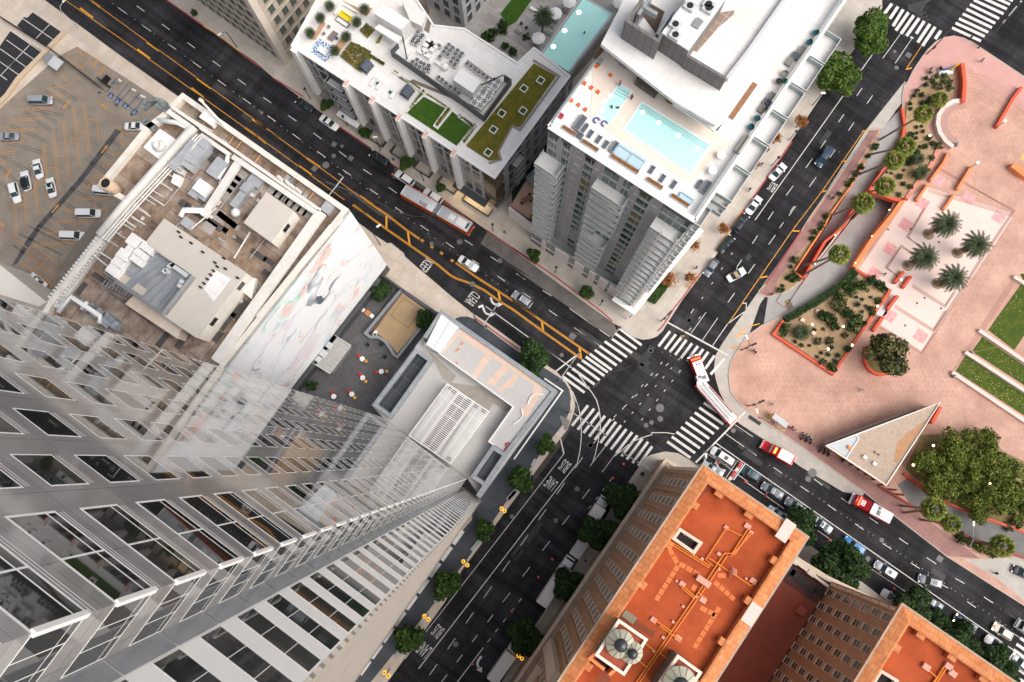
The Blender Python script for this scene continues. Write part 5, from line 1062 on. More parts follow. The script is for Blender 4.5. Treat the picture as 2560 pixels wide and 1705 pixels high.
def sofa(name,p,z,ax,l,w,m,lab,mc=None,grp=None,cat='sofa'):
 t=thing(name,lab,cat,W(p,z),grp,ang(ax),.7 if z>50 else 1)
 mb=MB();mb.box((0,0),(1,0),l,w,.1,.38);mb.build('base',m,t,local=True)
 mb=MB();mb.box((0,w*.4),(1,0),l,w*.2,.38,.75);mb.build('backrest',m,t,local=True)
 for s in(-1,1):mb=MB();mb.box((s*(l/2-.08),0),(1,0),.16,w,.38,.6);mb.build('armrest',m,t,local=True)
 n_=max(1,round(l/.9))
 for k in range(n_):mb=MB();mb.box(((k+.5)*(l-.3)/n_-(l-.3)/2,-w*.08),(1,0),(l-.34)/n_,w*.72,.38,.5);mb.build('cushion',mc or m,t,local=True)
 return t
CHAR=mat('charcoal_fabric',(.075,.09,.12),.9,(.10,.12,.15),3);GRF=mat('grey_fabric',(.20,.19,.18),.9,(.26,.25,.235),3);LBF=mat('pale_blue_fabric',(.38,.53,.60),.9,(.46,.60,.66),2);TEAL=mat('teal_fabric',(.01,.12,.13),.8)
sofa('outdoor_sofa',R2(615,122),zr,AX,2.6,1.3,mat('yellow_fabric',(.72,.56,.01),.8),'bright yellow sofa on the roof terrace');sofa('outdoor_sofa',R2(600,158),zr,AX,3.0,1.0,GRF,'grey sofa in front of the yellow sofa',WHITE)
def sling(name,p,z,ax,m,lab,grp,l=1.9,w=.68,cat='lounger',pillow=None):
 t=thing(name,lab,cat,W(p,z),grp,ang(ax),.7 if z>50 else 1)
 mb=MB();mb.box((0,0),(1,0),l,w,.22,.30);mb.build('frame',mat('pale_lounger_frame',(.55,.52,.48),.6),t,local=True)
 mb=MB();mb.box((-l*.13,0),(1,0),l*.70,w*.95,.30,.40);mb.build('mattress',m,t,local=True)
 mb=MB();v=[(l*.22,-w*.47,.33),(l*.22,w*.47,.33),(l*.5,w*.47,.62),(l*.5,-w*.47,.62)];v2=[(x,y,zz+.1)for x,y,zz in v];mb.add(v+v2,[(4,7,6,5),(0,1,5,4)if 0 else(0,4,5,1),(1,5,6,2),(2,6,7,3),(3,7,4,0),(0,1,2,3)]);mb.build('backrest',m,t,local=True)
 for i in(-1,1):
  for j in(-1,1):mb=MB();mb.bar((i*l*.4,j*w*.4,0),(i*l*.4,j*w*.4,.24),.05);mb.each('leg',STEEL,t,local=True)
 if pillow:mb=MB();mb.box((l*.42,0),(1,0),.3,w*.8,.62,.76);mb.build('pillow',pillow,t,local=True)
 return t
for(x,y),lb in(((805,568),'white lounge chair nearest the dark cabana on the midrise roof'),((848,592),'white lounge chair beside the green stool'),((945,655),'single white lounge chair towards the lawn')):sling('roof_lounger',R2(x,y),zr,AY,WHITE,lb,'white lounge chairs on the midrise roof')
for(x,y),lb in(((838,578),'green round stool between two white lounge chairs'),((925,638),'green round stool beside the single lounge chair'),((558,268),'green round stool near the terrace palms')):
 mb=MB();c=W(R2(x,y),zr);mb.lathe((c.x,c.y,zr),[(.2,0),(.3,.2),(.3,.4),(.22,.45)],12);solo('garden_stool',mb,TEAL,lb,'stool','green garden stools',True)
for(x,y),lb in(((505,195),'round wicker chair up the roof terrace'),((470,240),'round wicker chair near the patterned rug')):tub_chair('wicker_chair',GRF,W(R2(x,y),zr),lb,'round wicker chairs')
mb=MB();mb.box(W(R2(528,245),zr+.5),AY,2.0,1.2,zr+.35,zr+.5);solo('terrace_table',mb,mat('mauve_wood',(.20,.15,.16),.7),'dark low table between the wicker chairs','table')
for(x,y),lb in(((762,470),'dark fabric cabana next to the reed planter'),((1043,645),'dark fabric cabana next to the roof lawn')):
 t=thing('cabana',lb,'cabana',W(R2(x,y),zr),'dark cabanas',RX);mb=MB();mb.tube([(1.0*math.cos(a),-1.3,1.0+.9*math.sin(a))for a in[k*PI/8 for k in range(9)]],.02,4)
 vs=[];[vs.extend([(1.05*math.cos(k*PI/8),-1.1,.75+1.0*math.sin(k*PI/8)),(1.05*math.cos(k*PI/8),1.1,.75+1.0*math.sin(k*PI/8))])for k in range(9)];mb=MB();mb.add(vs,[(2*k,2*k+2,2*k+3,2*k+1)for k in range(8)]);mb.build('hood',CHAR,t,local=True);mb=MB();mb.box((0,0),(1,0),2.0,2.2,.3,.5);mb.build('seat',CHAR,t,local=True)
 for i in(-1,1):
  for j in(-1,1):mb=MB();mb.bar((i*1.0,j*1.1,0),(i*1.0,j*1.1,.8),.08);mb.each('leg',WOOD,t,local=True)
cz=7.0
struct(MB().prism(Ws([(1083,66),(1160,74),(1294,161),(1335,123),(1356,136),(1420,180),(1520,70),(1600,-20),(1620,-90),(1040,-90)],cz),0,cz).build('court_deck',brickmat('grey_deck_pavers',(.34,.325,.31),(.42,.405,.39),(.27,.26,.25),2.2,.8,.02,noise=(.8,.78,.76))))
struct(MB().sheet(Ws([R2(1680,95),R2(1770,-20),R2(1910,-20),R2(1790,150),R2(1740,180)],cz+.05),cz+.05).build('court_lawn',GRASS))
def water(name,ps,z,col,lab,par=None):
 P=Ws(ps,z);mb=MB();mb.sheet(P,z);
 m=mat(name+'_water',col,.05,tuple(min(1,c*1.12)for c in col),.25,.8,bump=.12,bscale=1.6,spec=.5)
 return struct(mb.build(name,m))
water('court_pool',[R3(490,-12),R3(682,95),R3(385,490),R3(212,372)],cz+.06,(.50,.92,.84),'')
mb=MB();mb.wall(Ws([R3(480,-20),R3(692,95),R3(385,502),R3(200,374)],cz),cz,cz+.10,.4,True);struct(mb.build('court_pool_edge',LGREY))
mb=MB();mb.wall(Ws([R3(690,120),R3(400,500),R3(200,375),R3(125,325)],cz+1.5),cz,cz+1.4,.08);solo('pool_rail',mb,GLRAIL,'glass balustrade around the end of the court pool','balustrade')
for(x,y),r in(((182,258),1.5),((298,88),1.5),((395,8),1.5),((742,15),1.5)):
 wh={182:'closest to the sedum roof',298:'beside the court palm',395:'at the top edge by the pool',742:'across the pool from the palm'}[x]
 c=W(R3(x,y),cz+2.6);t=thing('parasol','white octagonal parasol '+wh,'parasol',(c.x,c.y,cz),'white parasols round the court pool')
 mb=MB();mb.lathe((0,0,0),[(r,2.35),(r,2.4),(.75*r,2.62),(.1,2.95),(.02,3.0)],8);mb.build('canopy',WHITE,t,local=True);mb=MB();mb.bar((0,0,0),(0,0,2.9),.07);mb.build('pole',STEEL,t,local=True);mb=MB();mb.cyl((0,0),.4,0,.12);mb.build('base',MGREY,t,local=True)
for(x,y),lb in(((150,70),'white daybed under the court palm'),((1920,80),''),((365,80),'grey lounger beside the upper parasol'),((295,145),'grey lounger by the pool next to the palm'),((268,178),'grey lounger second from the palm by the pool'),((250,230),'grey lounger beside the lower parasol'),((165,310),'grey lounger in front of the lower parasol'),((45,225),'dark lounger near the court lawn')):
 if lb:sling('court_lounger',R3(x,y),cz,AX,WHITE if 'white' in lb else GRF,lb,'loungers round the court pool')
for(x,y),lb in(((65,170),'black chair near the court lawn'),((100,200),'black chair beside the dark lounger'),((20,380),'grey chair by the glass rail')):
 tub_chair('court_chair',BLACK if 'black' in lb else GRF,W(R3(x,y),cz),lb,'chairs in the pool court')
bk=thing('back_apartment_wing','pale grey apartment wing with tall windows behind the midrise roof','apartment block',W(R2(1400,-60)))
e0=W(R2(1225,185),mz);bq=[W(R2(1222,180),mz+.01),W(R2(1375,-60),mz),W(R2(1300,-160),mz),W(R2(1100,20),mz)]
k0=W(R2(1440,205),cz);kd=AY
q=[k0,k0+AY*22,k0+AY*22-AX*9,k0-AX*9]
mb=MB();mb.prism(q,cz-2,18.5);mb.build('wall',mat('pale_grey_render',(.50,.51,.52),.7,(.56,.57,.58),.4),bk);mb=MB();mb.prism(q,18.5,18.9);mb.build('roof',WROOF,bk)
wins=[]
for j in range(7):
 for zb in(8,11.5,15):
  P=k0+AY*(1.2+j*3.0)+Vector((0,0,zb-k0.z));wins.append((P,AY*1.5,2.6,AX))
for j in range(3):
 for zb in(8,11.5,15):
  P=k0-AX*(1.0+j*2.8)+Vector((0,0,zb-k0.z));wins.append((P,-AX*1.5,2.6,-AY))
add_windows(bk,wins,LGREY,DG,60,fw=.08)
rz=58.0;zd=rz-.25
res=thing('residential_tower','tall apartment tower with balconies and two pools on its white roof','apartment tower',W((1640,400)))
q0,q1=W(zM(330,120),rz),W(zK(2025,250),rz);rdv,rn=axes([q0,q1]);RL=(q1-q0).length;rv=-rn
tE=W((2165,-20),rz);RLs=60.0
rq=[q0,q1,q1+rv*RLs,q0+rv*RLs]
sdv=rv;snv=rdv
PAN=brickmat('grey_facade_panel',(.34,.33,.33),(.375,.365,.365),(.50,.48,.47),1.35,3.05,.03,axis='wall',offset=0,noise=(.92,.92,.92),rot=math.atan2(rdv.y,rdv.x),rough=.5)
core=[q0+rn*-.0,q1,q1+rv*RLs,q0+rv*RLs]
mb=MB();mb.prism(core,0,rz-.9);mb.build('wall',PAN,res)
c_=sum(rq,Vector())/4
mb=MB();mb.prism([p+(p-c_).normalized()*.12 for p in rq],rz-.9,zd);mb.build('roof_deck',WROOF,res)
mb=MB();mb.wall([q0,q1],rz-.25,rz,.7);mb.wall([q1,q1+rv*RLs],rz-.25,rz,.4);mb.wall([q0,q0+rv*RLs],rz-.25,rz,.5);mb.each('parapet',WHITE,res)
mb=MB();mb.wall([q1-rdv*.4+rv*.6,q1-rdv*.4+rv*RLs],rz,rz+1.1,.05);mb.wall([q0+rdv*.3+rv*.6,q0+rdv*.3+rv*28],rz,rz+1.1,.05);mb.each('roof_balustrade',GLRAIL,res)
FH=3.05;NF=17
def fz(k):return rz-1.0-FH*(k+1)
GG=[GGLASS,mat('green_window_glass_b',(.06,.12,.08),.08,(.03,.06,.045),.3),mat('window_glass_black',(.012,.013,.014),.05),mat('window_glass_olive',(.14,.12,.03),.1,(.06,.06,.03),.3)]
wins=[]
cols=[(.0,.075),(.100,.163),(.257,.334),(.635,.727)]
for k in range(NF):
 for ci,(a,b)in enumerate(cols):
  P=q0+rdv*(RL*a+.15);P.z=fz(k)+.4
  wins.append((P,rdv*(RL*(b-a)-.3),2.2,rn,dict(mull=(.68,),trans=(.25,),gm=rnd.choice(GG if rnd.random()<.25 else GG[:3]))))
for k in range(NF):
 for a,b in((.395,.50),(.53,.58),(.80,.90),(.905,.99)):
  P=q0+rdv*(RL*a);P.z=fz(k)+.15;wins.append((P,rdv*(RL*(b-a)),2.45,rn,dict(mull=(.5,),gm=rnd.choice(GG[:2]))))
for k in range(NF):
 for j in range(6):P=q1+rv*(1.0+j*7.0);P.z=fz(k)+.2;wins.append((P,rv*4.5,2.3,snv,dict(mull=(.33,.66))))
add_windows(res,wins,mat('pale_window_frame',(.55,.57,.58),.45),GGLASS,100,fw=.07,proud=.05)
mb=MB()
for a,b in((0,.077),(.097,.163),(.257,.334),(.40,.475),(.56,.59),(.635,.727),(.80,1)):mb.box(q0+rdv*(RL*(a+b)/2)+rn*.06,rdv,RL*(b-a),.14,rz-1.75,rz-.35)
mb.each('dark_fascia',mat('dark_fascia',(.06,.06,.07),.5),res)
mb=MB()
for k in range(NF):
 for a,b in((.163,.257),(.334,.383),(.589,.635),(.727,.80)):
  off=rnd.uniform(0,.4);mb.box(q0+rdv*(RL*lerp(a,b,.35+off))+rn*.03,rdv,RL*(b-a)*.45,.1,fz(k)-.06,fz(k)+.12)
mb.build('panel_joint_strip',mat('pale_strip',(.58,.56,.55),.5),res)
BF=mat('balcony_floor',(.64,.63,.62),.7,(.70,.69,.68),.8)
for k in range(2,NF-2):balcony(res,q0+rdv*(RL*-.02),rdv,rn,RL*.165,2.6 if k>2 else 2.8,fz(k),slabm=BF)
for k in range(1,7):balcony(res,q0+rdv*(RL*.375),rdv,rn,RL*.225,2.1,fz(k),slabm=BF)
for k in range(7,9):balcony(res,q0+rdv*(RL*.375),rdv,rn,RL*.10,1.9,fz(k),slabm=BF)
for k in range(9,15):balcony(res,q0+rdv*(RL*.38),rdv,rn,RL*.20,2.1,fz(k),slabm=BF)
for k in range(1,NF):balcony(res,q0+rdv*(RL*.80),rdv,rn,RL*.19,2.3,fz(k),slabm=BF)
for k in range(1,NF):balcony(res,q1+rv*2.0,rv,snv,3.2,1.2,fz(k),slabm=BF)
for j in range(6):
 for k in(0,1,2):balcony(res,q1+rv*(6.5+j*5.2),rv,snv,4.9,2.9-.0*j,fz(k)+.2,slabm=BF)
mb=MB();mb.box(q0+rdv*(RL*.875)+rn*2.38,rdv,.14,.14,3,fz(0));mb.each('balcony_post',WHITE,res)
mb=MB();mb.box(q1+rn*2.38-rdv*.55,rdv,.2,.2,3,fz(0));mb.each('balcony_post',WHITE,res)
mb=MB();bs=[q0+rn*1.5-rdv*1.2,q0+rdv*(RL*.80)+rn*1.5,q0+rdv*(RL*.8)-rn*.5,q0-rdv*1.2-rn*.5];mb.prism(bs,0,7.6);mb.build('base_storey',mat('base_grey',(.12,.12,.13),.6,(.15,.15,.16),.6),res)
mb=MB();mb.prism([p for p in bs],7.6,7.8);mb.build('base_roof',mat('base_roof',(.34,.35,.35),.7,(.40,.41,.41),.5),res)
mb=MB();mb.wall([bs[0],bs[1]],7.8,8.9,.06);mb.build('base_balustrade',GLRAIL,res)
PIPK=mat('pink_white_panel',(.74,.66,.63),.7,(.78,.71,.68),.5)
mb=MB()
for t,w in((.155,1.0),(.37,3.4),(.575,2.3),(.73,1.6),(.86,2.0),(.985,2.2)):mb.box(bs[0]+(bs[1]-bs[0])*t+rn*.1,rdv,w,.3,0,7.55)
mb.box(bs[0]+(bs[1]-bs[0])*.5+rn*.05,rdv,(bs[1]-bs[0]).length,.16,2.5,3.4);mb.each('pale_pier',PIPK,res)
wins=[]
for a,b in((.01,.13),(.19,.31),(.45,.52),(.64,.70),(.77,.83),(.89,.96)):
 for zb,h in((3.6,1.7),(5.5,1.8)):P=bs[0]+(bs[1]-bs[0])*a+rn*.01;P.z=zb;wins.append((P,(bs[1]-bs[0])*(b-a),h,rn,dict(mull=(.35,.7),gm=GG[1])))
add_windows(res,wins,mat('pale_window_frame',(0,0,0)),GGLASS,30,name='base_window',fw=.07)
e=q0+rdv*(RL*.80);mb=MB();cq=[W(zL(405,500),4.6),W(zL(825,800),4.6),W(zL(1465,-10),4.6),W(zK(2340,10),4.6)]
mb.wall([W(zL(415,508),4.6),W(zL(822,775),4.6),W(zL(1450,-10),4.6),W(zK(2150,420),4.6)],4.2,4.6,1.1);mb.build('white_canopy',WHITE,res)
mb=MB();g0,g1=W(zL(440,470),4.4),W(zL(780,690),4.4);mb.prism([g0,g1,g1-rn*2.6,g0-rn*2.6],.1,4.3);mb.build('lobby',brickmat('lobby_glass',(.32,.40,.36),(.22,.28,.25),(.5,.52,.52),1.5,1.1,.06,rot=math.atan2(rdv.y,rdv.x),rough=.12,offset=0),res)
z2=rz+4.6
c2q=[R3(612,302),R3(735,395),R3(1110,700),R3(1290,865),R3(1395,905),R3(1475,840),R3(1660,570),R3(1926,200),R3(2080,-40),R3(800,-40)]
mb=MB();mb.prism(Ws(c2q[:1]+[R3(1120,700),R3(1395,860),R3(1475,815),R3(1900,215),R3(2060,-40),R3(790,-40)],z2),z2-.7,z2,True);mb.build('canopy_roof',WROOF,res)
mb=MB();mb.prism(Ws([R3(770,340),R3(1200,640),R3(1420,760),R3(1470,740),R3(1900,140),R3(860,-30)],z2-1),zd,z2-.7);mb.build('club_room',mat('club_wall',(.42,.36,.31),.7,(.48,.42,.37),.5),res)
mb=MB();mb.sheet(Ws([R3(1110,720),R3(1165,652),R3(1480,815),R3(1390,900)],rz+3.2),rz+3.2);mb.prism(Ws([R3(1110,720),R3(1165,652),R3(1480,815),R3(1390,900)],rz+3.2),rz+2.9,rz+3.19);mb.build('lower_canopy',WROOF,res)
SCR=brickmat('screen_cladding',(.15,.14,.135),(.175,.165,.16),(.08,.075,.07),1.1,2.4,.05,axis='wall',offset=0,rough=.5)
z3=z2+4.4
sc_=[R3(985,-30),R3(787,140),R3(1005,278),R3(1030,228),R3(1215,350),R3(1205,390),R3(1475,545)]
mb=MB();mb.wall(Ws([R3(905,-20),R3(790,140),R3(1006,280),R3(1030,228)],z3),z2+.01,z3,.45);mb.wall(Ws([R3(1205,378),R3(1475,540)],z3-1.2),z2+.01,z3-1.2,.4);mb.each('screen_wall',SCR,res)
a,b,c=[W(p,z3)for p in(R3(1030,224),R3(1216,346),R3(1480,-20))];mb=MB();mb.prism([a,b,c,a+c-b],z3-.25,z3);mb.build('plant_roof',WROOF,res);mb=MB();mb.prism([a,b,c,a+c-b],z2+.02,z3-.25);mb.build('plant_wall',SCR,res)
mb=MB();mb.sheet(Ws([R3(890,90),R3(990,230),R3(1050,80),R3(950,20)],z2+.1),z2+.1);mb.build('plant_pit',mat('plant_pit',(.07,.05,.04),.9,(.13,.09,.06),1),res)
mb=MB();mb.wall(Ws([R3(870,100),R3(960,-40)],z3-1),z2,z3-1,.5);mb.wall(Ws([R3(1000,235),R3(1110,60)],z3-1.5),z2,z3-1.5,.4);mb.wall(Ws([R3(905,40),R3(1000,95)],z3-.8),z3-1.8,z3-.8,.5);mb.each('steel_frame',STEEL,res)
for x,y in((1125,165),(1125,238),(1225,38),(1352,55),(1355,28)):
 mb=MB();c=W(R3(x,y),z3+.5);mb.box(c,AX,1.5,1.2,z3,z3+.55);o=mb.build('roof_fan',LGREY,res);mb=MB();mb.cyl((c.x,c.y),.45,z3+.55,z3+.62,10);mb.build('fan_ring',BLACK,o)
mb=MB();mb.box(W(R3(1275,165),z3),AY,1.4,1.0,z3,z3+.3);mb.build('roof_hatch',MGREY,res)
mb=MB();mb.wall(Ws([R3(1478,540),R3(1640,330),R3(1926,-80)],z2+.8),z2,z2+.8,.5);mb.wall(Ws([R3(1205,378),R3(1240,335),R3(1440,40)],z2+.8),z2,z2+.8,.3);mb.build('deck_kerb',mat('curved_kerb',(.50,.50,.51),.6,(.56,.56,.57),.6),res)
mb=MB();mb.sheet(Ws([R3(1245,345),R3(1410,90),R3(1530,70),R3(1525,100),R3(1420,190),R3(1270,360)],z2),z2+.03);mb.build('brown_tile_strip',brickmat('brown_roof_tiles',(.26,.185,.14),(.30,.22,.17),(.45,.38,.33),1.5,1.5,.05,offset=0),res)
mb=MB();mb.sheet(Ws([R3(1530,40),R3(1700,60),R3(1620,160),R3(1500,210)],z2),z2+.02);mb.build('roof_stain',mat('peach_stain',(.86,.74,.64),.8,(.82,.66,.54),.4,1.),res)
mb=MB();mb.prism(Ws([R3(560,440),R3(760,340),R3(1100,640),R3(1400,900),R3(1500,990),R3(1220,1260),R3(700,930),R3(540,800)],zd+.05),zd,zd+.05);mb.build('pool_deck',mat('peach_deck',(.78,.70,.62),.7,(.72,.60,.50),.25),res)
water('roof_pool',[R3(893,702),R3(1365,995),R3(1222,1200),R3(762,893)],zd+.09,(.46,.78,.76),'')
water('roof_pool',[R3(735,578),R3(826,628),R3(672,852),R3(580,790)],zd+.09,(.43,.76,.75),'')
mb=MB();mb.wall(Ws([R3(893,702),R3(1365,995),R3(1222,1200),R3(762,893)],zd),zd+.04,zd+.13,.25,True);mb.wall(Ws([R3(735,578),R3(826,628),R3(672,852),R3(580,790)],zd),zd+.04,zd+.13,.2,True);struct(mb.build('pool_edge',WHITE))
mb=MB()
for t in(.06,.12,.18):a,b=px2(R3(893,702),R3(762,893),t),px2(R3(1365,995),R3(1222,1200),t);strip(mb,[a,b],.07,zd+.095)
for t in(.1,.18,.26):a,b=px2(R3(735,578),R3(580,790),t),px2(R3(826,628),R3(672,852),t);strip(mb,[a,b],.06,zd+.095)
struct(mb.build('pool_steps',mat('pool_step_line',(.05,.20,.22),.4)))
mb=MB()
for p in(R3(900,772),R3(1010,845),R3(1145,930),R3(1280,1020),R3(640,700),R3(620,760),R3(680,660)):c=W(p,zd+.097);mb.sheet([c+Vector((.35*math.cos(k),.35*math.sin(k),0))for k in range(6)])
for p in(R3(460,85),R3(362,210),R3(285,320)):c=W(p,cz+.07);mb.sheet([c+Vector((.6*math.cos(k),.6*math.sin(k),0))for k in range(6)])
struct(mb.build('pool_lights',mat('pool_lamp',(1,1,.95),.3,emit=(.9,1,.95),es=1.5)))
ORC=mat('orange_cushion',(.75,.14,.03),.7)
for i,(x,y)in enumerate([(580,460),(676,521),(498,577),(545,607),(590,637),(408,695),(456,725),(503,757)]):
 mb=MB();c=W(R3(x,y),zd+.05);mb.box(c,AX,.5,.45,zd+.06,zd+.3,.8);mb.box(c+AY*.16,AX,.45,.14,zd+.3,zd+.45);tag(mb.build('floor_seat',ORC,None),'orange floor seat among the others left of the small roof pool','floor seat','orange floor seats by the small roof pool')
mb=MB();c=W(R3(333,802),zd);mb.box(c,AX,.8,.7,zd+.01,zd+.35,.8);mb.box(c+AY*.25,AX,.7,.2,zd+.35,zd+.6);solo('floor_seat',mb,mat('crimson_cushion',(.40,.03,.07),.7),'crimson floor seat alone at the roof corner','floor seat')
for i,((x,y),lb)in enumerate([((500,886),'charcoal sunbed beside the grey corner sofa'),((540,925),'charcoal sunbed with the towel nearest the firepit'),((597,962),'charcoal sunbed in the middle of the row of three'),((645,997),'charcoal sunbed next to the grey armchair'),((962,1170),'charcoal sunbed after the pale blue daybeds'),((1035,1230),'charcoal sunbed above the brown planter'),((1112,1272),'charcoal sunbed by the tall planter near the tower corner'),((1283,1273),'small charcoal sunbed beside the corner sofa'),((1418,872),'charcoal sunbed by the white lower canopy')]):sling('sunbed',R3(x,y),zd,AY if i!=8 else AY,CHAR,lb,'charcoal sunbeds on the tower roof',2.0,.85,'sunbed',WHITE if i not in(0,7,8)else None)
sofa('roof_sofa',R3(465,850),zd,AY,3.6,1.4,GRF,'grey corner sofa at the left end of the roof',CHAR);sofa('roof_sofa',R3(462,936),zd,AX,1.6,1.3,GRF,'square grey fire table seat between planters',CHAR,cat='seat');sofa('roof_sofa',R3(703,1018),zd,AY,2.6,1.3,GRF,'grey sofa end beside the pale blue daybed',CHAR)
sofa('roof_sofa',R3(1330,1292),zd,AY,3.0,1.2,GRF,'grey sofa at the tower roof corner',CHAR);sofa('roof_daybed',R3(760,1055),zd,AX,3.4,2.6,LBF,'pale blue daybed next to the grey sofa end',LBF,cat='daybed');sofa('roof_daybed',R3(855,1115),zd,AX,3.2,2.6,LBF,'pale blue daybed further from the grey sofa',LBF,cat='daybed');sofa('roof_daybed',R3(1195,1370),zd,AX,3.0,1.4,LBF,'slim pale blue daybed behind the last planter',LBF,cat='daybed')
for i,(x,y,l)in enumerate([(395,905,4.0),(537,1005,4.6),(775,1132,7.6),(980,1265,4.4),(1155,1382,4.8)]):
 t=thing('roof_planter',('brown planter below the corner sofa','brown planter below the row of sunbeds','long brown planter in front of the blue daybeds','brown planter with dry tufts below the sunbeds','brown planter by the slim blue daybed')[i],'planter',W(R3(x,y),zd),'brown planters along the tower roof edge',ang(rdv),.62)
 mb=MB();mb.box((0,0),(1,0),l,1.1,0,.5);mb.build('trough',LGREY,t,local=True);mb=MB();mb.box((0,0),(1,0),l-.2,.9,.5,.56);mb.build('soil',mat('bark_mulch',(.28,.12,.04),.95,(.16,.07,.03),4),t,local=True)
 mb=MB()
 for k in range(int(l*5)):
  c=Vector((rnd.uniform(-l/2+.2,l/2-.2),rnd.uniform(-.35,.35),.55))
  for s in range(5):a=rnd.random()*6.3;d=Vector((math.cos(a),math.sin(a),1.2))*rnd.uniform(.1,.22);e=Vector((-d.y,d.x,0))*.25;mb.add([c-e,c+e,c+d],[(0,1,2)])
 mb.build('tufts',mat('dry_tuft',(.10,.09,.03),.9,island=[(.05,.07,.015),(.16,.11,.03),(.30,.15,.04)]),t,local=True)
for(x,y),l,ax,m,lb in(((1775,675),2.2,AY,GRF,'grey terrace sofa above the dark ottoman'),((1720,750),2.2,AY,GRF,'grey terrace sofa with a person sitting'),((1905,430),2.0,AY,GRF,'grey terrace sofa higher up the terrace'),((1985,355),2.0,AY,GRF,'grey terrace sofa near the hedge')):sofa('terrace_sofa',R3(x,y),zd,ax,l,1.2,m,lb,grp='grey terrace sofas')
for(x,y),m,lb in(((1680,823),TEAL,'teal armchair above its teal neighbour'),((1635,886),TEAL,'teal armchair nearest the white doors'),((1830,568),BLACK,'black wicker chair below the striped chair'),((1868,520),GRF,'striped wicker chair on the terrace'),((1870,568),TEAL,'small dark stool beside the wicker chairs'),((2077,238),TEAL,'teal armchair at the hedge end'),((2035,305),TEAL,'teal stool below the teal armchair')):tub_chair('terrace_chair',m,W(R3(x,y),zd),lb,'terrace armchairs').scale=(1.4,1.4,1.2)
for(x,y),lb in(((1750,712),'dark ottoman between the terrace sofas'),((1945,392),'dark ottoman higher up the terrace')):mb=MB();c=W(R3(x,y),zd);mb.box(c,AX,1.2,1.0,zd+.02,zd+.42,.95);solo('ottoman',mb,CHAR,lb,'ottoman','dark ottomans')
for(x,y),lb in(((1430,1080),'white round roof table with chairs nearer the pool corner'),((1372,1185),'white round roof table lower down')):
 t=thing('roof_table',lb,'table',W(R3(x,y),zd),'white roof tables');mb=MB();mb.lathe((0,0,0),[(.6,.72),(.62,.75),(.6,.77)],18);mb.build('tabletop',WHITE,t,local=True);mb=MB();mb.lathe((0,0,0),[(.3,0),(.05,.05),(.05,.72)],10);mb.build('pedestal',STEEL,t,local=True)
mb=MB();mb.box(W(R3(1588,990),zd+.6),AY,3.0,1.0,zd,zd+.7);solo('bar_counter',mb,mat('taupe_board',(.40,.36,.32),.7),'taupe bar counter at the roof edge','counter')
mb=MB();a,b=W(R3(1500,815),zd+.05),W(R3(1672,570),zd+.05);mb.box((a+b)/2,b-a,(b-a).length,.9,zd,zd+.06);solo('timber_strip',mb,WOOD,'brown timber strip let into the white roof','deck strip')
hq=Ws([R3(1762,440),R3(1845,335),R3(1850,345),R3(1778,445)],zd+1);
mb=MB();mb.prism(Ws([R3(860,525),R3(930,570),R3(1010,625),R3(985,660),R3(850,565)],zd+.9),zd,zd+.9);solo('bar_sofa',mb,mat('dark_brown_wicker',(.08,.065,.055),.8,(.16,.13,.11),3),'dark brown wicker seating under the roof canopy edge','seating')
mb=MB();mb.prism(Ws([R3(1085,640),R3(1135,665),R3(1105,700),R3(1068,680)],zd+1),zd,zd+1);solo('bar_cabinet',mb,WOOD,'dark cabinet at the end of the roof canopy','cabinet')
for p,l,ax,lb in((R3(770,425),1.3,AX,'dark bin box under the canopy corner'),(R3(600,412),.9,AX,'black bin by the roof planter box')):mb=MB();mb.box(W(p,zd+.8),ax,l,.9,zd,zd+.9,.95);solo('roof_bin',mb,MGREY,lb,'bin')
mb=MB();mb.prism(Ws([R3(563,392),R3(620,312),R3(648,330),R3(595,408)],zd+.5),zd,zd+.5);solo('roof_planter',mb,MATS['bark_mulch'],'brown planter at the far left roof edge','planter')
g=thing('garden_terrace','tan roof terrace with a white wall between the midrise and the tower','terrace',W(R3(110,1380)));tz_=5.0
mb=MB();mb.prism(Ws([R3(95,1245),R3(235,1330),R3(200,1520),R3(110,1500),R3(-10,1415)],tz_),0,tz_);mb.build('floor',mat('salmon_deck',(.56,.33,.24),.8,(.62,.39,.29),.5),g)
mb=MB();mb.wall(Ws([R3(-20,1425),R3(130,1540),R3(200,1590)],tz_+.8),0,tz_+.8,.5);mb.build('wall',PIPK,g)
mb=MB();mb.prism(Ws([R3(120,1490),R3(205,1360),R3(235,1395),R3(175,1540)],tz_+.5),tz_,tz_+.5);mb.build('hedge',SHRB,g)
p_=thing('slatted_pergola','dark slatted pergola roof in the gap beside the apartment tower','pergola',W(R3(170,1170)));q=Ws([R3(240,1080),R3(265,1110),R3(150,1270),R3(95,1220)],6.6);mb=MB();mb.wall(q,6.4,6.6,.2,True);mb.build('frame',DGREY,p_);mb=MB()
for i in range(20):t=i/19;mb.bar(lerp(q[0],q[3],t),lerp(q[1],q[2],t),.22,.06)
mb.build('slat',MGREY,p_)
mb=MB()
for i in(0,1,2,3):mb.bar((q[i].x,q[i].y,0),(q[i].x,q[i].y,6.4),.18)
mb.each('post',DGREY,p_)
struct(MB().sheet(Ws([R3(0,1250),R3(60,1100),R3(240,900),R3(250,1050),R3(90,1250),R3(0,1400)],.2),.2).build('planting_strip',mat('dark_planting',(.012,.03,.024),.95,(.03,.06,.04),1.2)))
for(x,y),m,lb in(((120,1340),BLACK,'black chair with a blue cushion on the tan terrace'),((68,1402),BLACK,'black chair on the tan terrace edge'),((130,1385),BLACK,'dark chair at the crowded terrace table')):tub_chair('terrace_chair',m,W(R3(x,y),tz_),lb,'terrace chairs')
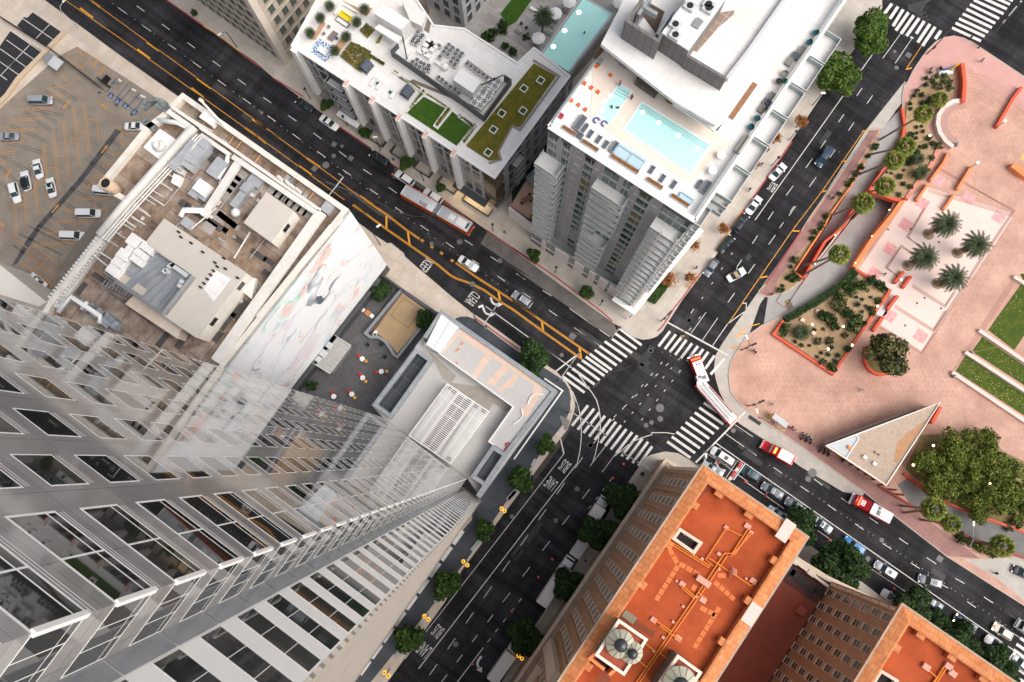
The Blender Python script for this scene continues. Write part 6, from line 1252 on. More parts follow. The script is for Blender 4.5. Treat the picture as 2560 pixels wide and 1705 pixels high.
t=thing('terrace_table','dark dining table with lamps on the tan terrace','table',W(R3(105,1378),tz_),rot=RX+.9);mb=MB();mb.box((0,0),(1,0),2.4,1.0,.7,.76);mb.build('tabletop',WOOD,t,local=True);mb=MB();[mb.bar((i*1,j*.4,0),(i*1,j*.4,.7),.06)for i in(-1,1)for j in(-1,1)];mb.each('leg',BLACK,t,local=True)
BRK=brickmat('orange_brick',(.46,.235,.135),(.52,.28,.17),(.38,.26,.18),.5,.17,.03,axis='wall',noise=(.74,.72,.7),nscale=.4,rot=0)
TILE=brickmat('terracotta_coping',(.66,.235,.08),(.70,.29,.12),(.46,.165,.07),1.1,.9,.04,noise=(.66,.60,.58),nscale=.8,rough=.85)
ODECK=brickmat('orange_roof_deck',(.44,.088,.026),(.46,.094,.029),(.39,.075,.024),7.5,1.0,.02,noise=(.62,.50,.42),nscale=.17,bump=0,rough=.9)
ORPIPE=mat('orange_pipe_paint',(.72,.20,.015),.6)
STONE=mat('weathered_stone',(.46,.36,.27),.85,(.32,.24,.18),.7)
PALES=mat('pale_carved_stone',(.66,.54,.43),.8,(.56,.45,.35),.9)
PPINK=mat('pink_pad',(.62,.30,.22),.75)
ez=38.0
hot=thing('brick_hotel','brown brick hotel wing with orange flat roof and pipes at the street corner','hotel',W((1690,1450)))
E0,E1=W((1758.8,1160.4),ez),W((2023.4,1343),ez);EL_=W((1395.6,1705),ez)
ud=(E1-E0).normalized();vd=(EL_-E0).normalized();un=Vector((-ud.y,ud.x,0));un=un if un.dot(vd)<0 else-un;vn=Vector((-vd.y,vd.x,0));vn=vn if vn.dot(ud)<0 else-vn
def hotel_wing(par,E0,E1,ln):
 q=[E0,E1,E1+vd*ln,E0+vd*ln];c=sum(q,Vector())/4
 ins=[E0+(ud+vd)*.6,E1+(vd-ud)*.6,E1+vd*(ln-.6)-ud*.6,E0+vd*(ln-.6)+ud*.6]
 mb=MB();mb.prism(ins,0,ez-1.5);mb.build('wall',BRK,par)
 mb=MB();o=q;i1=[E0+(ud+vd)*1.9,E1+(vd-ud)*1.9,E1+vd*(ln-1.9)-ud*1.9,E0+vd*(ln-1.9)+ud*1.9];i2=[E0+(ud+vd)*2.2,E1+(vd-ud)*2.2,E1+vd*(ln-2.2)-ud*2.2,E0+vd*(ln-2.2)+ud*2.2]
 def ring(a,za,b,zb):
  for k in range(4):j=(k+1)%4;mb.add([(a[k].x,a[k].y,za),(a[j].x,a[j].y,za),(b[j].x,b[j].y,zb),(b[k].x,b[k].y,zb)],[(3,2,1,0)]if(a[1]-a[0]).cross(a[2]-a[1]).z<0 else[(0,1,2,3)])
 ring(o,ez-1.3,o,ez-.35);ring(o,ez-.35,i1,ez+.25);ring(i1,ez+.25,i2,ez+.2);ring(i2,ez+.2,i2,ez-1.6)
 mb.build('tiled_parapet',TILE,par)
 mb=MB();mb.wall(o,ez-.5,ez-.3,.3,True);mb.build('gutter',STONE,par)
 MB().sheet(i2,ez-1.2).build('roof',ODECK,par)
 for s in range(5):
  for a,d,n in((i2[0],vd,ud),(i2[1],vd,-ud)):mb=MB();mb.box(a+d*(4+s*7.5)+n*.45,d,1.2,.9,ez-1.2,ez+.1);mb.build('parapet_buttress',TILE,par)
 for s in range(3):mb=MB();mb.box(i2[0]+ud*(2.5+s*5.6)+vd*.4,ud,1.4,.8,ez-1.2,ez-.1);mb.build('parapet_buttress',TILE,par)
 return ins
ins=hotel_wing(hot,E0,E1,72)
def hotel_windows(par,s,d,n,num,rows=7,z0=10.2,step=3.86,gap=3.75,w=1.35,start=2.4,extra=None):
 wins=[]
 for i in range(num):
  for k in range(rows):P=s+d*(start+i*gap)+n*.01;P.z=z0+k*step;wins.append((P,d*w,2.3,n))
 add_windows(par,wins,PALES,mat('hotel_glass',(.045,.042,.035),.12,(.10,.095,.08),.5),100,fw=.09,trans=(.5,),sill=.22,proud=.10)
hotel_windows(hot,ins[0],vd,vn,15)
mb=MB()
for i in range(16):mb.box(ins[0]+vd*(.9+i*3.75)+vn*.12,vd,.8,.24,8,ez-1.4)
mb.each('brick_pier',BRK,hot)
bs_=[ins[0]+vn*1.3-vd*1.0,ins[1]-vd*1.0+ud*.8,ins[1]+vd*20+ud*.8,ins[2]+vn*1.3-ud*0,ins[0]+vd*71+vn*1.3]
mb=MB();mb.prism([ins[0]+vn*1.3-vd,ins[1]-vd+ud*.6,ins[1]+vd*71+ud*.6,ins[0]+vd*71+vn*1.3],0,7.4);mb.build('stone_base',STONE,hot)
mb=MB();mb.wall([ins[1]-vd*1.0,ins[0]+vn*1.3-vd,ins[0]+vd*71+vn*1.3],7.0,7.7,.6);mb.build('base_cornice',PALES,hot)
mb=MB();mb.wall([ins[1]-vd*.05,ins[0]-vd*.05+vn*.05,ins[0]+vn*.05+vd*1.3],8,ez-1.4,.3);mb.build('quoin',PALES,hot)
mb=MB();mb.box(ins[0]+vd*41+vn*.5,vd,2.4,1.2,10,33);mb.box(ins[0]+vd*60+vn*.5,vd,2.2,1.2,10,33);mb.each('carved_pilaster',PALES,hot)
mb=MB();mb.box(ins[0]+vd*50+vn*.7,vd,12,1.2,16.2,16.9);mb.build('balcony_ledge',PALES,hot)
dz=ez-1.2
def dk_(p,h=0):return W(p,dz+h)
pp=mat('orange_pad',(.62,.16,.04),.8)
mb=MB()
for a,b in(((985,730),(1040,830)),((1040,840),(900,1060)),((1050,825),(1180,900)),((1150,960),(1130,1000)),((1270,940),(1400,1055)),((1180,1100),(1280,1150)),((1300,1100),(1140,1360)),((1290,900),(1350,900))):
 n=max(1,int(math.hypot(b[0]-a[0],b[1]-a[1])/42))
 for i in range(n):p0,p1=px2(a,b,i/n),px2(a,b,(i+.85)/n);c0,c1=dk_(R11(*p0),.03),dk_(R11(*p1),.03);mb.box((c0+c1)/2,c1-c0,(c1-c0).length,.75,dz,dz+.04)
tag(mb.build('walk_pad',pp,hot),kind='stuff')
mb=MB()
for ps in([(1330,762),(1240,900),(780,1568),(700,1690)],[(1350,775),(1255,915),(800,1568),(720,1690)],[(975,690),(1235,850)],[(985,680),(1245,840)],[(1345,600),(1215,800),(1260,840)],[(1345,605),(1440,650)],[(1485,600),(1380,760),(1330,760)],[(1495,615),(1395,770)],[(1505,630),(1370,780)],[(1235,790),(1500,965),(1520,940)],[(1065,960),(1150,1035)],[(1060,975),(1145,1045)],[(1165,1005),(1220,1045)],[(890,1175),(1000,1250)],[(925,1215),(1045,1300)],[(1020,1270),(1060,1310)],[(1030,600),(990,680)],[(780,1420),(850,1480)],[(840,1330),(890,1370)],[(930,1390),(1000,1440)]):
 mb.tube([dk_(R11(*p),.3)for p in ps],.11,6)
mb.each('roof_pipe',ORPIPE,hot)
for x,y,l in((1480,592,1.3),(1345,600,.9),(1515,935,1.3),(1070,955,1.2),(1200,1055,1.3),(890,1180,1.2),(1045,1295,1.3),(1035,935,.5),(1195,795,.6),(1300,765,.8),(1160,1035,.8),(1075,1095,.6),(1012,1192,.6),(950,1290,.7),(890,1375,.6),(1300,860,.6),(1505,630,.7),(1470,920,.5)):
 mb=MB();mb.box(dk_(R11(x,y),.4),ud,l*.8,l*.62,dz,dz+.3);mb.build('pipe_box',PPINK,hot)
mb=MB();mb.box(dk_(R11(1203,937),.8),ud,2.4,1.0,dz+.2,dz+.8);mb.build('step_over',PPINK,hot)
mb=MB();[mb.tube([dk_(R11(1360,880+k*9),.05),dk_(R11(1385,850+k*9),1.2),dk_(R11(1410,865+k*9),.05)],.06,5)for k in range(5)];mb.build('step_rail',PPINK,hot)
def well(ps,h,par):
 q=[dk_(R11(*p),h)for p in ps];mb=MB();mb.wall(q,dz-.05,dz+h,.5,True);o=mb.build('skylight_kerb',PALES,par);mb=MB();mb.sheet(q,dz+.06);mb.build('skylight_void',mat('dark_void',(.018,.01,.008),.9),o);return o
o=well([(1055,612),(1185,695),(1142,757),(1015,668)],.9,hot);mb=MB()
for k in range(8):a=px2((1075,645),(1150,690),k/7);mb.bar(dk_(R11(*a),.2),dk_(R11(a[0]+18,a[1]+12),.2),.1)
mb.build('skylight_bar',mat('mauve_bar',(.25,.14,.12),.7),o)
for ps,tanks in(([(672,1185),(842,1303),(702,1518)],[(680,1332,2.15),(752,1385,1.7)]),([(1042,1408),(1182,1510),(1040,1720)],[(1055,1580,2.5)])):
 ph=4.4;a,b,c=[dk_(R11(*p),ph)for p in ps];q=[a,b,c,a+c-b];mb=MB();mb.prism(q,dz-.05,dz+ph-.5);o=mb.build('tank_house',mat('grey_green_wall',(.16,.17,.15),.8,(.10,.10,.09),1),hot)
 mb=MB();mb.sheet(q,dz+ph-.45);mb.build('tank_house_roof',mat('rust_red_roof',(.36,.07,.03),.85,(.30,.07,.04),.5),o);mb=MB();mb.wall(q,dz+ph-.5,dz+ph,.45,True);mb.build('tank_house_parapet',mat('cream_stone',(.78,.66,.55),.7),o)
 for x,y,r in tanks:
  t=thing('water_tank',{680:'large pale conical water tank on the first roof house',752:'smaller pale conical water tank beside the large one',1055:'pale conical water tank on the lower roof house'}[x],'water tank',dk_(R11(x,y),ph+1.0)-Vector((0,0,1.4)),'conical water tanks on the hotel roof')
  mb=MB();mb.lathe((0,0,0),[(r*.8,0),(r*.82,.9),(r,1.0),(r,1.1),(r*.5,2.0)],20);mb.build('tank',mat('sage_metal',(.40,.39,.29),.6,(.46,.45,.35),.8),t,local=True);mb=MB();mb.lathe((0,0,0),[(r*.48,1.95),(r*.46,2.3),(r*.3,2.6),(.05,2.75)],14);mb.build('cap',mat('dark_cap',(.03,.035,.04),.3),t,True,local=True)
  mb=MB();[mb.bar((r*.5*math.cos(k*PI/6),r*.5*math.sin(k*PI/6),2.02),(r*math.cos(k*PI/6),r*math.sin(k*PI/6),1.12),.05)for k in range(12)];mb.build('seam',DGREY,t,local=True)
mb=MB();mb.wall([dk_(R11(*p),2)for p in((530,1385),(490,1420),(580,1490))],dz,dz+2.0,.5);mb.wall([dk_(R11(*p),2)for p in((610,1525),(650,1490))],dz,dz+2.0,.5);mb.each('screen_wall',ORW,hot)
mb=MB();mb.sheet([dk_(R11(*p),.03)for p in((535,1410),(620,1470),(600,1510),(520,1440))],dz+.05);mb.build('stair_void',MATS['dark_void'],hot)
for p in(zS(20,320),R12(45,1140)):mb=MB();mb.box(W(p,ez),vd,3.4,1.9,ez+.22,ez+.34);mb.build('pink_cover',mat('pale_pink_cover',(.74,.52,.46),.7),hot)
mb=MB();mb.box(dk_(R11(735,1160),.4),ud,2.2,1.2,dz,dz+.5);mb.build('grey_unit',mat('olive_grey',(.22,.20,.14),.8),hot)
lz=10.0
lk=thing('link_roof','dark red low roof linking the two brick hotel wings','roof',W(R12(300,1050)))
a,b,c=W(R12(315,808),lz),W(R12(530,968),lz),W(R12(230,1400),lz)
q=[a,b,b+vd*60,a+vd*60];mb=MB();mb.prism([p for p in q],0,lz);mb.build('roof',mat('dark_red_roof',(.36,.085,.05),.85,(.27,.068,.042),.35,.8,stretch=(1,1,1)),lk)
mb=MB();mb.sheet([W(R12(*p),lz+.03)for p in((320,812),(525,968),(455,1080),(240,930))],lz+.03);mb.build('stained_roof',mat('stained_red',(.16,.06,.045),.9,(.055,.045,.042),.5,.9),lk)
mb=MB()
for x,y in((315,895),(365,935),(420,985),(470,1000),(295,870)):mb.box(W(R12(x,y),lz),ud,1.7,1.5,lz+.03,lz+.12)
mb.each('dark_hatch',mat('dark_hatch',(.04,.035,.035),.7),lk)
mb=MB();mb.wall([W(R12(310,803),lz+1.2),W(R12(532,970),lz+1.2)],lz-.2,lz+1.2,.5);mb.box(W(R12(425,888),lz+1.4),ud,1.4,.9,lz,lz+1.4);mb.box(W(R12(318,812),lz+1.4),ud,1.4,.9,lz,lz+1.4);mb.build('balustrade',mat('cream_stone',(.78,.66,.55)),lk)
mb=MB();mb.wall([W(R12(330,795),lz),W(R12(520,915),lz),W(R12(960,1135),4)],lz-1.2,lz-.3,1.0);mb.build('cornice',PALES,lk)
mb=MB();mb.box(W(R12(360,1120),lz+.8),ud,1.7,1.5,lz,lz+1.0);mb.build('roof_vent',mat('red_vent',(.42,.10,.06),.7),lk)
mb=MB();q2=[W(R12(60,1450),lz),W(R12(200,1480),lz)]
ht2=thing('brick_hotel_wing','second brick hotel wing with an orange roof at the bottom edge','hotel',W((2400,1680)))
G0=W((2258.6,1510.5),ez);G1=G0+ud*24
in2=hotel_wing(ht2,G0,G1,55)
hotel_windows(ht2,in2[0],vd,vn,12,gap=3.0,w=1.2,start=1.6)
mb=MB()
for k in range(8):mb.box(in2[0]+vd*.6+vn*.05,vd,.5,.5,10.3+k*3.4,12.9+k*3.4)
mb.build('corner_quoin',PALES,ht2)
mb=MB()
for a,b in(((1140,1480),(1210,1540)),((1260,1460),(1180,1590)),((1275,1470),(1195,1590)),((1265,1460),(1320,1500)),((1210,1540),(1160,1600))):mb.tube([W(R12(*a),dz+.3),W(R12(*b),dz+.3)],.12,6)
mb.each('roof_pipe',ORPIPE,ht2)
for x,y in((1285,1470),(1145,1475),(1310,1515)):mb=MB();mb.box(W(R12(x,y),dz+.4),ud,1.2,.9,dz,dz+.5);mb.build('pipe_box',PPINK,ht2)
o=well([((1860+.3986*860-1280)/.3986,1500),((1860+.3986*960-1280)/.3986,1560),((1860+.3986*880-1280)/.3986,1690),((1860+.3986*780-1280)/.3986,1630)],.9,ht2)
tz3=4.8
tri=thing('triangular_pavilion','triangular pavilion with a gravel roof pointing into the pink plaza','pavilion',W((2220,1110)))
t0,t1,t2=W(zT(45,930),tz3),W(zT(2012,182),tz3),W(R12(893,334),tz3);tp=[t0,t1,t2];tc=sum(tp,Vector())/3
ti=[p+(tc-p).normalized()*.8 for p in tp]
mb=MB();mb.prism(ti,0,tz3-.3);mb.build('wall',mat('salmon_wall',(.46,.19,.14),.8,(.52,.24,.18),.6),tri)
mb=MB();mb.prism(tp,tz3-.35,tz3-.2);mb.build('roof',mat('brown_gravel_roof',(.36,.27,.20),.95,(.50,.40,.32),2.5,1,bump=.5,bscale=9),tri)
mb=MB();mb.wall(tp,tz3-.35,tz3+.05,.28,True);mb.build('roof_edge',mat('cream_edge',(.72,.68,.60),.6),tri)
mb=MB();mb.sheet([W(zT(*p),tz3-.17)for p in((90,935),(560,755),(600,810),(395,1130))],tz3-.17);mb.build('lead_roof',mat('pale_lead',(.42,.46,.48),.6,(.50,.53,.55),.8),tri)
mb=MB();mb.wall([W(zT(*p),tz3)for p in((565,745),(600,812),(392,1140))],tz3-.2,tz3+.03,.2);mb.build('roof_upstand',WHITE,tri)
mb=MB();mb.sheet([W(zT(*p),tz3-.185)for p in((1560,640),(1780,470),(1420,1010),(1260,1230),(1195,1210),(1260,900),(1440,700))],tz3-.185);mb.build('rust_stain',mat('roof_rust',(.40,.20,.09),.95,(.46,.27,.16),.8),tri)
for x,y,m in((705,1128,WHITE),(875,1243,WHITE),(440,965,ORW)):mb=MB();mb.box(W(zT(x,y),tz3),ud,.75,.65,tz3-.2,tz3+.25);mb.build('roof_vent',m,tri)
for x,y in((890,1045),(955,1085)):mb=MB();c=W(zT(x,y),tz3);mb.cyl((c.x,c.y),.22,tz3-.2,tz3+.05);mb.build('roof_drain',WOOD,tri)
mb=MB();d=(ti[2]-ti[0]).normalized();n=Vector((d.y,-d.x,0));n=n if n.dot(-ti[0])>0 else-n
for k in range(8):mb.box(ti[0]+d*(5+k*1.8)+n*.15,d,.16,.4,.1,tz3-.8)
mb.each('wall_fin',WOOD,tri)
mb=MB();a,b=W(zT(0,905),tz3-.6),W(zT(1600,300),tz3-.6);mb.box((a+b)/2,b-a,(b-a).length,.9,tz3-1.0,tz3-.6);mb.build('eave_canopy',mat('dark_brown_eave',(.09,.055,.05),.7),tri)
def rwall(pts,h,t,m,lab,z0=PZ,cat='wall',nm='plaza_wall',side=0):
 mb=MB();mb.wall(Ws(pts,h),z0,h,t,side=side);return solo(nm,mb,m,lab,cat)
rwall([R4(1505,432),R4(1520,560),R4(1512,695)],1.9,.8,REDT,'red wall standing beside the blue sign at the plaza top')
rwall([R4(1912,597),R4(1850,680),R4(1740,872)],1.1,.6,REDT,'long thin red wall cutting down the curved plaza steps')
rwall([R4(1410,1045),R4(1375,1120),R4(1285,1240)],1.2,.55,ORW,'red orange step wall nearest the curved amphitheatre wall');rwall([R4(1570,1140),R4(1470,1300)],1.2,.5,ORW,'red orange step wall under the bright plaza lamp')
rwall([R4(1268,1265),R4(1190,1378)],1.2,.5,ORW,'short step wall by the pink chalk square');rwall([R4(1450,1335),R4(1378,1438)],1.2,.5,ORW,'short step wall just above the date palms')
for(a,b),lb in((((1100,380),(1040,458)),'first red bench wall from the ramp below the date palms'),(((1152,413),(1095,492)),'second red bench wall from the ramp below the date palms'),(((1062,548),(990,642)),'red bench wall by the pale paved circle'),(((960,692),(892,788)),'red bench wall closest to the round tree planter')):rwall([R8(*a),R8(*b)],1.1,.6,REDT,lb,cat='bench wall',nm='bench_wall')
arc=[R4(1520,685),R4(1440,695),R4(1380,732),R4(1342,790),R4(1335,850),R4(1350,910),R4(1390,968),R4(1440,1008)]
am=thing('curved_wall','pink curved amphitheatre wall with a row of small lamps','wall',W(R4(1345,850)));mb=MB();mb.wall(Ws(arc,1.3),PZ,1.3,.9);mb.build('wall',PINKL,am);mb=MB();mb.wall(Ws(arc,.2),PZ,.3,1.9,side=1);mb.build('step',mat('grey_pink_step',(.40,.24,.21),.8),am)
mb=MB();[mb.ball(tuple(W(R4(x,y),1.35)),.13)for x,y in((1395,725),(1415,708),(1440,697),(1470,690),(1500,688))];mb.each('wall_light',LAMPW,am)
rwall([R4(1090,738),R4(1108,850),R4(1098,930),R4(1060,1000),R4(960,1170),R4(865,1310)],1.0,.6,REDT,'red garden wall curving along the upper driveway',z0=-1)
rwall([R4(865,1310),R4(1050,1375),R4(1120,1365)],1.2,.6,REDT,'red wall over the car ramp mouth',z0=-.3)
rwall([R4(820,1330),R4(690,1555),R8(560,175),R8(412,428)],1.0,.5,REDT,'red wall between the two car ramps',z0=-3);rwall([R8(412,428),R8(345,385)],1.0,.4,REDT,'short red end wall of the sunken ramp',z0=-3);rwall([R8(345,385),R8(560,60),R4(590,1480),R4(740,1275),R4(830,1120)],.7,.35,ORW,'low orange wall along the street side of the ramps',z0=-2)
rwall([R8(772,358),R8(900,165),R8(1040,-5),R4(1118,1366)],1.2,.9,ORW,'tall orange wall between the car ramp and the palm court',z0=-3.4,side=1)
rwall([R4(1355,985),R4(1290,1135),R4(1170,1290),R4(1120,1368)],.7,.9,mat('salmon_edge',(.60,.24,.17),.8),'wide salmon edge wall of the upper garden')
gw=thing('garden_wall','low bright red wall around the cactus garden','wall',W(R8(600,1080)));mb=MB();mb.wall(Ws([R8(272,720),R8(205,812),R8(612,1085),R8(1005,512),R8(775,368)],.9),PZ,.9,.55);mb.build('wall',REDT,gw)
def sheet_struct(nm,ps,z,m):return struct(MB().sheet(Ws(ps,z),z).build(nm,m))
sheet_struct('garden_soil',[R8(275,728),R8(222,806),R8(608,1068),R8(992,515),R8(775,385)],PZ+.35,SOIL)
sheet_struct('garden_soil',[R4(1330,500),R4(1445,515),R4(1440,645),R4(1305,705),R4(1262,800),R4(1258,880),R4(1295,960),R4(1345,995),R4(1280,1135),R4(1112,1362),R4(1050,1368),R4(870,1308),R4(965,1165),R4(1085,960),R4(1112,850),R4(1118,730),R4(1200,610)],PZ+.3,SOIL)
sheet_struct('garden_soil',[R4(900,970),R4(930,975),R4(830,1130),R4(735,1275),R4(595,1480),R8(560,60),R8(345,385),R8(400,430),R8(300,515),R8(215,545),R8(235,440),R4(525,1560),R4(650,1340)],PZ+.02,SOIL)
sheet_struct('garden_soil',[R12(1110,20),R12(1540,-10),R12(1620,120),R12(1790,200),R12(1790,620),R12(1500,525),R12(1200,400),R12(1010,230)],PZ+.02,mat('dry_soil',(.16,.13,.05),.95,(.30,.23,.10),.5))
sheet_struct('driveway',[R12(960,330),R12(1040,280),R12(1210,425),R12(1420,520),R12(1790,650),R12(1790,790),R12(1500,690),R12(1250,590),R12(1040,450)],PZ+.012,mat('grey_drive',(.13,.128,.126),.85,(.20,.195,.19),.4))
rwall([R12(1008,262),R12(1200,410),R12(1420,505),R12(1800,640)],1.0,.45,REDT,'red wall under the trees along the lower driveway');rwall([R12(850,335),R12(1050,460),R12(1260,590),R12(1500,700),R12(1790,800)],.8,.4,mat('dark_red_wall',(.30,.06,.04),.8),'dark red wall between the pavement and the lower driveway')
rwall([R12(1350,60),R12(1290,160)],1.6,.7,REDT,'red wall end at the tip of the triangular pavilion')if 0 else rwall([zT(2030,260),zT(1880,530)],2.2,.6,REDT,'red wall end by the tip of the triangular pavilion')
sheet_struct('palm_court_paving',[R8(785,372),R8(1010,510),R8(1000,640),R8(935,755),R8(1222,938),R8(1850,5),R4(1858,1470),R4(1250,1285),R4(1122,1368),R8(1040,5)],PZ+.012,PINKL)
mb=MB()
for o in range(3):
 k=9*o
 for ps in([(938-k*.3,752+k),(1222,932+k),(1305+k,800)],[(1040-k*.3,612+k),(1302,778+k),(1380+k,650)],[(1160-k*.3,470+k),(1382,612+k),(1440+k,520)],[(1100-k*.2,440+k*.9),(970+k,355),(1080,200+k)],[(1080+k*.3,200+k),(1160,250+k*.6)],[(1210-k,200),(1115+k,145),(1240,-60+k)],[(1305+k,795),(1480+k,520),(1600+k,330),(1850+k,-40)]):strip(mb,[R8(*p)for p in ps],.13,PZ+.03)
 for ps in([(1265,1300+k),(1860,1475+k)],[(1340-k,1150),(1500,1240+k),(1860,1460-k)],[(1300+k,1160),(1420,1060)]):strip(mb,[R4(*p)for p in ps],.12,PZ+.032)
for r in(0,22,44,66,105,128,150,172):strip(mb,[R4(1530,498+r),R4(1620,515+r),R4(1740,570+r),R4(1840,640+r),R4(1926,730+r),R4(2020,830+r)],.07,PZ+.03)
struct(mb.build('step_bands',mat('step_band',(.36,.17,.13),.8)))
mb=MB()
for f,x,y in((R8,1005,226),(R8,897,396),(R8,1002,685),(R8,1215,826),(R4,1335,1240),(R4,1228,1398),(R4,1545,1360),(R4,1112,1545),(R4,1752,1492)):
 c=W(f(x,y),PZ+.02);s=1.25;mb.sheet([c+ud*(i*s)+vd*(j*s)for i,j in((-1,-1),(1,-1),(1,1),(-1,1))])
struct(mb.build('chalk_squares',mat('pink_chalk',(.74,.22,.25),.85,(.74,.46,.42),1.4,1.)))
mb=MB();c=W(R8(945,650),PZ+.02);mb.sheet([c+Vector((1.3*math.cos(k*PI/8),1.3*math.sin(k*PI/8),0))for k in range(16)]);struct(mb.build('paved_circle',LGREY))
mb=MB()
for x,y in((990,92),(1145,90),(1340,180),(1242,563),(1190,600),(1355,636),(1108,753),(963,460)):mb.box(W(R8(x,y),PZ),ud,.4,.4,PZ,PZ+.05)
struct(mb.build('floor_grilles',DGREY))
mb=MB()
for fn,(x0,x1),(y0,y1),ok in((R8,(620,1500),(800,1450),lambda x,y:y>1110-(x-620)*.2 and not(800<x<1160 and y<1120)and y<1560-(x-620)*.28),(R8,(60,700),(900,1400),lambda x,y:y>870+x*.42),(R8,(1300,1900),(200,900),lambda x,y:960<y+(x-1200)*1.42<1120 and x<1800),(R4,(1360,1920),(740,1450),lambda x,y:(x-1480)**2+(y-860)**2<150**2 or(y>900+(1900-x)*.1 and y<820+(x-1440)*1.3))):
 g=34
 for i in range(int((x1-x0)/g)):
  for j in range(int((y1-y0)/g)):
   x,y=x0+i*g+(j%2)*g/2,y0+j*g
   if ok(x,y):c=W(fn(x,y),PZ+.006);mb.add([c+ud*.14,c+vd*.14,c-ud*.14,c-vd*.14],[(0,3,2,1)]if(ud.cross(vd)).z<0 else[(0,1,2,3)])
tag(mb.build('paving_studs',mat('paving_stud',(.34,.19,.155),.8)),kind='structure')
for ps in([R8(1990,380),R8(1900,400),R8(1930,460),R8(2000,500)],[R8(1990,500),R8(1905,472),R8(1680,785),R8(1860,922),R8(1990,730)],[R8(1640,832),R8(1568,932),R8(2000,1210),R8(2000,1080)],[R8(1525,960),R8(1458,1068),R8(2000,1420),R8(2000,1275)]):sheet_struct('lawn',ps,PZ+.05,mat('park_lawn',(.028,.070,.012),.95,(.11,.13,.025),.7,.8,bump=.6,bscale=9,spec=.1))
for a,b,lb in((R8(1620,785),R8(2000,1045),'pale pink lawn wall above the yellow pole'),(R8(1525,935),R8(2000,1245),'pale pink lawn wall at the foot of the yellow pole'),(R8(1435,1075),R8(2000,1455),'pale pink lawn wall with a bin at its end'),(R8(1860,415),R8(2000,505),'pale pink lawn wall at the right edge')):rwall([a,b],.9,.75,PINKL,lb)
mb=MB();p0,p1=W(R8(1450,1050),.5),W(R8(1880,420),.5)
for k in range(3):strip(mb,[R8(1435+k*12,1060+k*7),R8(1620+k*12,780+k*7),R8(1870+k*12,400+k*7)],.12,PZ+.03)
struct(mb.build('step_bands',MATS['step_band']))
rwall([R4(1850,1130),R4(1926,1190),R4(1990,1220)],1.6,1.4,ORW,'orange block wall at the right edge of the plaza');sheet_struct('garden_soil',[R4(1895,1090),R4(1960,1000),R4(1990,1060),R4(1960,1130)],PZ+.02,mat('ochre_paving',(.60,.42,.16),.8))
pc=W(R8(935,985),.5);rp=thing('round_planter','round red planter ring under the big plaza tree','planter',(pc.x,pc.y,PZ));mb=MB();mb.wall([Vector((pc.x+3.3*math.cos(k*PI/14),pc.y+3.3*math.sin(k*PI/14),0))for k in range(28)],PZ,1.1,.6,True);mb.build('wall',REDT,rp);mb=MB();mb.cyl((pc.x,pc.y),3.1,PZ,.8,24);mb.build('soil',mat('leaf_litter',(.05,.05,.025),.95,(.25,.17,.05),5),rp)
for x,y in((1268,125),(1468,255),(1128,340),(1330,465)):mb=MB();c=W(R8(x,y),PZ);mb.lathe((c.x,c.y,PZ+.005),[(1.25,0),(1.25,.06),(1.1,.08)],20);struct(mb.build('tree_pit',mat('tree_pit',(.34,.25,.18),.9,(.22,.16,.11),3)))
def scatter(nm,ps,n,s,m,z,kind='stuff'):
 P=Ws(ps,z);mb=MB()
 for i in range(n):
  u,v=rnd.random(),rnd.random();p=(P[0]*(1-u)+P[1]*u)*(1-v)+(P[3]*(1-u)+P[2]*u)*v;a=rnd.random()*6.3;q=s*rnd.uniform(.5,1.5);x=Vector((math.cos(a),math.sin(a),0))*q;y=Vector((-x.y,x.x,0))*.7;mb.add([p-x,p-y,p+x,p+y],[(0,1,2,3)])
 return tag(mb.build(nm,m),kind=kind)
LIT=mat('dry_leaf_litter',(.45,.30,.08),.9,island=[(.50,.36,.10),(.34,.20,.05),(.60,.48,.24)])
scatter('fallen_leaves',[R8(1530,970),R8(1470,1065),R8(2000,1415),R8(2000,1280)],150,.11,LIT,PZ+.06);scatter('fallen_leaves',[R8(1645,840),R8(1575,930),R8(2000,1205),R8(2000,1085)],60,.11,LIT,PZ+.06);scatter('fallen_leaves',[R8(1990,510),R8(1905,480),R8(1690,785),R8(1860,915)],40,.11,LIT,PZ+.06)
scatter('fallen_leaves',[R7(1180,480),R7(1270,380),R7(1290,430),R7(1210,520)],160,.10,mat('rust_litter',(.4,.14,.05),.9,island=[(.42,.16,.05),(.30,.10,.04),(.45,.24,.10)]),PZ+.02);scatter('fallen_leaves',[R7(1060,400),R7(1150,380),R7(1150,500),R7(1060,500)],160,.10,MATS['rust_litter'],PZ+.02);scatter('fallen_leaves',[R7(1210,150),R7(1310,150),R7(1290,260),R7(1200,240)],160,.10,MATS['rust_litter'],PZ+.02)
uc,sl_=MB(),MB();rr=random.Random(12)
for i in range(46):
 a,b=((R1(500,-20),R6(1900,640)),(R7(600,800),R12(1750,1330)),(zC(700,1568),R4(1000,300)))[i%3];t=rr.random();p=px2(a,b,t);p=(p[0]+rr.uniform(-36,46),p[1]+rr.uniform(-36,36));d=AX if i%3<2 else AY;c=W(p,.0045 if i%2 else .0052)
 l,w=rr.uniform(1.2,6),rr.uniform(.5,1.6);e=Vector((-d.y,d.x,0));(uc if i%2 else sl_).sheet([c+d*(i_*l/2)+e*(j*w/2)for i_,j in((-1,-1),(1,-1),(1,1),(-1,1))])
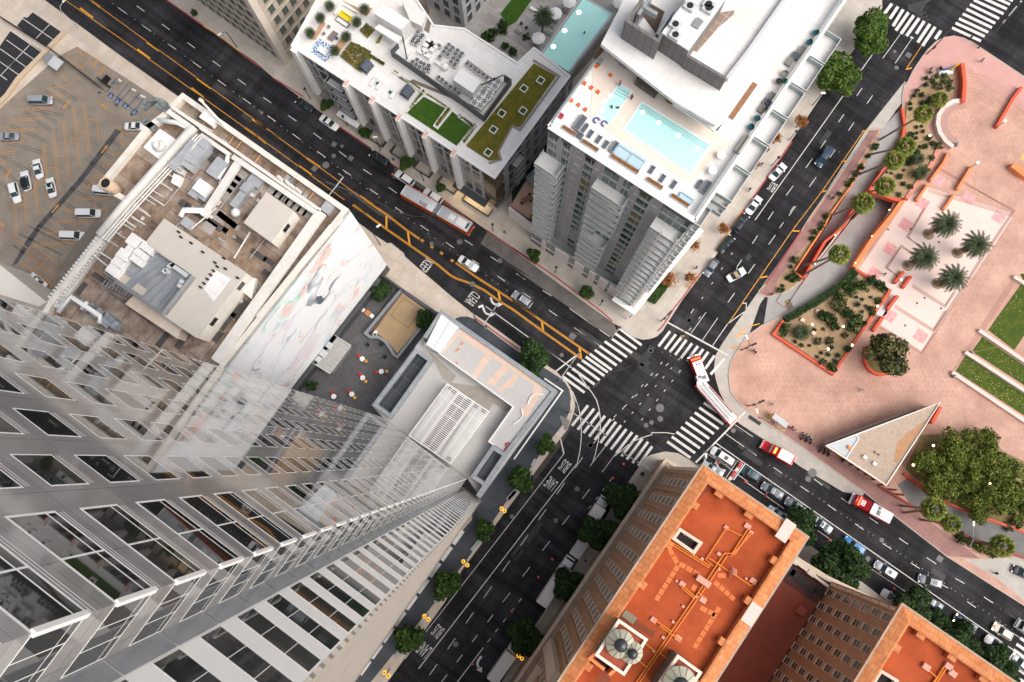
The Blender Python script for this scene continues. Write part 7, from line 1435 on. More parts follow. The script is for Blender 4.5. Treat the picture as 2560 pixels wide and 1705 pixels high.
for i in range(40):
 a,b=((R1(500,-20),R6(1900,640)),(R7(600,800),R12(1750,1330)),(zC(700,1568),R4(1000,300)))[i%3];p=px2(a,b,rr.random());p=(p[0]+rr.uniform(-36,46),p[1]+rr.uniform(-36,36));ps=[p]
 for k in range(7):p=(p[0]+rr.uniform(-5,11),p[1]+rr.uniform(-7,10)*(1 if i%3<2 else-1));ps.append(p)
 strip(sl_,ps,.06,.0058)
struct(uc.build('road_patch',mat('asphalt_cut',(.030,.030,.032),.85,(.05,.049,.049),.9,.9)));struct(sl_.build('road_patch',mat('asphalt_seal',(.010,.010,.012),.6,(.016,.016,.018),1)))
mb=MB()
for ps in([(700,1140),(760,1150),(850,1230),(900,1250),(880,1290),(800,1240),(720,1170)],[(540,1520),(600,1500),(620,1568),(560,1600),(520,1568)],[(960,1350),(1040,1390),(1100,1440),(1080,1460),(990,1400)],[(1215,320),(1260,350),(1120,470),(1090,500),(1170,400)]):mb.sheet([dk_(R11(*p),.016)for p in ps],dz+.016)  # last patch paints the parapet's shade in the corner; the others are stains
mb.build('roof_stain',mat('dark_roof_stain_and_shade',(.30,.055,.02),.9,(.13,.045,.025),.9,1.0),hot)
def leafmat(n,*c):return mat(n,c[0],.75,island=c,spec=.25)
LM_D=leafmat('dark_leaves',(.006,.016,.005),(.012,.032,.008),(.024,.055,.012),(.05,.095,.018))
LM_G=leafmat('green_leaves',(.010,.028,.005),(.022,.055,.010),(.04,.085,.014),(.075,.125,.022))
LM_Y=leafmat('yellow_green_leaves',(.028,.052,.007),(.07,.105,.012),(.12,.155,.018),(.20,.205,.035))
LM_O=leafmat('olive_leaves',(.025,.034,.014),(.055,.065,.022),(.095,.10,.032),(.15,.135,.05))
LM_R=leafmat('rust_leaves',(.16,.045,.01),(.30,.10,.025),(.36,.16,.05),(.20,.12,.03))
LM_P=leafmat('palm_leaves',(.035,.06,.008),(.09,.13,.018),(.16,.19,.03),(.30,.26,.04));LM_F=leafmat('bright_leaves',(.016,.04,.005),(.04,.085,.010),(.07,.125,.016),(.12,.18,.026))
LM_B=leafmat('date_palm_leaves',(.012,.026,.014),(.025,.048,.022),(.05,.075,.028),(.12,.12,.05))
def crown(n,flat=.75,leaf=.11,blobs=14,rough=.34,gap=0.,seed=1):
 "leaf clumps through the volume of a lumpy unit crown"
 r=random.Random(seed);mb=MB();B=[]
 for i in range(blobs):
  a,u=r.random()*2*PI,r.uniform(-.35,.9);d=Vector((math.cos(a)*math.sqrt(1-u*u),math.sin(a)*math.sqrt(1-u*u),u))*r.uniform(.42,.72);B.append((d,r.uniform(rough*.75,rough*1.25)))
 B.append((Vector((0,0,0)),.6-gap))
 for i in range(n):
  c,br=r.choice(B)if r.random()>.2 else B[-1]
  d=Vector((r.gauss(0,1),r.gauss(0,1),r.gauss(.25,1))).normalized();p=c+d*br*r.uniform(.72,1.05);p.z*=flat
  nn=(d+Vector((r.uniform(-.8,.8),r.uniform(-.8,.8),r.uniform(-.3,.9)))).normalized();x=nn.orthogonal().normalized();y=nn.cross(x);s=leaf*r.uniform(.6,1.35);t=r.random()*PI;u_,v_=x*math.cos(t)+y*math.sin(t),y*math.cos(t)-x*math.sin(t)
  mb.add([p-u_*s,p-v_*s*.55,p+u_*s,p+v_*s*.55+nn*s*.25],[(0,1,2,3)])
 return mb
def tree_proto(m,seed,n,th=.9,**kw):
 t=thing('tree','tree','tree');mb=crown(n,seed=seed,**kw);v=mb.v;zz=th
 mb.v=[(x,y,z+zz)for x,y,z in v];mb.build('crown',m,t,local=True)
 mb=MB();mb.tube([(0,0,0),(.01,.02,th*.5),(0,0,th)],[.075,.055,.04],8);r=random.Random(seed)
 for k in range(6):a=k*1.05+r.random();mb.tube([(0,0,th*.55),(.25*math.cos(a),.25*math.sin(a),th*.85),(.6*math.cos(a),.6*math.sin(a),th+.15)],[.035,.022,.01],5)
 mb.build('trunk',BARK,t,local=True);return t
PD=[tree_proto(LM_D,11+i,5200,leaf=.085,flat=.8)for i in range(2)];PGn=[tree_proto(LM_G,21+i,1500,leaf=.15,flat=.85,th=1.5,rough=.38)for i in range(2)]
PF=[tree_proto(LM_F,31+i,6500,leaf=.07,flat=.7)for i in range(2)];PY=[tree_proto(LM_Y,41+i,2300,leaf=.07,flat=.6,rough=.36,gap=.45,blobs=13)for i in range(2)]
PO=[tree_proto(LM_O,51,2600,leaf=.085,flat=.5,rough=.3,gap=.2,blobs=18)];PR=[tree_proto(LM_R,61,420,leaf=.14,flat=.9,gap=.3,th=1.4)]
USED=set();CNT={}
def put(ps,c,rpx,label,group,hfac=None,cat='tree',nm='tree',z0=PZ):
 CNT[id(ps)]=CNT.get(id(ps),-1)+1;p=ps[CNT[id(ps)]%len(ps)];h0=W(c,z0);r=1.15*rpx*(H-6)/F
 th={id(PGn):1.5,id(PR):1.4}.get(id(ps),.9);o=W(c,z0+r*th);rot=rnd.random()*6
 key=p.name
 if key in USED:t=copy_tree(p,(o.x,o.y,z0),rot,r,label,group)
 else:t=p;t.location=(o.x,o.y,z0);t.rotation_euler=(0,0,rot);t.scale=(r,)*3;t['label']=label;t['group']=group
 USED.add(key);USED.add(len(USED));t['category']=cat;t.name=nm;USED.add(t.name)if key!=t.name and key in USED else None
 if t is p:USED.add(p.name)
 return t
ST='small street trees'
for(p,r,lb)in[(R2(485,720),16,'small street tree behind the white sedan on fifth street'),(R2(748,915),15,'small street tree beside the tall lamp on the upper pavement'),(R2(1040,1120),19,'biggest small street tree in front of the midrise pilasters'),(R2(1270,1290),12,'tiny street tree beside the rear white estate car'),(R7(150,270),17,'round street tree on the pavement below the apartment tower'),(R7(515,525),17.5,'round street tree below the pink panels near the corner')]:put(PGn,p,r,lb,ST)
for(p,r,lb)in[(zF(265,880),23,'round kerb tree nearest the crossing on the slate pavement'),(R10(1665,295),30,'round kerb tree second from the crossing along the tower'),(R10(1195,960),32,'bright round kerb tree between two amber lamps'),(R10(957,1290),33,'round kerb tree beside the bus lane words')]:put(PGn,p,r,lb,'kerb trees along the tower')
put(PGn,R10(1432,615),24,'ragged dark kerb tree in the middle of the tower pavement','kerb trees along the tower')
for(p,r,lb)in[(zU(1890,1075),46,'dark round tree at the corner of the low building'),(R6(858,515),30,'dark round tree at the top of the slate terrace'),(R6(1165,722),28,'dark tree between the curved planter and the white skylight')]:put(PD,p,r,lb,'dark clipped trees')
for(p,r,lb)in[(R11(700,432),46,'dark ficus tree nearest the crossing beside the hotel'),(R11(545,635),46,'dark ficus tree above the silver trailer'),(R11(345,950),42,'dark ficus tree over the white box truck'),(R11(95,1300),48,'dark ficus tree above the amber lamp at the bottom')]:put(PD,p,r,lb,'dark ficus trees beside the hotel')
for(p,r,lb)in[(R12(345,590),50,'dark ficus tree at the orange roof corner'),(R12(595,825),63,'large dark ficus tree over the blue pickup'),(R12(1055,1085),47,'dark ficus tree over the white parked car'),(R12(1215,1190),32,'dark ficus tree at the second orange roof edge'),(R12(1345,1290),46,'dark ficus tree beside the navy car'),(R12(1540,1420),45,'dark ficus tree beside the white car by the lower crossing'),(R12(1650,1500),32,'last dark ficus tree at the bottom right')]:put(PD,p,r,lb,'dark ficus trees along lower fifth street')
for(p,r,lb)in[(R4(878,225),55,'large leafy ficus at the top right crossing'),(R4(652,520),58,'large leafy ficus lower down the top right street')]:put(PF,p,r,lb,'large ficus trees by the apartment tower')
put(PO,R8(990,968),57,'open crowned grey green tree in the round red planter','plaza trees',z0=.8)
for i,(p,r)in enumerate([(R12(1165,200),46),(R12(1330,70),55),(R12(1250,330),55),(R12(1400,250),50),(R12(1540,200),55),(R12(1440,400),50),(R12(1590,390),58),(R12(1690,270),52),(R12(1500,60),42),(R12(1730,470),50),(R12(1280,190),42),(R12(1470,500),34)]):
 put(PY,p,r*.86,'loose yellow green tree in the grove beside the triangular pavilion','grove of trees beside the triangular pavilion')
for(p,r,lb)in[(R7(1258,195),15,'rusty leaved young tree by the glass rail'),(R7(1080,440),22,'rusty leaved young tree over the hedge bed'),(R7(1225,415),16,'rusty leaved young tree in the kerb bed by the corner'),(R3(1815,945),20,'thin rusty tree above the two walkers'),(R3(1670,1120),16,'thin rusty tree below the two walkers'),(R4(390,840),20,'thin rusty tree at the end of the apartment terraces'),(R7(1450,90),17,'thin rusty tree beside the dark parked cars')]:put(PR,p,r,lb,'rusty young trees on the pavement')
put(PGn,R1(1335,88),9,'tiny dark tree on the pavement by the old stone block',ST)
hb=MB();hb.prism(Ws([R7(935,580),R7(1040,430),R7(1095,465),R7(985,605)],.8),PZ,.75);hg=solo('hedge',hb,mat('hedge_core',(.02,.04,.01),.95),'clipped hedge bed beside the white canopy at the corner','hedge')
def leafy(par,ps,z,n,m,s=.16,nm='leaves',hh=.25):
 P=Ws(ps,z);a,b,c,d=P;mb=MB()
 for i in range(n):
  u,v=rnd.random(),rnd.random();p=(a*(1-u)+b*u)*(1-v)+(d*(1-u)+c*u)*v;p=p+Vector((0,0,rnd.uniform(-.1,hh)));x=Vector((rnd.uniform(-1,1),rnd.uniform(-1,1),rnd.uniform(-.4,.4))).normalized();y=x.cross(Vector((rnd.uniform(-.5,.5),rnd.uniform(-.5,.5),1))).normalized();q=s*rnd.uniform(.6,1.3)
  mb.add([p-x*q,p-y*q*.6,p+x*q,p+y*q*.6],[(0,1,2,3)])
 return mb.build(nm,m,par)
leafy(hg,[R7(935,580),R7(1040,430),R7(1095,465),R7(985,605)],.8,900,LM_G)
hb=MB();hw=[R8(285,712),R8(500,590),R8(680,465),R8(770,380)];hb.wall(Ws(hw,1.2),PZ,1.1,1.2);hg=solo('hedge',hb,MATS['hedge_core'],'long clipped hedge between the cactus garden and the driveway','hedge')
for a,b in zip(hw,hw[1:]):leafy(hg,[(a[0]-6,a[1]-8),(b[0]-6,b[1]-8),(b[0]+6,b[1]+8),(a[0]+6,a[1]+8)],1.15,900,LM_D)
def fan_palm():
 t=thing('palm','palm','palm');mb=MB();r=random.Random(5)
 for i in range(30):
  a=i*2.4;el=lerp(1.15,-.5,i/30)+r.uniform(-.1,.1);d=Vector((math.cos(a)*math.cos(el),math.sin(a)*math.cos(el),math.sin(el)));L=.42;e=d*L;s=d.cross(Vector((0,0,1))).normalized();u=s.cross(d)
  mb.bar((0,0,0),e,.02)
  for k in range(-5,6):
   b=d*math.cos(k*.25)+s*math.sin(k*.25);tip=e+b*(.55-abs(k)*.022)-Vector((0,0,.13+.02*abs(k)));m_=e+b*.3;w=(s*math.cos(k*.25)-d*math.sin(k*.25))*.05;mb.add([e,m_-w,tip,m_+w],[(0,1,2,3)])
 mb.build('fronds',LM_P,t,local=True);return t
def date_palm():
 t=thing('palm','palm','palm');mb=MB();r=random.Random(6)
 for i in range(64):
  a=i*2.4;el=lerp(1.2,-.35,i/64)+r.uniform(-.08,.08);h=Vector((math.cos(a),math.sin(a),0));s=Vector((-h.y,h.x,0));p=Vector((0,0,0));n=9;L=r.uniform(.85,1.05);e=el
  for k in range(n):
   q=p+(h*math.cos(e)+Vector((0,0,math.sin(e))))*(L/n);mb.bar(p,q,.012)
   wl=.17*(1-abs(k/n-.4))
   for sg in(-1,1):
    for f in(0,.5):b=p.lerp(q,f);tip=b+s*sg*wl+(q-p)*1.1+Vector((0,0,-.03));w=(q-p)*.22;mb.add([b-w,b+w,tip],[(0,1,2)])
   p=q;e-=.17
 mb.build('fronds',LM_B,t,local=True);return t
FPm,DPm=fan_palm(),date_palm();seen=set()
def palm(proto,top,base,rpx,label,group,z0=PZ,tr=.22,fac=1.0):
 z=max(2.2,zfit(base,top))*fac;o=W(top,z);b=W(base,z0);r=rpx*(H-z)/F
 if proto.name not in seen:seen.add(proto.name);t=proto
 else:t=copy_tree(proto)
 r*=1.2 if proto is FPm else 1.05;t.location=o;t.scale=(r,)*3;t.rotation_euler=(0,0,rnd.random()*6);t['label']=label;t['group']=group;t.name='palm_tree';seen.add(t.name)
 mb=MB();l=[(Vector((lerp(b.x,o.x,k/6),lerp(b.y,o.y,k/6),lerp(z0,z,k/6)))-o)/r for k in range(7)];mb.tube(l,[tr*1.3/r,tr/r,tr/r,tr*.95/r,tr*.9/r,tr*.9/r,tr*.9/r],9);q=mb.build('trunk',mat('palm_trunk',(.20,.15,.11),.95,(.30,.24,.18),4),t,local=True);q.rotation_euler=(0,0,-t.rotation_euler[2]);return t
FG='fan palms along the ramps'
for tp_,bs2,r,lb in[(R4(1235,785),R4(935,960),25,'fan palm by the pink path in the upper garden'),(R4(1110,1008),R4(870,1062),27,'fan palm at the inner bend of the driveway'),(R4(1035,1102),R4(800,1195),26,'fan palm next to the upper driveway wall'),(R4(972,1280),R4(740,1370),26,'fan palm above the car ramp mouth'),(R4(822,1396),R4(600,1480),28,'fan palm leaning over the ramps'),(R8(660,262),R8(420,338),27,'lone fan palm over the lower driveway'),(R12(1190,482),R12(985,462),30,'first fan palm along lower fifth street'),(R12(1302,575),R12(1110,550),24,'middle fan palm along lower fifth street'),(R12(1622,715),R12(1490,690),28,'last fan palm beside the driveway exit'),(R4(1345,685),R4(1300,700),22,'short fan palm beside the curved wall')]:palm(FPm,tp_,bs2,r,lb,FG)
for tp_,bs2,lb in[(R8(1390,55),R8(1268,122),'date palm at the top of the palm court'),(R8(1600,195),R8(1468,252),'date palm on the park side of the palm court'),(R8(1242,280),R8(1128,338),'date palm nearest the red bench walls'),(R8(1440,425),R8(1330,465),'date palm at the lower end of the palm court')]:palm(DPm,tp_,bs2,40,lb,'date palms in the palm court',tr=.5)
for(x,y),f,r,lb in[((1215,1190),R4,22,'feathery palm near the salmon wall of the upper garden'),((1200,1090),R4,20,'feathery palm among the shrubs of the upper garden'),((400,800),R8,25,'pale spiky palm inside the cactus garden')]:palm(DPm,f(x,y),f(x-12,y+6),r,lb,'low palms in the gardens')
for(x,y),lb in[((370,225),'roof palm nearest the patterned rug'),((440,120),'roof palm above the patterned rug'),((505,40),'roof palm at the top of the terrace'),((690,150),'roof palm next to the yellow sofa'),((745,60),'roof palm in the tan bed'),((618,250),'roof palm beside the reed bed'),((540,345),'roof palm below the green stool')]:
 c=R2(x,y);t=copy_tree(DPm,W(c,23.6),rnd.random()*6,1.35,lb,'palms on the midrise terrace')
 for ch in list(t.children):
  if ch.name.startswith('trunk'):bpy.data.objects.remove(ch)
 mb=MB();mb.tube([(0,0,-1.25),(.02,0,0)],.07,6);mb.build('trunk',BARK,t,local=True)
c=R3(215,115);t=copy_tree(DPm,W(c,13),1,2.6,'tall palm beside the white parasol in the pool court','court palms')
for ch in list(t.children):
 if ch.name.startswith('trunk'):bpy.data.objects.remove(ch)
mb=MB();mb.tube([(0,0,-2.3),(0,0,0)],.08,7);mb.build('trunk',BARK,t,local=True)
def shrub_proto(m,seed,n=150,flat=.8,leaf=.2):mb=crown(n,seed=seed,leaf=leaf,flat=flat,blobs=6);mb.v=[(x,y,z+.45)for x,y,z in mb.v];o=mb.build('shrub',m,org=(0,0,0));return tag(o,'shrub','shrub')
SH=[shrub_proto(LM_D,71),shrub_proto(LM_G,72),shrub_proto(LM_O,73),shrub_proto(LM_Y,74)]
def agave():
 mb=MB()
 for i in range(20):a=i*2.4;el=lerp(1.3,.25,i/20);d=Vector((math.cos(a)*math.cos(el),math.sin(a)*math.cos(el),math.sin(el)));s=Vector((-math.sin(a),math.cos(a),0))*.12;mb.add([s*.5,d*.5+s,d,d*.5-s,s*-.5],[(0,1,2,3,4)])
 return tag(mb.build('agave',leafmat('agave_leaves',(.02,.045,.035),(.04,.07,.05),(.07,.10,.06)),org=(0,0,0)),'agave','agave')
AGV=agave();firsts={}
def plant(proto,p,r,z,label,group):
 o=proto if proto.name not in firsts else proto.copy()
 if o is not proto:COL.objects.link(o)
 firsts[proto.name]=1;o.location=W(p,z);o.scale=(r,r,r*.9);o.rotation_euler=(0,0,rnd.random()*6);o['label']=label;o['group']=group;return o
for(x,y),lb in(((768,887),'agave on the terrace beside the curved planter, kiosk side'),((858,884),'agave on the terrace against the curved planter wall'),((887,968),'agave on the terrace nearest the white tables')):plant(AGV,R6(x,y),.85,TZ,lb,'agaves on the slate terrace')
GC='shrubs in the cactus garden';LC='green shrub on the bare soil of the cactus garden'
for x,y,r,k in[(660,560,1.7,1),(640,620,1.9,2),(700,660,1.8,0),(590,720,2.0,0),(540,690,1.7,0),(620,770,1.5,0),(760,720,2.0,1),(745,770,1.6,1),(500,860,1.1,2),(590,855,1.0,2),(280,770,1.3,1),(265,810,1.0,1),(350,870,.6,0),(395,895,.7,0),(450,890,.5,0),(705,910,1.1,0),(820,485,1.6,1),(760,470,1.5,1),(860,440,1.5,0),(930,480,1.6,0),(960,510,1.2,0),(915,585,1.0,1),(870,640,1.0,0),(880,670,.9,1),(830,740,.8,0),(600,1040,1.3,1),(620,1060,.9,0),(540,1000,.9,2),(690,820,.9,2),(700,480,1.5,1),(735,530,1.3,1),(480,780,.6,0),(545,780,.5,2),(530,940,.6,0)]:plant(SH[k],R8(x,y),r,PZ+.35,LC,GC)
for x,y,r in[(570,870,1.0),(600,905,.9),(775,610,1.1),(810,575,.7),(770,560,.7),(835,620,.6),(810,660,.7),(870,560,.6),(640,960,1.0),(575,955,.9),(625,1000,1.0),(500,970,.7)]:plant(AGV,R8(x,y),r,PZ+.35,'pale spiky agave between the shrubs of the cactus garden','agaves in the cactus garden')
UG='shrubs in the upper plaza garden';LU='small dark shrub on the soil of the upper plaza garden'
for x,y,r,k in[(1345,475,.7,0),(1280,505,.7,0),(1250,540,.9,0),(1250,585,.9,0),(1190,630,.9,0),(1170,660,.8,0),(1140,720,.8,0),(1140,750,.7,0),(1220,655,1.0,0),(1215,718,1.0,0),(1260,710,1.0,0),(1330,600,1.5,2),(1370,570,.9,2),(1410,565,.9,2),(1410,610,1.1,1),(1290,560,.9,1),(1375,530,1.1,1),(1320,530,.8,1),(1280,680,.8,1),(1180,880,.7,0),(1220,870,.6,0),(1185,915,.6,0),(1225,905,.7,0),(1180,950,.7,0),(1260,950,1.1,0),(1285,990,.9,0),(1330,1010,1.3,1),(1240,1010,.9,1),(1210,1015,.7,1),(1285,1090,.9,2),(1140,1100,1.5,1),(1180,1060,1.3,0),(1060,1215,1.1,0),(1010,1195,.5,0),(980,1185,.5,0),(1095,1268,.9,0),(1095,1170,.5,0),(1140,1290,.9,2),(1060,1340,.8,1),(1135,930,1.3,0),(1120,1130,1.2,0),(1240,1170,1.3,1)]:plant(SH[k],R4(x,y),r*.9,PZ+.3,LU,UG)
for x,y,r,k in[(890,1010,1.2,0),(850,1075,.8,0),(800,1160,1.1,0),(770,1200,1.1,2),(735,1240,.9,0),(710,1270,.9,1),(655,1340,.8,0),(560,1490,.9,1),(535,1550,.9,1)]:plant(SH[k],R4(x,y),r,PZ,'dark shrub in the narrow strip between the pavement and the ramp','shrubs in the ramp strip')
for x,y,r,k in[(480,120,1.0,0),(470,160,.9,0),(525,90,.8,1),(345,305,1.1,1),(335,425,1.5,1),(300,430,.8,0),(265,480,.6,0),(240,515,.8,1),(380,430,.8,0),(320,355,.7,0),(270,510,.6,0)]:plant(SH[k],R8(x,y),r,PZ,'dark shrub in the narrow strip between the pavement and the ramp','shrubs in the ramp strip')
for x,y,r,k in[(1350,660,1.4,1),(1400,690,1.3,2),(1470,730,1.4,3),(1520,750,1.2,3),(1440,710,1.0,3),(1560,770,.9,1),(1700,570,1.6,2),(1650,600,1.2,2)]:plant(SH[k],R12(x,y),r,PZ,'low shrub beside the lower driveway wall','shrubs along the lower driveway')
for x,y,r,k in[(1570,260,1.6,0),(1640,240,1.9,0),(1690,190,1.9,0),(1700,215,1.4,1),(1720,330,1.5,0),(1760,370,1.6,0),(1620,270,1.4,0),(1860,260,1.2,1)]:plant(SH[k],R2(x,y),r*.9,cz,'dark bush in the pool court planting','bushes in the pool court')
for x,y in[(775,815),(925,940),(1090,1045),(1250,1160),(1412,1270),(1620,1405)]:plant(SH[1],R2(x,y),.95,PZ,'dark bush at the foot of a white midrise pilaster','bushes at the midrise foot')
for x,y in((330,1150),(390,1170)):plant(SH[1],R6(x,y),1.4,TZ,'dark bush at the mural end of the terrace by the tower','terrace bushes')
for i in range(26):p=px2(R3(10,1290),R3(240,960),rnd.random());plant(SH[0],(p[0]+rnd.uniform(-12,12),p[1]+rnd.uniform(-12,12)),1.2,.2,'dark bush in the gap between the midrise and the apartment tower','bushes in the building gap')
for ps,n,m,s in[([(580,385),(655,285),(790,350),(700,480)],260,LM_O,.22),([(1055,745),(1150,612),(1160,625),(1065,755)],90,LM_Y,.14),([(1232,850),(1320,735),(1335,745),(1245,862)],90,LM_Y,.14),([(1420,965),(1500,850),(1518,860),(1432,980)],90,LM_Y,.14),([(1395,785),(1490,850),(1482,862),(1390,800)],70,LM_D,.16),([(700,480),(780,370),(800,380),(720,490)],90,LM_Y,.15),([(785,372),(885,430),(875,445),(780,385)],90,LM_D,.16),([(715,205),(760,160),(815,200),(765,255)],110,LM_O,.18),([(990,520),(1130,600),(1125,612),(985,530)],80,LM_Y,.12),([(1175,640),(1310,725),(1300,735),(1168,652)],80,LM_Y,.12)]:leafy(mid,[R2(*p)for p in ps],zr+.55,n,m,s,'planter_leaves')
for x,y in[(1843,607),(1836,760),(1690,778),(1633,890),(1597,1047),(1958,551)]:leafy(mid,[R2(x-18,y),R2(x,y-14),R2(x+18,y),R2(x,y+14)],zr+.6,26,LM_F,.17,'planter_leaves')
TYRE=mat('tyre_rubber',(.012,.012,.012),.85);RIM=mat('wheel_rim',(.45,.46,.47),.3,metal=.8);WSH=mat('windscreen',(.02,.045,.045),.05,spec=.8);HL=mat('headlamp',(.75,.78,.80),.15);TLR=mat('tail_lamp',(.35,.01,.01),.3)
HLL=mat('lit_headlamp',(1,.8,.55),.3,emit=(1,.75,.45),es=5)
PAINT={k:mat('paint_'+k,c,r,metal=m,spec=.6)for k,(c,r,m)in dict(white=((.80,.80,.81),.22,0),silver=((.42,.44,.47),.28,.4),grey=((.20,.22,.25),.28,.3),black=((.012,.013,.017),.15,0),navy=((.03,.055,.10),.2,.2),teal=((.035,.075,.10),.22,.2),blue=((.02,.22,.55),.22,0),cream=((.72,.64,.50),.3,0),red=((.52,.012,.015),.25,0),pale=((.45,.52,.56),.28,.3)).items()}
def loft(mb,st,k=0):
 "rounded body sections: (x, half width, z low, z high)"
 n=10;vs=[];fs=[]
 for x,w,a,b in st:
  h=b-a
  for y,z in((.86,0),(1,.22),(1,.62),(.93,.9),(.78,1)):vs.append((x,w*y,a+h*z))
  for y,z in((.78,1),(.93,.9),(1,.62),(1,.22),(.86,0)):vs.append((x,-w*y,a+h*z))
 for i in range(len(st)-1):
  for j in range(n):fs.append((i*n+j,i*n+(j+1)%n,(i+1)*n+(j+1)%n,(i+1)*n+j))
 fs.append(tuple(range(n)));fs.append(tuple((len(st)-1)*n+j for j in range(n-1,-1,-1)))
 mb.add(vs,[f[::-1]for f in fs]);return mb
def wheels(t,xs,w,r=.33):
 for x in xs:
  for s in(-1,1):
   mb=MB();mb.tube([(x,s*(w-.22),r),(x,s*w,r)],r,14);o=mb.build('wheel',TYRE,t,local=True);mb=MB();mb.tube([(x,s*(w-.02),r),(x,s*(w+.012),r)],r*.6,10);mb.build('rim',RIM,o,local=True)
def lamps(t,x0,x1,w,z,lit=False,zr=None):
 for s in(-1,1):
  mb=MB();mb.box((x0,s*w*.72),(1,0),.22,w*.36,z,z+.16);mb.build('headlight',HLL if lit else HL,t,local=True);mb=MB();mb.box((x1,s*w*.76),(1,0),.14,w*.3,(zr or z)+.05,(zr or z)+.25);mb.build('tail_light',TLR,t,local=True)
KIND=dict(sedan=(4.75,.92,1.45,(-.30,-.10,.07,.24),(-.44,.36)),suv=(4.8,.96,1.72,(-.47,-.39,.06,.22),None),van=(5.2,1.0,1.95,(-.485,-.45,.16,.31),None),hatch=(4.2,.90,1.5,(-.45,-.33,.06,.22),None),coupe=(4.4,.9,1.35,(-.3,-.12,.03,.2),None))
def car(nm,f,b,kind,col,label,cat='car',grp=None,lit=False,roof=None,extra=()):
 A,B=W(f,.9),W(b,.9);L,w,h,cab,_=KIND[kind];c=(A+B)/2;t=thing(nm,label,cat,(c.x,c.y,.004 if cat!='parked' else 0),grp,ang(A-B))
 bel=.98 if kind in('suv','van')else .88;P=PAINT[col];hd=bel-.06 if kind!='van' else bel
 x=lambda q:q*L
 mb=loft(MB(),[(x(-.5),w*.80,.36,bel-.12),(x(-.47),w*.93,.26,bel-.02),(x(-.34),w,.2,bel),(x(0),w,.18,bel),(x(cab[3]),w,.2,bel-.01),(x(.40),w*.95,.24,hd-.09),(x(.475),w*.86,.28,hd-.20),(x(.5),w*.66,.36,hd-.34)])
 body=mb.build('body',P,t,True,local=True)
 x0,x1,x2,x3=[x(q)for q in cab];wb,wt=w*.9,w*.70;zt=h
 if kind!='coupe' or not roof:
  mb=MB();mb.add([(x0,-wb,bel-.03),(x3,-wb,bel-.03),(x3,wb,bel-.03),(x0,wb,bel-.03),(x1,-wt,zt-.05),(x2,-wt,zt-.05),(x2,wt,zt-.05),(x1,wt,zt-.05)],[(0,1,5,4),(1,2,6,5),(2,3,7,6),(3,0,4,7),(4,5,6,7)]);mb.build('pillars',P,t,local=True)
 mb=loft(MB(),[(x1-.05,wt*.9,zt-.09,zt-.03),(x1+.12,wt*1.04,zt-.08,zt+.01),((x1+x2)/2,wt*1.06,zt-.08,zt+.02),(x2-.1,wt*1.04,zt-.08,zt),(x2+.05,wt*.9,zt-.09,zt-.04)]);mb.build('roof',roof or P,t,True,local=True)
 def pane(nm_,p,q,r_,s_,off):
  v=[Vector(k)for k in(p,q,r_,s_)];cc=sum(v,Vector())/4;o=Vector(off);m=MB();m.add([cc+(k-cc)*.92+o for k in v],[(0,1,2,3)]);m.build(nm_,WSH,t,local=True)
 pane('windscreen',(x3,-wb,bel),(x3,wb,bel),(x2,wt,zt-.06),(x2,-wt,zt-.06),(.015,0,.015))
 pane('rear_window',(x0,wb,bel),(x0,-wb,bel),(x1,-wt,zt-.06),(x1,wt,zt-.06),(-.015,0,.015))
 for s in(-1,1):pane('side_window',(x0,s*wb,bel),(x3,s*wb,bel),(x2,s*wt,zt-.06),(x1,s*wt,zt-.06),(0,s*.02,.006))
 wheels(t,(x(.31),x(-.31)),w-.01);lamps(t,x(.455),x(-.485),w,hd-.30 if kind!='van' else .7,lit,bel-.35)
 for s in(-1,1):mb=MB();mb.box((x(cab[3])-.25,s*(w+.09)),(0,1),.2,.14,bel-.02,bel+.14);mb.build('mirror',P,t,local=True)
 if 'sun' in extra:mb=MB();mb.box(((x1+x2)/2+.2,0),(1,0),.75,.8,zt+.01,zt+.03);mb.build('sunroof',GLASS,t,local=True)
 if 'rack' in extra:
  for s in(-1,1):mb=MB();mb.bar((x1,s*wt,zt+.06),(x2,s*wt,zt+.06),.05);mb.build('roof_rail',STEEL,t,local=True)
 if 'bed' in extra:mb=MB();mb.box((x(-.33),0),(1,0),x(.32),w*1.7,bel-.03,bel+.05);mb.build('bed_cover',BLACK,t,local=True)
 return t
q5='cars queuing on lower fifth street'
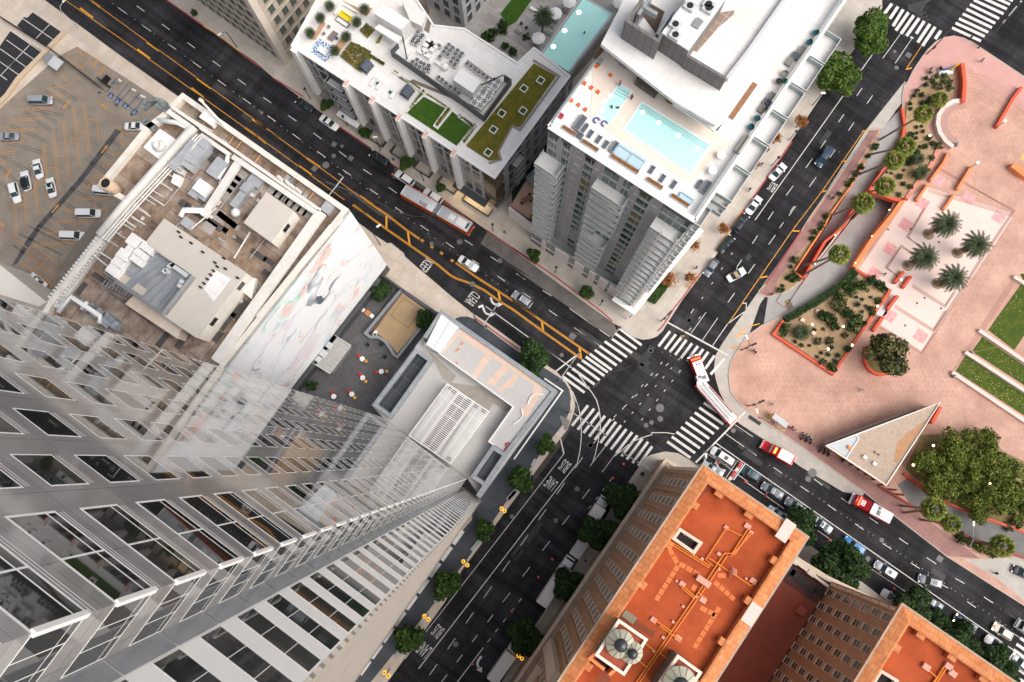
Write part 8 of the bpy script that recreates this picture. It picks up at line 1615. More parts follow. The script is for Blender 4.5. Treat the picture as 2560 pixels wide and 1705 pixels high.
for f,b,k,c,lb,ex in[(zE(640,975),zE(1030,1235),'van','white','white minivan first in the queue at the stop line',('sun',)),(zE(1200,1325),zE(1525,1525),'suv','teal','teal estate car under the red gantry',()),(R12(122,335),R12(238,402),'sedan','grey','dark grey sedan behind the teal estate',()),(R12(272,432),R12(385,498),'suv','grey','grey car half under the ficus at the orange roof corner',()),(zS(500,95),zS(815,330),'sedan','silver','silver sedan with a dark sunroof beside the ficus',('sun',)),(zS(1020,450),zS(1420,730),'suv','blue','bright blue pickup partly under the large ficus',('bed',)),(zS(1570,880),zS(1960,1130),'suv','silver','silver estate with a dark roof panel near the lane line',('sun','rack')),(R12(1098,915),R12(1242,957),'suv','grey','grey estate changing lanes across the white line',('sun',)),(R12(885,1012),R12(985,1075),'sedan','white','white car with its rear hidden under the ficus',()),(R12(1112,1025),R12(1248,1112),'sedan','grey','dull grey sedan with lit headlights in the queue',()),(R12(1318,1158),R12(1462,1250),'suv','navy','navy car with roof rails beside the ficus row',('rack',)),(zB(1780,480),zB(2120,690),'hatch','cream','small cream car near the lower crossing',()),(zB(1590,680),zB(2055,1000),'suv','white','white car with a black sunroof near the lower crossing',('sun',)),(zB(2160,1090),zB(2480,1340),'sedan','silver','silver car entering over the lower crossing',()),(zE(470,1255),zE(820,1470),'sedan','pale','pale blue car half hidden by the orange roof corner',()),(R12(172,490),R12(262,545),'sedan','pale','pale car under the orange eave and the ficus',())]:car('car',f,b,k,c,lb,'car',q5,lit=('lit' in lb or 'cream' in lb or 'silver car' in lb or 'navy' in lb),extra=ex)
g5='cars on upper fifth street'
for f,b,k,c,lb,ex in[(R2(272,675),R2(395,762),'sedan','black','black sedan parked farthest up fifth street',()),(R2(562,882),R2(442,797),'sedan','white','white sedan parked behind the small street tree',()),(R2(778,1040),R2(915,1130),'suv','black','black estate parked by the red kerb',()),(R2(957,1178),R2(1088,1268),'suv','white','white estate with a traffic cone behind it',('rack',)),(R2(1150,1302),R2(1282,1392),'suv','white','white estate parked alongside the orange bus',('rack',)),(R6(1528,368),R6(1393,283),'sedan','white','white sedan driving beside the yellow median',()),(R6(1762,525),R6(1898,618),'suv','silver','silver estate driving towards the bus',('rack',))]:car('car',f,b,k,c,lb,'car',g5,extra=ex)
g2='cars on the upper cross street'
for f,b,k,c,lb,ex in[(R3(1882,1125),R3(1780,1232),'sedan','white','white sedan parked farthest up beside the bus word',()),(R3(1712,1348),R3(1620,1468),'sedan','white','white sedan parked below the bus word',()),(R7(1615,-5),R7(1533,95),'suv','black','black estate parked by the orange kerb',()),(R7(1522,135),R7(1425,248),'sedan','black','black sedan parked by the kerb tree',()),(R7(1328,412),R7(1412,295),'hatch','grey','grey hatchback nearest the corner on the cross street',()),(R4(498,1150),R4(602,1008),'van','navy','long dark people carrier driving down the cross street',())]:car('car',f,b,k,c,lb,'car',g2,extra=ex)
car('car',R7(1600,370),R7(1490,432),'coupe','white','white convertible with a tan soft top turning on the cross street','car',g2,roof=mat('tan_soft_top',(.42,.27,.15),.9))
car('car',R12(1712,865),R12(1800,905),'sedan','black','black car leaving the driveway at the right edge','car')
gp='cars in the car park'
for f,b,k,c,lb,ex in[(R1(358,690),R1(208,690),'van','silver','silver people carrier in the bay by the tan wall',('rack',)),(R1(-5,937),R1(122,937),'sedan','silver','silver sedan at the left edge of the car park',()),(R1(242,1092),R1(275,1228),'sedan','white','white sedan at the head of the group of four',()),(R1(160,1172),R1(190,1315),'suv','white','white car with a black roof in the group of four',()),(R1(122,1398),R1(85,1252),'suv','white','white estate at the tail of the group of four',()),(R1(335,1218),R1(365,1360),'sedan','white','white sedan closest to the dark tar strip',('sun',)),(R1(988,868),R1(870,868),'sedan','white','white sedan tucked under the roof plant corner',()),(R1(705,1467),R1(515,1467),'van','white','white van with a teal stripe in the lower bays',()),(R5(575,138),R5(428,133),'van','white','white van half under the corrugated shed',()),(R5(195,395),R5(322,500),'sedan','white','white car parked alone by the cream building',()),(R1(800,1320),R1(655,1305),'van','white','white van poking out below the tan chimney',())]:car('car',f,b,k,c,lb,'car',gp,extra=ex,roof=PAINT['black']if 'black roof' in lb else None).location.z=PK
def boxm(t,nm,m,*bx,par=None):
 mb=MB();[mb.box((x,y),(1,0),l,w,a,b)for x,y,l,w,a,b in bx];return mb.build(nm,m,par or t,local=True)
def truck(nm,f,b,label,cat,col='white',cabl=2.0,grp=None,h=3.4,wd=2.4):
 A,B=W(f,2.5),W(b,2.5);L=(A-B).length;c=(A+B)/2;t=thing(nm,label,cat,(c.x,c.y,.004),grp,ang(A-B));P=PAINT[col]
 boxm(t,'cargo_box',mat('truck_box',(.74,.72,.71),.5,(.66,.64,.63),.5),(-cabl/2,0,L-cabl-.3,wd,.9,h));mb=loft(MB(),[(L/2-cabl,wd*.46,.5,2.5),(L/2-.7,wd*.46,.5,2.4),(L/2-.4,wd*.44,.5,1.6),(L/2,wd*.38,.55,1.3)]);mb.build('cab',P,t,True,local=True)
 mb=MB();mb.add([(L/2-.38,-wd*.38,1.62),(L/2-.38,wd*.38,1.62),(L/2-.72,wd*.36,2.36),(L/2-.72,-wd*.36,2.36)],[(0,1,2,3)]);mb.v=[(x+.04,y,z+.04)for x,y,z in mb.v];mb.build('windscreen',WSH,t,local=True)
 boxm(t,'chassis',BLACK,(0,0,L*.94,wd*.5,.45,.9));wheels(t,(L/2-1.1,-L/2+1.8),wd/2,.48);lamps(t,L/2-.1,-L/2,wd/2,.7);return t
truck('box_truck',R11(375,790),R11(180,1085),'white box truck parked under the ficus beside the hotel','truck');truck('box_truck',R11(592,412),R11(505,545),'small white truck hidden between two ficus trees','truck');truck('box_truck',R10(1640,1330),zC(1950,1560),'long white box truck at the bottom of the picture','truck');truck('box_truck',zB(2300,430),zB(2620,660),'white truck at the right edge of lower fifth street','truck')
t=thing('flat_trailer','low grey trailer roof below the second ficus tree','trailer',W(R11(420,720)),None,ang(W(R11(460,660))-W(R11(400,750))));boxm(t,'deck',LGREY,(0,0,4.2,2.3,.9,2.2));wheels(t,(.8,-.8),1.15)
BA,BJ,BB=W(R2(1022,1332),3.1),W(zJ(2020,262),3.1),W(R6(1483,112),3.1)
bus=thing('articulated_bus','long orange and silver articulated bus at the upper kerb','bus',W(zJ(2020,262),0),None,ang(BB-BA));BL=(BB-BJ).length;BL2=(BJ-BA).length
BOR=mat('bus_orange',(.62,.10,.012),.35);BSL=mat('bus_silver',(.50,.53,.56),.35,(.60,.63,.66),.4,metal=.3)
for nm,a,b in(('front_section',.5,BL),('rear_section',-BL2,-.5)):
 o=boxm(bus,nm,BOR,((a+b)/2,0,b-a,2.55,.35,2.95));mb=loft(MB(),[(a,1.2,2.9,3.1),(a+.3,1.27,2.9,3.22),(b-.3,1.27,2.9,3.22),(b,1.2,2.9,3.1)]);mb.build('roof_shell',BSL,o,True,local=True)
 for s in(-1,1):boxm(bus,'window_band',GLASS,((a+b)/2,s*1.28,b-a-.8,.03,1.95,2.45),par=o);boxm(bus,'roof_trim',BOR,((a+b)/2,s*1.16,b-a-.3,.42,2.95,3.13),par=o)
boxm(bus,'bellows',mat('bellows_grey',(.22,.25,.28),.7,(.12,.13,.15),6),(0,0,1.1,2.3,.5,3.05));boxm(bus,'windscreen',WSH,(BL+.02,0,.05,2.3,1.3,2.7));boxm(bus,'roof_unit',WHITE,(BL-2.2,0,2.2,1.6,3.2,3.4),(BL*.45,0,1.4,1.2,3.2,3.3));boxm(bus,'front_bumper',BOR,(BL+.05,0,.25,2.5,.35,1.0));boxm(bus,'roof_vent',BLACK,(BL-.7,.0,.4,1.4,3.18,3.26))
wheels(bus,(BL-2.4,-1.6-.9,-BL2+2.2),1.27,.48);lamps(bus,BL+.1,-BL2,1.25,.7)
mb=MB();word(mb,'9448',R2(1147,1402),(.55,-.84),1.9,1.0,3.235);n_=MB();n_.add(mb.v,mb.f);o=n_.build('roof_number',BLACK,bus);o.rotation_euler=(0,0,-bus.rotation_euler[2])
FRW=mat('fire_white',(.82,.81,.80),.35);FRD=PAINT['red'];FLASH=mat('red_beacon',(.9,.05,.02),.3,emit=(1,.06,.02),es=3);AMB=mat('amber_beacon',(1,.4,.05),.3,emit=(1,.35,.03),es=2)
def marks(t,z):pass
Af,Ab=W(zH(1098,965),2.2),W(zH(1195,1215),2.2);fa=ang(Af-Ab)
lt=thing('ladder_truck','red and white fire ladder truck turning through the crossing','fire engine',((Af.x+Ab.x)/2,(Af.y+Ab.y)/2,.004),None,fa)
mb=loft(MB(),[(-1.5,1.2,.45,2.7),(1.5,1.22,.45,2.7),(2.3,1.2,.5,2.5),(2.55,1.05,.6,1.7)]);mb.build('cab',FRD,lt,True,local=True);boxm(lt,'roof',FRW,(-.1,0,2.9,2.0,2.68,2.76));boxm(lt,'light_bar',FLASH,(1.9,0,.4,2.0,2.6,2.78));boxm(lt,'bumper',STEEL,(2.7,0,.3,2.3,.5,.9));boxm(lt,'roof_vent',BLACK,(.7,.3,.3,.3,2.76,2.82),(.7,-.3,.3,.3,2.76,2.82));boxm(lt,'roof_stripe',FRD,(1.1,0,.1,1.2,2.762,2.772));boxm(lt,'hose_bed',FRW,(-2.4,0,1.8,2.3,.8,2.3));boxm(lt,'hatch',mat('fire_grey',(.18,.19,.21),.5),(-2.3,-.3,.7,1.0,2.3,2.4),(-1.9,.55,.5,.6,2.3,2.38));boxm(lt,'windscreen',WSH,(2.46,0,.06,2.0,1.5,2.3));wheels(lt,(1.5,-2.2),1.2,.5);lamps(lt,2.6,-3.2,1.15,.9,True)
Ar,Aq=W(zH(1190,1390),2.4),W(zE(1060,405),2.4);tl_=(Ar-Aq).length+.6;cc=(Ar+Aq)/2;tr=thing('ladder_trailer','white ladder trailer with red sides behind the turning fire truck','fire trailer',(cc.x,cc.y,.004),None,ang(Ar-Aq))
boxm(tr,'body',FRD,(0,0,tl_,2.4,.6,1.9));boxm(tr,'deck',FRW,(0,0,tl_-.4,2.1,1.9,2.1));mb=MB();mb.cyl((tl_/2-.6,0),1.05,2.1,2.5,18);mb.build('turntable',FRW,tr,local=True);mb=MB()
for s in(-.45,.45):mb.bar((tl_/2-.4,s,2.75),(-tl_/2+.3,s,2.75),.16,.3)
for s in(-.2,.2):mb.bar((tl_/2-1,s,2.9),(-tl_/2+.6,s,2.9),.08,.2)
ld=mb.build('ladder',FRW,tr,local=True);mb=MB();[mb.bar((tl_/2-1-k*.36,-.45,2.82),(tl_/2-1-k*.36,.45,2.82),.06)for k in range(int((tl_-1.6)/.36))];mb.build('ladder_rung',MGREY,ld,local=True)
mb=MB();[mb.box((tl_/2-2.2-k*.42,-.78),(1,.5),.36,.36,2.2,2.26)for k in range(int((tl_-3.4)/.42))];tag(mb.build('black_lettering',BLACK,tr,local=True));boxm(tr,'locker_doors',STEEL,(0,1.21,tl_-2,.02,.8,1.8));boxm(tr,'rear_panel',AMB,(-tl_/2,.8,.12,.5,1.2,1.8),(-tl_/2,-.8,.12,.5,1.2,1.8));wheels(tr,(-tl_/2+1.8,),1.2,.5)
Af,Ab=W(R12(690,415),2.3),W(R12(925,545),2.3);fl=(Af-Ab).length;cc=(Af+Ab)/2;fe=thing('fire_engine','red fire engine with a white rear deck driving up lower fifth street','fire engine',(cc.x,cc.y,.004),None,ang(Af-Ab))
mb=loft(MB(),[(.6,1.22,.45,2.75),(fl/2-.9,1.22,.45,2.7),(fl/2-.5,1.15,.5,2.4)]);mb.build('cab',FRD,fe,True,local=True);boxm(fe,'body',FRD,(-fl/4+.2,0,fl/2,2.45,.6,2.5));boxm(fe,'rear_deck',FRW,(-fl/2+1.6,0,3.0,2.2,2.5,2.62));boxm(fe,'pump_panel',STEEL,(-.3,0,1.3,2.3,2.5,2.7));boxm(fe,'equipment',mat('fire_grey',(.2,.2,.2)),(-1.2,.3,.8,1.0,2.5,2.75),(-1.1,-.7,.6,.5,2.5,2.7));boxm(fe,'bumper',STEEL,(fl/2-.2,0,.6,2.3,.5,1.0));boxm(fe,'light_bar',FLASH,(fl/2-1.1,0,.35,1.9,2.72,2.88));boxm(fe,'windscreen',WSH,(fl/2-.55,0,.08,2.1,1.5,2.4));boxm(fe,'roof_panel',WHITE,(fl/2-1.9,0,.8,1.1,2.76,2.79));boxm(fe,'roof_dot',FRD,(fl/2-1.9,.26,.3,.3,2.79,2.8),(fl/2-1.9,-.26,.3,.3,2.79,2.8));wheels(fe,(fl/2-1.7,-fl/2+2),1.22,.5);lamps(fe,fl/2-.1,-fl/2,1.2,.8,True,1.2)
Af,Ab=W(zE(1640,860),2.0),W(zE(2215,1190),2.0);fl=(Af-Ab).length;cc=(Af+Ab)/2;am_=thing('ambulance','red ambulance with a white box driving towards the crossing','ambulance',(cc.x,cc.y,.004),None,ang(Af-Ab))
mb=loft(MB(),[(.2,1.05,.4,2.2),(fl/2-1.9,1.05,.4,2.2),(fl/2-1.5,1.05,.4,1.35),(fl/2-.4,.98,.45,1.2),(fl/2,.8,.5,.95)]);mb.build('cab',FRD,am_,True,local=True);boxm(am_,'rear_box',FRD,(-fl/4+.1,0,fl/2,2.3,.6,2.65));boxm(am_,'box_roof',FRW,(-fl/4+.15,0,fl/2-.5,2.05,2.65,2.72));boxm(am_,'windscreen',WSH,(fl/2-1.72,0,.3,1.7,1.5,2.1));boxm(am_,'light_bar',AMB,(.75,.0,.4,1.3,2.2,2.34));boxm(am_,'bumper',FRW,(fl/2+.02,0,.16,1.8,.5,.85));boxm(am_,'rear_beacon',FLASH,(-fl/2+.2,.8,.25,.5,2.66,2.75),(-fl/2+.2,-.8,.25,.5,2.66,2.75));wheels(am_,(fl/2-1.0,-fl/2+1.5),1.1,.42);lamps(am_,fl/2-.15,-fl/2,1.0,.75)
IRON=mat('dark_green_iron',(.015,.025,.022),.5);CONE=mat('cone_red',(.72,.05,.03),.6);POLE=mat('pale_pole',(.46,.47,.47),.5)
def lamp(base,head,label,grp,kind='arm',m=IRON,z0=PZ,hz=None):
 z=hz or max(4,zfit(base,head));b=W(base,z0);h=W(head,z);t=thing('street_lamp',label,'street lamp',b,grp)
 if kind=='post':
  mb=MB();mb.tube([b,(b.x,b.y,z-.3)],[.11,.07],8);mb.build('post',m,t);mb=MB();mb.lathe((b.x,b.y,z-.4),[(.1,0),(.30,.25),(.30,.55),(.12,.75)],10);mb.build('lantern',m,t,True)
 else:
  mb=MB();mb.tube([b,(b.x,b.y,z-1.0),lerp(Vector((b.x,b.y,z-.2)),h,.25),h],[.11,.08,.06,.05],8);mb.build('pole',m,t);d=(h-b);d.z=0;mb=MB();mb.box(h,d if d.length>.2 else(1,0),1.0,.4,z-.08,z+.08);mb.build('lamp_head',WHITE,t)
 return t
for bs2,hd,lb in[(R2(375,680),R2(337,618),'iron lamp post beside the black sedan'),(R2(630,865),R2(597,808),'iron lamp post between the white sedan and the red kerb'),(R2(1155,1245),R2(1138,1200),'iron lamp post beside the white estates'),(R6(1632,103),R6(1632,66),'iron lamp post on the pavement by the bus front'),(R7(298,390),R7(290,365),'iron lamp post on the pavement between the round trees'),(R7(605,615),R7(612,590),'iron lamp post near the street corner'),(R3(1785,1140),R3(1822,1090),'iron lamp post beside the upper white sedan'),(R4(308,965),R4(350,912),'iron lamp post near the thin rusty trees')]:lamp(bs2,hd,lb,'iron lamp posts','post',hz=5)
for bs2,hd,lb,m in[(zJ(875,885),zJ(835,505),'slim street lamp beside the painted wall corner',IRON),(zU(905,450),zU(985,180),'street lamp over the turn arrows',IRON),(R2(860,1035),R2(820,942),'tall lamp with an arm by the black estate',IRON),(zA(1550,555),zA(1255,12),'street lamp at the top left road edge',POLE),(R12(1370,705),R12(1440,575),'pale street lamp beside the lower driveway',POLE),(zH(1995,740),zH(2095,495),'street lamp at the plaza corner',IRON),(zE(1330,115),zE(1510,215),'street lamp near the bus shelter',IRON),(R12(490,750),R12(520,715),'pale lamp under the large ficus',POLE),(zE(370,1310),zE(510,1095),'pale lamp at the hotel corner',POLE),(R1(1630,325),R1(1510,235),'street lamp by the orange kerb',IRON),(R4(470,725),R4(545,640),'street lamp beside the lower ficus',IRON)]:lamp(bs2,hd,lb,'street lamps with arms','arm',m)
for p,q,lb in[(zI(2050,1548),zI(1990,1500),'nearest the crossing'),(R10(1325,835),R10(1300,812),'above the bright round tree'),(R10(1080,1175),R10(1055,1155),'below the bright round tree'),(R10(830,1530),R10(805,1508),'at the bottom of the pavement'),(R11(62,1420),R11(40,1403),'beside the long white truck')]:
 a,b=W(p,4.2),W(q,4.2);c=(a+b)/2;t=thing('twin_lamp','lit amber twin lantern lamp '+lb,'street lamp',(c.x,c.y,PZ),'amber twin lamps');mb=MB();mb.bar((c.x,c.y,PZ),(c.x,c.y,3.9),.14);mb.bar((a.x,a.y,3.8),(b.x,b.y,3.8),.1);mb.build('post',IRON,t)
 for v in(a,b):mb=MB();mb.lathe((v.x,v.y,3.75),[(.2,0),(.40,.15),(.40,.5),(.15,.55)],12);o=mb.build('lantern',LAMPY,t,True);mb=MB();mb.lathe((v.x,v.y,4.3),[(.2,0),(.2,.06),(.02,.1)],10);mb.build('cap',WOOD,o)
def signal(base,tips,label,m=POLE,hz=6.2,sign=None):
 b=W(base,PZ);t=thing('traffic_signal',label,'traffic signal',b,'traffic signals');mb=MB();mb.tube([b,(b.x,b.y,hz)],[.14,.1],8);mb.build('pole',m,t)
 e=W(tips,hz);mb=MB();mb.tube([(b.x,b.y,hz-.1),e],[.1,.06],8);mb.build('mast_arm',m,t)
 for f in(.55,1.0):v=lerp(Vector((b.x,b.y,hz)),e,f);mb=MB();mb.box(v,AX,.38,.34,hz-1.0,hz+.05);o=mb.build('signal_head',BLACK,t);mb=MB();[mb.ball((v.x,v.y-.2,hz-.2-.28*k),.1)for k in range(3)];mb.build('lens',TLR,o)
 v=Vector((b.x,b.y,0));mb=MB();mb.box(v+Vector((.35,.1,0)),AX,.3,.4,2.3,3.2);mb.build('walk_signal',BLACK,t)
for b,e,lb in[(zF(715,250),zF(1440,680),'signal arm across the lower crossing from the slate corner'),(zF(2245,1370),zF(1800,1050),'signal arm from the hotel corner'),(zG(535,1195),zG(930,640),'signal arm from the low building over fifth street'),(zL(685,920),zL(385,1290),'signal arm from the apartment corner over fifth street'),(zL(1350,965),zL(1560,770),'dark signal pole by the red kerb at the apartment corner'),(zU(1060,570),zU(1310,90),'overhead arm above the turn arrows'),(zE(1340,115),zE(1640,10),'signal pole on the plaza corner near the shelter'),(zH(1990,745),zH(2270,615),'signal pole on the plaza corner by the crossing'),(zD(1470,585),zD(1940,85),'signal arm at the top right crossing'),(R4(1610,330),R4(1900,20),'second signal arm at the top right corner'),(zE(330,1270),zE(505,1010),'signal pole at the hotel kerb')]:signal(b,e,lb,IRON if 'dark' in lb or 'plaza' in lb or 'top right' in lb else POLE)
t=thing('barrier_gantry','red and white striped gantry across the queue lanes','gantry',W(zE(1080,1380)));a,b=W(zE(1215,1215),5),W(zE(960,1568),5)
for k in range(6):mb=MB();mb.bar(lerp(a,b,k/6),lerp(a,b,(k+1)/6),.5,.3);mb.build('beam_section',mat('gantry_red',(.45,.02,.03),.5)if k%3!=2 else PINKL,t)
for v in(a,b):mb=MB();mb.bar((v.x,v.y,0),(v.x,v.y,5),.2);mb.build('post',POLE,t)
mb=MB();mb.bar(W(zE(1270,1260),5),W(zE(1050,1568),5),.14);mb.bar(W(zE(1240,1250),4.8),W(zE(1010,1568),4.8),.1);mb.build('truss',WHITE,t)
bs2=thing('bus_shelter','grey ribbed roof bus shelter with a yellow panel on the plaza kerb','bus shelter',W(zE(1950,440),PZ));mb=MB();mb.sheet(Ws([zE(1700,215),zE(1800,290),zE(1760,430),zE(1620,360)],PZ),PZ+.02);mb.sheet(Ws([zE(1920,480),zE(2080,590),zE(2040,640),zE(1890,540)],PZ),PZ+.02);mb.build('pad',mat('tan_pad',(.40,.30,.19),.9),bs2)
q=[W(p,2.6)for p in(zE(1865,258),zE(2132,455),zE(2075,550),zE(1805,352))];mb=MB();mb.prism(q,2.45,2.6);mb.build('roof',LGREY,bs2);mb=MB();[mb.bar(lerp(q[0],q[1],k/9)+Vector((0,0,.03)),lerp(q[3],q[2],k/9)+Vector((0,0,.03)),.06)for k in range(10)];mb.build('roof_rib',STEEL,bs2);mb=MB();mb.bar(W(zE(1800,275),1.3),W(zE(1770,340),1.3),.3,1.9);mb.build('yellow_panel',mat('ad_yellow',(.75,.42,.05),.5),bs2)
for v in q:mb=MB();mb.bar((v.x,v.y,PZ),(v.x,v.y,2.5),.12);mb.build('post',MGREY,bs2)
sg=thing('plaza_sign','blue banner sign on posts beside the red plaza wall','sign',W(zD(1900,900),PZ));mb=MB();mb.prism([W(p,.5)for p in(zD(1690,905),zD(1990,885),zD(1990,965),zD(1715,1010))],PZ,.5);mb.build('plinth',WHITE,sg)
a,b,c,d=W(zD(1765,880),3),W(zD(2070,800),3),W(zD(2000,880),1.6),W(zD(1745,925),1.6);mb=MB();mb.quad(d,c,b,a);mb.quad(a,b,c,d);mb.build('panel',mat('sign_blue',(.05,.08,.30),.5,(.16,.22,.48),.6),sg);mb=MB();mb.bar(W(zD(1910,915),2),W(zD(2130,765),3.4),.28);mb.build('yellow_arm',YEL,sg)
for v in(a,b):mb=MB();mb.bar((v.x,v.y,PZ),(v.x,v.y,3.2),.14);mb.build('post',BLACK,sg)
for(x,y),f,wh in[((1610,1118),R4,'on the step wall below the amphitheatre'),((1798,832),R4,'beside the long thin red wall'),((1280,932),R4,'in the upper garden by the curved wall'),((470,745),R8,'beside the pale spiky palm'),((682,760),R8,'in the middle of the cactus garden'),((580,915),R8,'among the agaves'),((745,888),R8,'on the cactus garden corner by the round tree'),((920,620),R8,'by the pale paved circle'),((1083,438),R8,'between the two red bench walls'),((1062,207),R12,'by the tip of the dark driveway gate'),((1362,203),R12,'inside the grove'),((1188,85),R12,'behind the triangular pavilion'),((1545,325),R12,'deep in the grove near the driveway'),((1000,1443),R4,'over the car ramp'),((627,132),R8,'on the red wall between the ramps'),((490,328),R8,'on the lower end of the ramp wall'),((766,322),R8,'on the tall orange wall'),((882,138),R8,'higher on the tall orange wall')]:
 sm=wh.startswith('on the red')or 'ramp' in wh or 'orange wall' in wh;z=2.0 if sm else 4.0;c=W(f(x,y),z);t=thing('globe_lamp','lit globe lamp '+wh,'lamp',(c.x,c.y,PZ),'lit globe lamps in the plaza');mb=MB();mb.bar((c.x,c.y,PZ),(c.x,c.y,z-.2),.1);mb.build('post',IRON,t);mb=MB();mb.ball((c.x,c.y,z),.13 if sm else .25);mb.build('globe',LAMPW,t,True)
t=thing('leaning_pole','yellow slanted pole over the plaza lawn','pole',W(R8(1560,940)));mb=MB();mb.tube([W(R8(1560,940),.5),W(R8(1745,900),5)],.1,7);mb.build('shaft',mat('ochre_pole',(.45,.33,.10),.5),t);mb=MB();mb.cyl(W(R8(1560,940)),.3,PZ,.8);mb.build('base',MGREY,t)
for p,lb in((R8(1437,1105),'grey bin at the end of the pale lawn wall'),(R4(1455,1000),'white and dark stand at the end of the curved wall'),(R11(815,262),'round black bin on the hotel corner')):mb=MB();c=W(p,PZ);mb.lathe((c.x,c.y,PZ),[(.34,0),(.4,.9),(.36,1.0),(.2,1.08)],12);solo('litter_bin',mb,BLACK if 'black' in lb else MGREY,lb,'bin',None,True)
for x,y in((510,658),(405,715),(480,805)):mb=MB();mb.box(W(R8(x,y),1),ud,.9,.8,PZ+.3,1.0);solo('stone_block',mb,PALES,{510:'pale stone block near the long hedge',405:'pale stone block by the pale spiky palm',480:'pale stone block beside a lit garden lamp'}[x],'stone block','pale stone blocks in the cactus garden')
cn=None
for p,lb in[(R2(940,1200),'red cone at the back of the white estate'),(R2(1125,1315),'red cone between the white estates'),(R2(1272,1418),'red cone beside the bus roof'),(zF(1795,1255),'red cone by the lower crossing bars'),(zF(1590,1525),'red cone near the hotel kerb'),(R11(632,288),'red cone beside the ficus near the crossing'),(R11(165,910),'red cone by the dashed lane near the truck'),(R11(252,798),'red cone behind the white truck cab'),(zC(1582,1215),'red cone beside the turn arrow'),(zC(2345,180),'red cone on the lane dash beside the ficus'),(R12(533,675),'red cone behind the silver sedan'),(R12(940,980),'red cone ahead of the hidden white car'),(R12(138,400),'red cone beside the dark grey sedan'),(R12(8,310),'red cone behind the gantry'),(zE(748,1225),'red cone beside the white minivan')]:
 if cn is None:
  cn=thing('traffic_cone',lb,'traffic cone',W(p,.004),'red traffic cones');mb=MB();mb.lathe((0,0,0),[(.2,.04),(.06,.75)],10);mb.build('cone',CONE,cn,True,local=True);mb=MB();mb.box((0,0),(1,0),.5,.5,0,.04);mb.build('base',CONE,cn,local=True);mb=MB();mb.lathe((0,0,0),[(.15,.35),(.115,.5)],10);mb.build('stripe',WHITE,cn,local=True)
 else:copy_tree(cn,W(p,.004),0,1,lb)
for k,(x,y)in enumerate([(1730,1250),(1530,1440),(560,1000)]):pass
for p,q,lb in[(zI(2130,1330),zI(2270,1160),'nearest the crossing'),(R10(1575,425),R10(1630,365),'below the second kerb tree'),(R10(1350,745),R10(1405,675),'below the ragged dark tree'),(R10(1120,1070),R10(1165,1030),'below the bright tree'),(R10(870,1410),R10(935,1350),'with a tan end by the bus words'),(R10(1730,215),R10(1756,170),'at the first kerb tree')]:mb=MB();a,b=W(p,.7),W(q,.7);mb.box((a+b)/2,b-a,(b-a).length,.8,PZ,.7,.96);solo('stone_bench',mb,mat('blue_stone',(.30,.34,.37),.6,(.38,.42,.45),.8),'blue grey stone bench block '+lb,'bench','stone bench blocks along the kerb')
for i in range(9):a,b=px2(R10(1298,620),R10(640,1540),i/9),px2(R10(1298,620),R10(640,1540),(i+.82)/9);mb=MB();u,v=W(a,.6),W(b,.6);mb.box((u+v)/2,v-u,(v-u).length,.8,PZ,.6);tag(mb.build('wall_ledge',WROOF),'long white ledge block in the row at the foot of the ribbed wall','ledge','white ledge blocks at the tower foot')
def ring(mb,rows,n=8):
 vs=[];fs=[]
 for(cx,cy,z,rx,ry)in rows:
  for k in range(n):a=2*PI*k/n;vs.append((cx+rx*math.cos(a),cy+ry*math.sin(a),z))
 for i in range(len(rows)-1):
  for k in range(n):fs.append((i*n+k,i*n+(k+1)%n,(i+1)*n+(k+1)%n,(i+1)*n+k))
 fs.append(tuple(range(n-1,-1,-1)));fs.append(tuple((len(rows)-1)*n+k for k in range(n)));mb.add(vs,fs)
def body_mesh(pose):
 "skinned figure facing +x"
 hip,kn=.92,.5;sit=pose=='sit';st=.28 if pose=='walk' else .06
 J=[(0,0,hip),(0,0,1.15),(0,0,1.42),(.01,0,1.53),(.03,0,1.62),(.03,0,1.74)];R=[.13,.12,.14,.055,.095,.075];E=[(0,1),(1,2),(2,3),(3,4),(4,5)]
 def ch(pts,rs,root):
  k=root
  for p,r in zip(pts,rs):J.append(p);R.append(r);E.append((k,len(J)-1));k=len(J)-1
  return k
 for s in(-1,1):
  f=s*st
  if sit:ch([(.1,s*.1,hip),(.45,s*.12,hip-.02),(.5,s*.12,hip-.44),(.62,s*.12,hip-.46)],[.1,.075,.05,.04],0)
  else:ch([(0,s*.1,.85),(f*.7+.03,s*.1,kn),(f,s*.1,.08),(f+.16,s*.1,.05)],[.1,.07,.045,.04],0)
  h=ch([(0,s*.2,1.4),(-f*.5,s*.25,1.12),(-f*.9+.1,s*.25,.9)],[.06,.05,.035],2)
  for q in range(5):J.append((-f*.9+.13+.02*q*(q<4),s*(.23+.018*q),.80+(.03 if q==4 else 0)));R.append(.012);E.append((h,len(J)-1))
 J.append((.14,0,1.63));R.append(.018);E.append((4,len(J)-1))
 me=bpy.data.meshes.new('figure');me.from_pydata(J,E,[]);o=bpy.data.objects.new('figure',me);COL.objects.link(o);m=o.modifiers.new('s','SKIN');bpy.context.view_layer.update()
 for v,r in zip(me.skin_vertices[0].data,R):v.radius=(r,r)
 me.skin_vertices[0].data[0].use_root=True;o.modifiers.new('u','SUBSURF').levels=1;dg=bpy.context.evaluated_depsgraph_get();out=bpy.data.meshes.new_from_object(o.evaluated_get(dg));bpy.data.objects.remove(o);out.materials.append(SKIN);return out
POSE={k:body_mesh(k)for k in('walk','stand','sit')}
CL={n:mat('cloth_'+n,c,.9)for n,c in dict(black=(.012,.012,.015),navy=(.02,.03,.07),white=(.72,.70,.68),grey=(.16,.16,.17),red=(.35,.02,.03),blue=(.04,.12,.35),maroon=(.10,.015,.02)).items()}
HR=mat('dark_hair',(.02,.013,.01),.7)
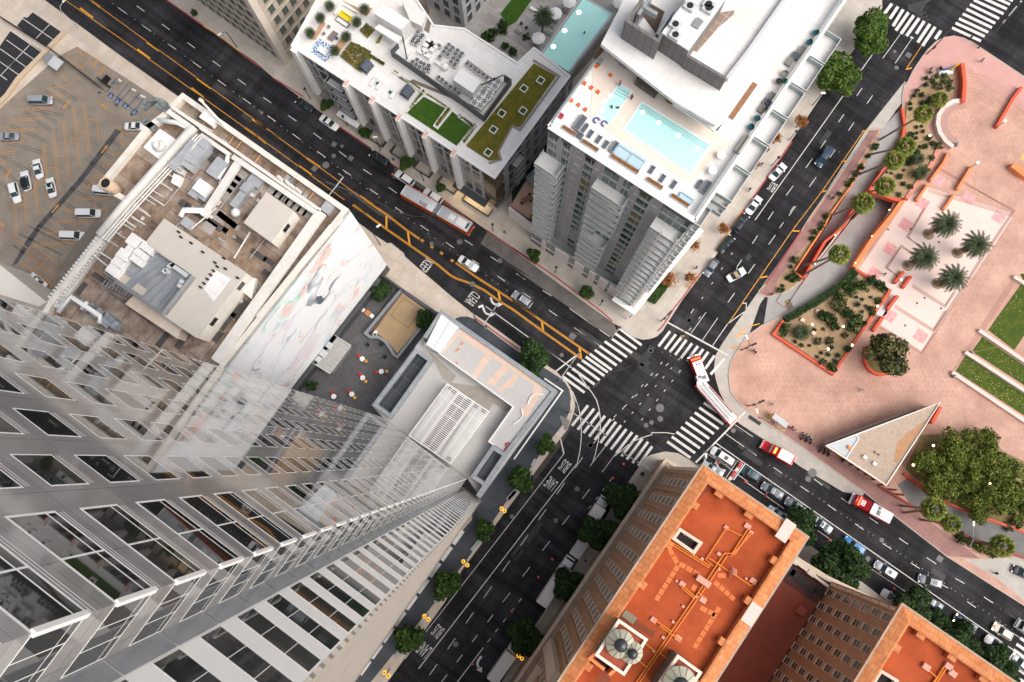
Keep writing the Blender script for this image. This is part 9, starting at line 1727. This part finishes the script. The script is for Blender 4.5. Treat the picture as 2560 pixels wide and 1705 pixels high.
def person(p,top,legs,label,pose='walk',z=PZ,a=None,s=1.0):
 t=thing('person',label,'person',W(p,z)-Vector((0,0,.46 if pose=='sit' else 0)),'people',rnd.random()*6.3 if a is None else a,s);b=bpy.data.objects.new('body',POSE[pose]);COL.objects.link(b);b.parent=t;ORG[b.name]=ORG[t.name]
 mb=MB();ring(mb,[(0,0,.95,.17,.19),(0,0,1.12,.155,.175),(0,0,1.35,.165,.235),(0,0,1.46,.12,.17),(.01,0,1.5,.07,.08)])
 for sg in(-1,1):mb.tube([(0,sg*.19,1.42),(-sg*(.14 if pose=='walk' else .03),sg*.26,1.12)],[.085,.065],7)
 mb.build('top',CL[top],b,True,local=True)
 mb=MB();ring(mb,[(0,0,.8,.15,.18),(0,0,.96,.165,.185)])
 for sg in(-1,1):
  f=sg*(.28 if pose=='walk' else .06);mb.tube([(0,sg*.1,.9),(f*.7+.03,sg*.1,.5),(f,sg*.1,.1)]if pose!='sit' else[(.05,sg*.1,.92),(.46,sg*.12,.9),(.5,sg*.12,.5)],[.125,.09,.07],7)
 mb.build('trousers',CL[legs],b,True,local=True);mb=MB();mb.ball((.005,0,1.70),.115,.105,.115,9,6);mb.build('hair',HR,b,True,local=True);return t
for p,c,l,lb,po in[(R8(955,405),'black','black','person in black walking over the palm court','walk'),(R8(800,1200),'white','white','person in white alone on the open pink plaza','walk'),(R8(512,1020),'navy','navy','person in navy beside the red garden wall','walk'),(zH(2200,760),'maroon','black','person in maroon at the plaza corner','stand'),(zH(2240,800),'black','black','person in black beside the one in maroon','walk'),(zE(1785,80),'white','black','person in a pale hat near the corner signal','walk'),(zE(1840,445),'white','maroon','person in white waiting at the shelter','stand'),(zE(2175,540),'red','red','person in red beside the shelter','stand'),(zE(2232,590),'white','grey','person in pale clothes past the shelter','walk'),(R12(405,55),'black','white','person with white trousers by the bikes','stand'),(R12(610,180),'black','black','person in black by the pavilion wall','walk'),(R4(1622,428),'blue','grey','person in blue striding across the mauve paving','walk'),(R4(1548,270),'black','black','person in black at the top right kerb','walk'),(R4(585,1352),'white','grey','person in white on the brick walk','walk'),(R4(602,1370),'navy','black','person in navy on the brick walk','walk'),(R4(125,1050),'navy','navy','person in navy walking by the thin rusty tree','walk'),(R4(158,1042),'grey','maroon','person in grey beside the one in navy','walk'),(R4(115,1138),'blue','blue','person in blue near the terrace wall','walk'),(R7(1262,362),'black','navy','person in black striding by the kerb','walk'),(R7(1185,790),'black','black','person crossing with a tan board at the stop line','walk'),(R6(1710,118),'maroon','maroon','person in maroon on the pavement by the bus','walk'),(R2(950,1105),'blue','black','person in blue behind the black estate','stand'),(R4(915,70),'black','black','person in black beside the upper ficus','walk'),(R8(182,540),'black','black','person in black where the brick walk meets the driveway','walk'),(R12(1565,882),'black','maroon','person in black on the driveway crossing','walk'),(R11(460,805),'black','black','person in black on the hotel pavement','walk'),(R4(1270,488),'navy','navy','person in navy beside the upper garden','walk'),(R3(1628,1310),'black','black','person in black by the middle parked cars','walk')]:person(p,c,l,lb,po)
for p,lb in((R3(682,755),'person in the small roof pool with dark hair'),(R3(722,760),'person beside another in the small roof pool')):person(p,'black','black',lb,'stand',zd-.75,s=.8)
person(R3(740,588),'red','black','person stepping into the small roof pool','stand',zd+.05,s=.8);person(R3(820,680),'black','maroon','person on the deck between the two roof pools','stand',zd+.05,s=.8);person(R3(1750,755),'black','black','person seated on the grey terrace sofa','sit',zd+.45,s=.9);person(R3(495,245),'navy','navy','person swimming in the court pool','stand',cz-1.0)
mb=MB();mb.ball(tuple(W(R7(1172,825),.4)),.55,.2,.3);solo('tan_board',mb,mat('tan_board_skin',(.50,.24,.10),.6),'tan surfboard shaped bag carried at the crossing','bag')
for x,y,n_ in((388,38,'first'),(500,115,'second')):
 for k in range(3):
  t=thing('motorbike','black motorbike parked in the group by the pavilion','motorbike',W(R12(x-25+k*24,y-12+k*12),PZ),'black motorbikes by the pavilion',1.2+k*.2);wb_=loft(MB(),[(-.6,.12,.5,.8),(0,.2,.45,.95),(.5,.1,.6,1.0)]);wb_.build('body',BLACK,t,True,local=True);mb=MB();mb.bar((.5,-.35,1.05),(.5,.35,1.05),.05);mb.build('handlebar',STEEL,t,local=True)
  for xx in(-.65,.65):mb=MB();mb.tube([(xx,-.06,.3),(xx,.06,.3)],.3,12);mb.build('wheel',TYRE,t,local=True)
for(x,y),c,lb in(((582,828),'blue','blue pool ring by the small roof pool'),((637,850),'blue','blue pool toy below the small roof pool')):mb=MB();q=W(R3(x,y),zd+.15);mb.tube([q+Vector((.4*math.cos(k*.5),.4*math.sin(k*.5),0))for k in range(10)],.12,6);solo('pool_toy',mb,CL['blue'],lb,'pool toy')
cam=bpy.data.cameras.new('camera');co=bpy.data.objects.new('camera',cam);COL.objects.link(co)
cam.sensor_fit='HORIZONTAL';cam.sensor_width=36;cam.lens=36*F/2560;cam.clip_start=.5;cam.clip_end=8000
M4=RM.to_4x4();M4.translation=(0,0,H);co.matrix_world=M4
SC.camera=co
wd=bpy.data.worlds.new('World');SC.world=wd;wd.use_nodes=True
nt=wd.node_tree;bg=nt.nodes['Background'];sky=nt.nodes.new('ShaderNodeTexSky');sky.sky_type='NISHITA';sky.sun_disc=False
EL,AZ=math.radians(50),math.radians(112)
sky.sun_elevation=EL;sky.sun_rotation=AZ;sky.air_density=.8;sky.dust_density=5.0;sky.ozone_density=1.0
bw=nt.nodes.new('ShaderNodeRGBToBW');nt.links.new(sky.outputs[0],bw.inputs[0]);hs=nt.nodes.new('ShaderNodeMix');hs.data_type='RGBA';hs.inputs[0].default_value=.55;nt.links.new(sky.outputs[0],hs.inputs[6]);nt.links.new(bw.outputs[0],hs.inputs[7]);nt.links.new(hs.outputs[2],bg.inputs[0]);bg.inputs[1].default_value=.15
sl=bpy.data.lights.new('sun','SUN');sl.energy=1.1;sl.angle=math.radians(70);sl.color=(1,.93,.84)
so=bpy.data.objects.new('sun',sl);COL.objects.link(so)
sd=Vector((math.sin(AZ)*math.cos(EL),math.cos(AZ)*math.cos(EL),math.sin(EL)))
so.rotation_euler=sd.to_track_quat('Z','Y').to_euler();so.location=(0,0,250)
SC.view_settings.view_transform='Standard';SC.view_settings.look='None';SC.view_settings.exposure=0.62;SC.view_settings.gamma=1
SC.render.engine='CYCLES';SC.cycles.max_bounces=6;SC.cycles.diffuse_bounces=3;SC.cycles.glossy_bounces=4
